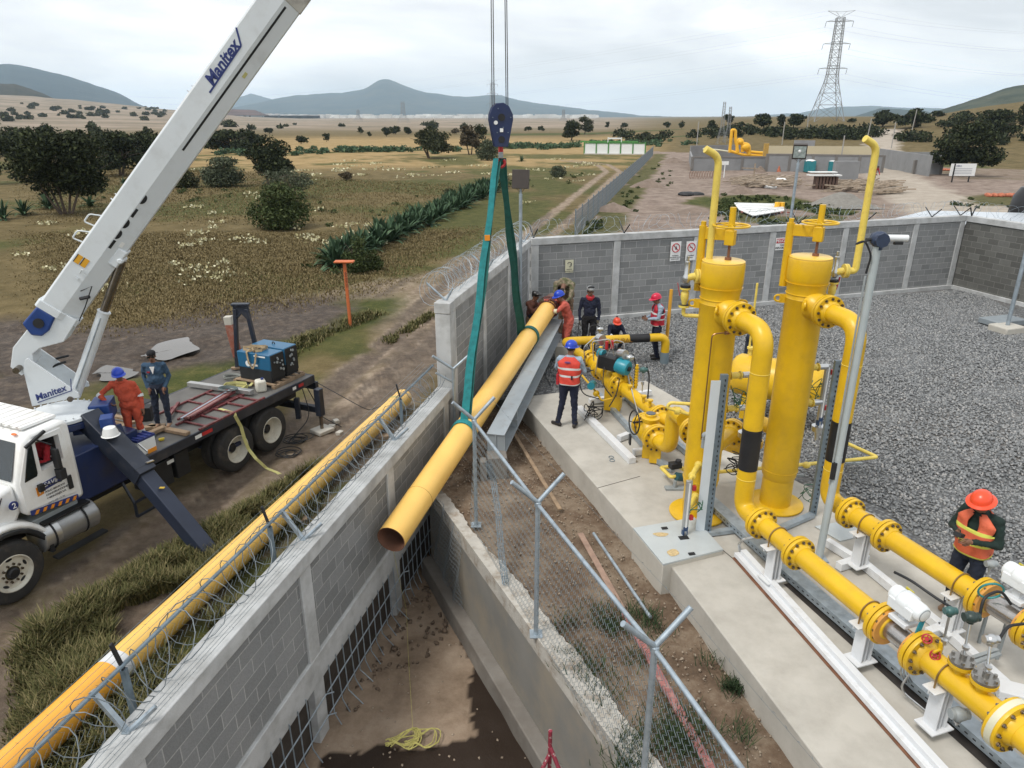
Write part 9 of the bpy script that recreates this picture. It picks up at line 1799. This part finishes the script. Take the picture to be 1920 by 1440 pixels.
mound('smooth grey gravel heap between the lumber and the back wall',1577,384,120,1.3,SAND,2); mound('brown earth mound just behind the long back wall',1612,416,70,.9,EARTH,3); mound('low brown earth mound left of the lumber pile',1390,362,60,.9,EARTH,4); mound('small earth heap against the far compound wall',1425,322,24,.9,EARTH,5); mound('dug earth ridge beside the mesh fence',1215,350,70,1.0,EARTH,6); mound('rough brown earth ridge behind the first back wall bay',1150,395,80,.8,EARTH,7); mound('earth ridge near the far end of the mesh fence',1262,305,60,1.0,EARTH,8); mound('earth heap behind the left vent pipe',1300,400,90,.6,EARTH,9)
def lumber(label,pts,n,L,seed,m_=WOOD,w=.24):
    rg=random.Random(seed); m=MB()
    for _ in range(n):
        a,b_,sx_,sy_=rg.choice(pts); q=GP(a+rg.gauss(0,sx_),b_+rg.gauss(0,sy_)); an=rg.gauss(0,.5); d=V((math.cos(an),math.sin(an),rg.uniform(-.1,.15))); z_=rg.uniform(.05,.45); m.beam(q+V((0,0,z_))-d*L*.5*rg.uniform(.5,1),q+V((0,0,z_+.05))+d*L*.5*rg.uniform(.5,1),w,.12)
    return solo('lumber_pile',m,m_,label,'lumber pile')
PALEW=mat('grey_timber',(.30,.24,.18),.85,0,.3,3)
lumber('wide pile of loose lumber left of the square floodlight',[(1420,345,22,4),(1460,343,16,4)],170,3.0,1,PALEW); lumber('stack of loose lumber right of the plank table',[(1590,352,24,4),(1640,350,18,3)],130,3.2,2,PALEW); lumber('low lumber heap in front of the gravel heap',[(1660,362,16,2)],24,3.0,3,PALEW)
q=GP(1545,354); tb=thing('plank_table','stacked brown crates under a white board by the square floodlight','table',tuple(q)); m=MB()
for k in range(7): m.box((q.x-1.0+.35*k,q.y,q.z+.65),(.22,.9,1.3))
part('crate',m,mat('brown_crates',(.10,.06,.045),.85,0,.2,4),tb,split=True); m=MB(); m.box((q.x-.2,q.y,q.z+1.45),(3.4,1.2,.12)); m.box((q.x-.3,q.y+.3,q.z+1.75),(2.9,.9,.08)); part('white_boards',m,SIGNW,tb)
q=GP(1583,336); m=MB(); m.box((q.x,q.y,q.z+1.0),(3.0,.9,2.4)); solo('concrete_block_wall',m,BW,'small grey block hut in front of the beige wall','hut'); q=GP(1632,332)
m=MB(); q=GP(1612,325); m.box((q.x,q.y,q.z+.5),(.9,.6,.7)); m.ell((q.x+.5,q.y,q.z+.9),(.6,.4,.4)); m.cyl((q.x-.5,q.y-.4,q.z+.35),(q.x-.5,q.y-.25,q.z+.35),.35,14); solo('cement_mixer',m,BLACKS,'dark cement mixer beside the small grey block hut','mixer')
for (a,b_,w_,h_,mt_,l) in ((1410,394,9.5,.10,SIGNW,'white plastic sheet spread on the weeds behind the back wall'),(1444,355-2,2.2,.3,SIGNW,'crumpled white bag beside the lumber pile'),(1462,345,1.6,.5,SIGNW,'white sack on top of the lumber pile'),(1295,366,2.8,.25,BLACKS,'black tarpaulin scrap on the bare dirt')):
    q=GP(a,b_); m=MB(); rgx=random.Random(int(a)); pts=[]; 
    if w_>5:
        c0=[GP(x_,y_)+V((0,0,.18)) for x_,y_ in ((1376,385),(1466,387),(1470,400),(1412,410),(1385,398))]; m.prism(c0,(0,0,.06))
        for k in range(5): u=.12+.16*k; m.beam(c0[0].lerp(c0[3],u)+V((0,0,.1)),c0[1].lerp(c0[2],u)+V((0,0,.1)),.10,.05)
    else:
        for k in range(5): m.ell(q+V((rgx.uniform(-.5,.5)*w_*.5,rgx.uniform(-.3,.3)*w_*.4,h_*.4)),(w_*.25,w_*.18,h_))
    solo('plastic_sheet' if mt_ is SIGNW else 'tarpaulin',m,mt_,l,'sheet')
m=MB(); 
for px_ in (1456,1465): q=GP(px_,394); m.cyl(q,q+V((0,0,.65)),.22,14)
solo('yellow_drum',m,YF,'two small yellow drums beside the white plastic sheet','drum')
m=MB(); rgx=random.Random(2); c_=GP(1432,402)
for k in range(26): q=c_+V((rgx.gauss(0,.9),rgx.gauss(0,.3),.15)); m.beam(q,q+V((rgx.uniform(-.4,.4),rgx.uniform(-.2,.2),.05)),.14,.10)
solo('brick_heap',m,mat('red_brick',(.30,.11,.09),.9,0,.3,3),'heap of reddish rubble in front of the white sheet','rubble')
ONT=mat('orange_netting',(.40,.13,.07),.9,0,.35,5)
for a,b_,w_,l in ((1880,368,60,'red orange safety netting lying on the ground at the right edge'),(1780,320,90,'strip of orange safety netting behind the notice board'),(1330,320,5,'pink marker cone near the far compound corner'),(1460,322,5,'pink marker cone under the beige wall')):
    q=GP(a,b_); m=MB(); sc=scale_at(q)
    if w_>10: 
        for k in range(12): m.ell(q+V(((k-6)*w_/sc/12,rgx.uniform(-.3,.3),.1)),(w_/sc/14,.5,.22))
    else: m.lathe([(.3,0),(.05,.8)],q,(0,0,1),10)
    solo('safety_netting' if w_>10 else 'marker_cone',m,ONT,l,'netting' if w_>10 else 'cone')
q=GP(1357,333); m=MB(); m.beam(q,q+V((0,0,1.9)),.1,.1,up=(1,0,0)); m.box(q+V((0,0,1.8)),(.9,.05,.45)); solo('small_signpost',m,SIGNW,'small white sign on a post left of the lumber','sign')
q=GP(1412,343); m=MB(); m.beam(q,q+V((0,0,2.2)),.14,.14,up=(1,0,0)); m.beam(q+V((-1.5,0,1.7)),q+V((1,0,1.6)),.12,.12); solo('timber_cross',m,PALEW,'leaning timber cross post standing in the lumber pile','post')
m=MB(); q=GP(1316,335)
for k in range(10): m.torus(q+V((-1.5+.33*k,0,.45)),(1,0,0),.45,.03,12,4)
solo('rebar_cage',m,RUST,'rusty rebar cage lying on the bare dirt at left of the yard','rebar cage')
# white tank roof and black tank beyond the right corner
m=MB(); q0=P(1690,416,-1.); c0=[V((P(1700,420,1.9).x,P(1700,420,1.9).y,1.9)),V((P(1850,402,1.9).x,P(1850,402,1.9).y,1.9)),V((P(2150,428,1.9).x,P(2150,428,1.9).y,1.9)),V((P(2150,455,1.9).x,P(2150,455,1.9).y,1.9)),V((P(1838,420,1.9).x,P(1838,420,1.9).y,1.9))]
o=thing('site_shed','low shed with a pale corrugated roof behind the right corner of the walls','shed',tuple(CR+V((2,1)))+(-1.5,)); cc0=V((CR.x+.2,CR.y+.6,0)); m=MB(); rfp=[cc0+V((-4.4,-1.3,2.12)),cc0+V((.4,3.0,2.18)),cc0+V((9,.9,2.2)),cc0+V((8,-3,2.1)),cc0+V((.9,-.35,2.12))]; m.prism(rfp,(0,0,.06)); part('roof',m,mat('pale_roof',(.52,.56,.60),.4,.2,.04,3),o); m=MB()
for k in range(36): t_=k/36; m.beam(rfp[0].lerp(rfp[1],t_)+V((0,0,.08)),rfp[4].lerp(rfp[3],t_*.0)+V((0,0,.08)),.03,.03) if k<0 else None
m.prism([p+V((0,0,-3.6)) for p in rfp],(0,0,3.55)); part('walls',m,BW,o)
m=MB(); q=P(1912,402,-.5); q=V((CR.x+3.0,CR.y+1.6,-1.5)); m.lathe([(1.0,0),(1.05,.3),(1.0,.6),(1.05,.9),(1.0,1.2),(1.05,2.2),(1.0,2.6),(1.05,3.4),(1.0,4.0),(.8,4.35),(.3,4.5),(.3,4.6)],V((YP(1948,400,29).x,29,-1.2)),(0,0,1),32); solo('water_tank',m,mat('black_plastic',(.012,.012,.014),.4,0),'black plastic water tank at the right edge behind the wall','water tank')
# slender poles around the compound
for i,(px_,yb,yt,l) in enumerate(((1305,288,228,'slim pole at the left end of the far compound'),(1466,272,228,'slim pole behind the left part of the beige wall'),(1575,310,254,'slim pole with a lamp in front of the beige wall'),(1623,273,222,'leaning slim pole right of the tall pylon'),(1671,278,228,'slim pole above the right end of the beige wall'),(1708,252,205,'leaning wooden pole on the slope left of the large tree'),(1511,258,212,'slim pole in front of the tall pylon'))):
    q=GP(px_,yb); h=topz(q,yt)-q.z; m=MB(); m.cyl(q-V((0,0,.5)),q+V((h*.06 if 'leaning' in l else 0,0,h)),.10,6); solo('utility_pole',m,mat('pole_grey',(.32,.31,.29),.8,0),l,'pole')
# pylons
PYL=mat('pylon_steel',(.26,.27,.28),.6,.3,.05,.1)
def pylon(label,px_,py_,yt,dist,bw,thin=.16,arms=True,name='pylon'):
    r_=V(ray(px_,py_)); t_=dist/math.hypot(r_.x,r_.y); q=V((r_.x*t_,r_.y*t_,0)); q.z=hz_(q.x,q.y)-.2; H=topz(q,yt)-q.z; o=thing(name,label,'pylon',tuple(q)); m=MB()
    ax=V((q.y,-q.x,0)).normalized(); ay=V((-ax.y,ax.x,0)); ax=(ax+ay*.25).normalized(); ay=V((-ax.y,ax.x,0))
    def w(z): z=z/H; return bw*((1-z/.45)*.5+.17 if z<.40 else .17+.5*(1-.40/.45)-(z-.40)*.12)
    lv=[0,.16,.27,.36,.44,.52,.59,.66,.73,.80,.87,.94]; cor=[(-1,-1),(1,-1),(1,1),(-1,1)]
    pt=lambda k,z: q+ax*cor[k%4][0]*w(z*H)+ay*cor[k%4][1]*w(z*H)+V((0,0,z*H))
    for i in range(len(lv)-1):
        for k in range(4):
            a,b_=lv[i],lv[i+1]; m.beam(pt(k,a),pt(k,b_),thin,thin); m.beam(pt(k,a),pt(k+1,b_),thin*.6,thin*.6); m.beam(pt(k+1,a),pt(k,b_),thin*.6,thin*.6); m.beam(pt(k,b_),pt(k+1,b_),thin*.6,thin*.6)
    part('lattice_body',m,PYL,o); arm=H*.125
    if arms:
        for z,aw in((.44*1.12,arm*1.05),(.66*1.08,arm),(.87*1.045,arm)):
            c_=q+V((0,0,z*H))
            for s in(-1,1):
                mm=MB(); e=c_+ax*s*aw; mm.beam(c_+ay*.8,e,thin*.8,thin*.8); mm.beam(c_-ay*.8,e,thin*.8,thin*.8); mm.beam(c_+V((0,0,H*.022)),e,thin*.5,thin*.5); part('cross_arm',mm,PYL,o)
                mm=MB(); mm.cyl(e,e-V((0,0,H*.052))-ax*.3,.10,5); part('insulator',mm,PYL,o)
        mm=MB(); c_=q+V((0,0,H*.94))
        for s in(-1,1): mm.beam(c_,c_+ax*s*arm*1.0+V((0,0,H*.06)),thin*.6,thin*.6); mm.beam(c_+V((0,0,H*.05)),c_+ax*s*arm*1.0+V((0,0,H*.06)),thin*.5,thin*.5); mm.beam(c_,c_+ax*s*arm*.4+V((0,0,H*.055)),thin*.5,thin*.5)
        part('peak',mm,PYL,o)
    return q,H,ax,arm
q,H,ax_,arm=pylon('tall lattice power pylon on the ridge at the right',1546,240,20,310,8.0,.19)
wires=thing('power_line','thin power lines running from the tall pylon across the sky','power line',tuple(q+V((0,0,H*.5)))); 
for z in (.44*1.12-.052,.66*1.08-.052,.87*1.045-.052,1.0):
    for s in(-1,1):
        e=q+V((0,0,z*H))+ax_*s*arm
        for far_pt in (V((330,180,H*z+14)),V((-520,900,H*z-6))):
            m=MB(); N=18; m.tube([e.lerp(V((far_pt.x,far_pt.y,far_pt.z+q.z)),i/N)-V((0,0,18*4*(i/N)*(1-i/N))) for i in range(N+1)],.016,3); part('wire',m,mat('wire_grey',(.30,.31,.32),.6),wires)
pylon('faint distant pylon seen behind the crane cables',924,233,150,620,9,.12); pylon('small distant pylon above the far plain at centre',757,236,190,900,10,.16); pylon('faint small pylon left of the small distant one',673,237,205,1300,11,.20); pylon('slim lattice mast beside the wooden poles',1352,262,186,200,1.6,.05,False); pylon('second slim lattice mast at the wooden poles',1364,262,196,205,1.6,.05,False); pylon('far faint pylon right of centre on the skyline',1056,236,205,1200,9,.2)
# distant town
rg=np.random.default_rng(4); m=MB(); 
for _ in range(520):
    a=rg.uniform(500,1120); q_=math.exp(rg.uniform(math.log(2900),math.log(5200))); az_=paz(a); x_,y_=q_*math.sin(az_),q_*math.cos(az_); s=rg.uniform(8,34); h_=rg.uniform(5,16); zz=hz_(x_,y_); m.box((x_,y_,zz+h_/2),(s,s,h_))
o=meshobj('town',m.v,m.f,mat('town_white',(.60,.60,.58),.9,0,.3,.01)); o['kind']='stuff'; o['label']='pale specks of a distant town at the foot of the central hill'
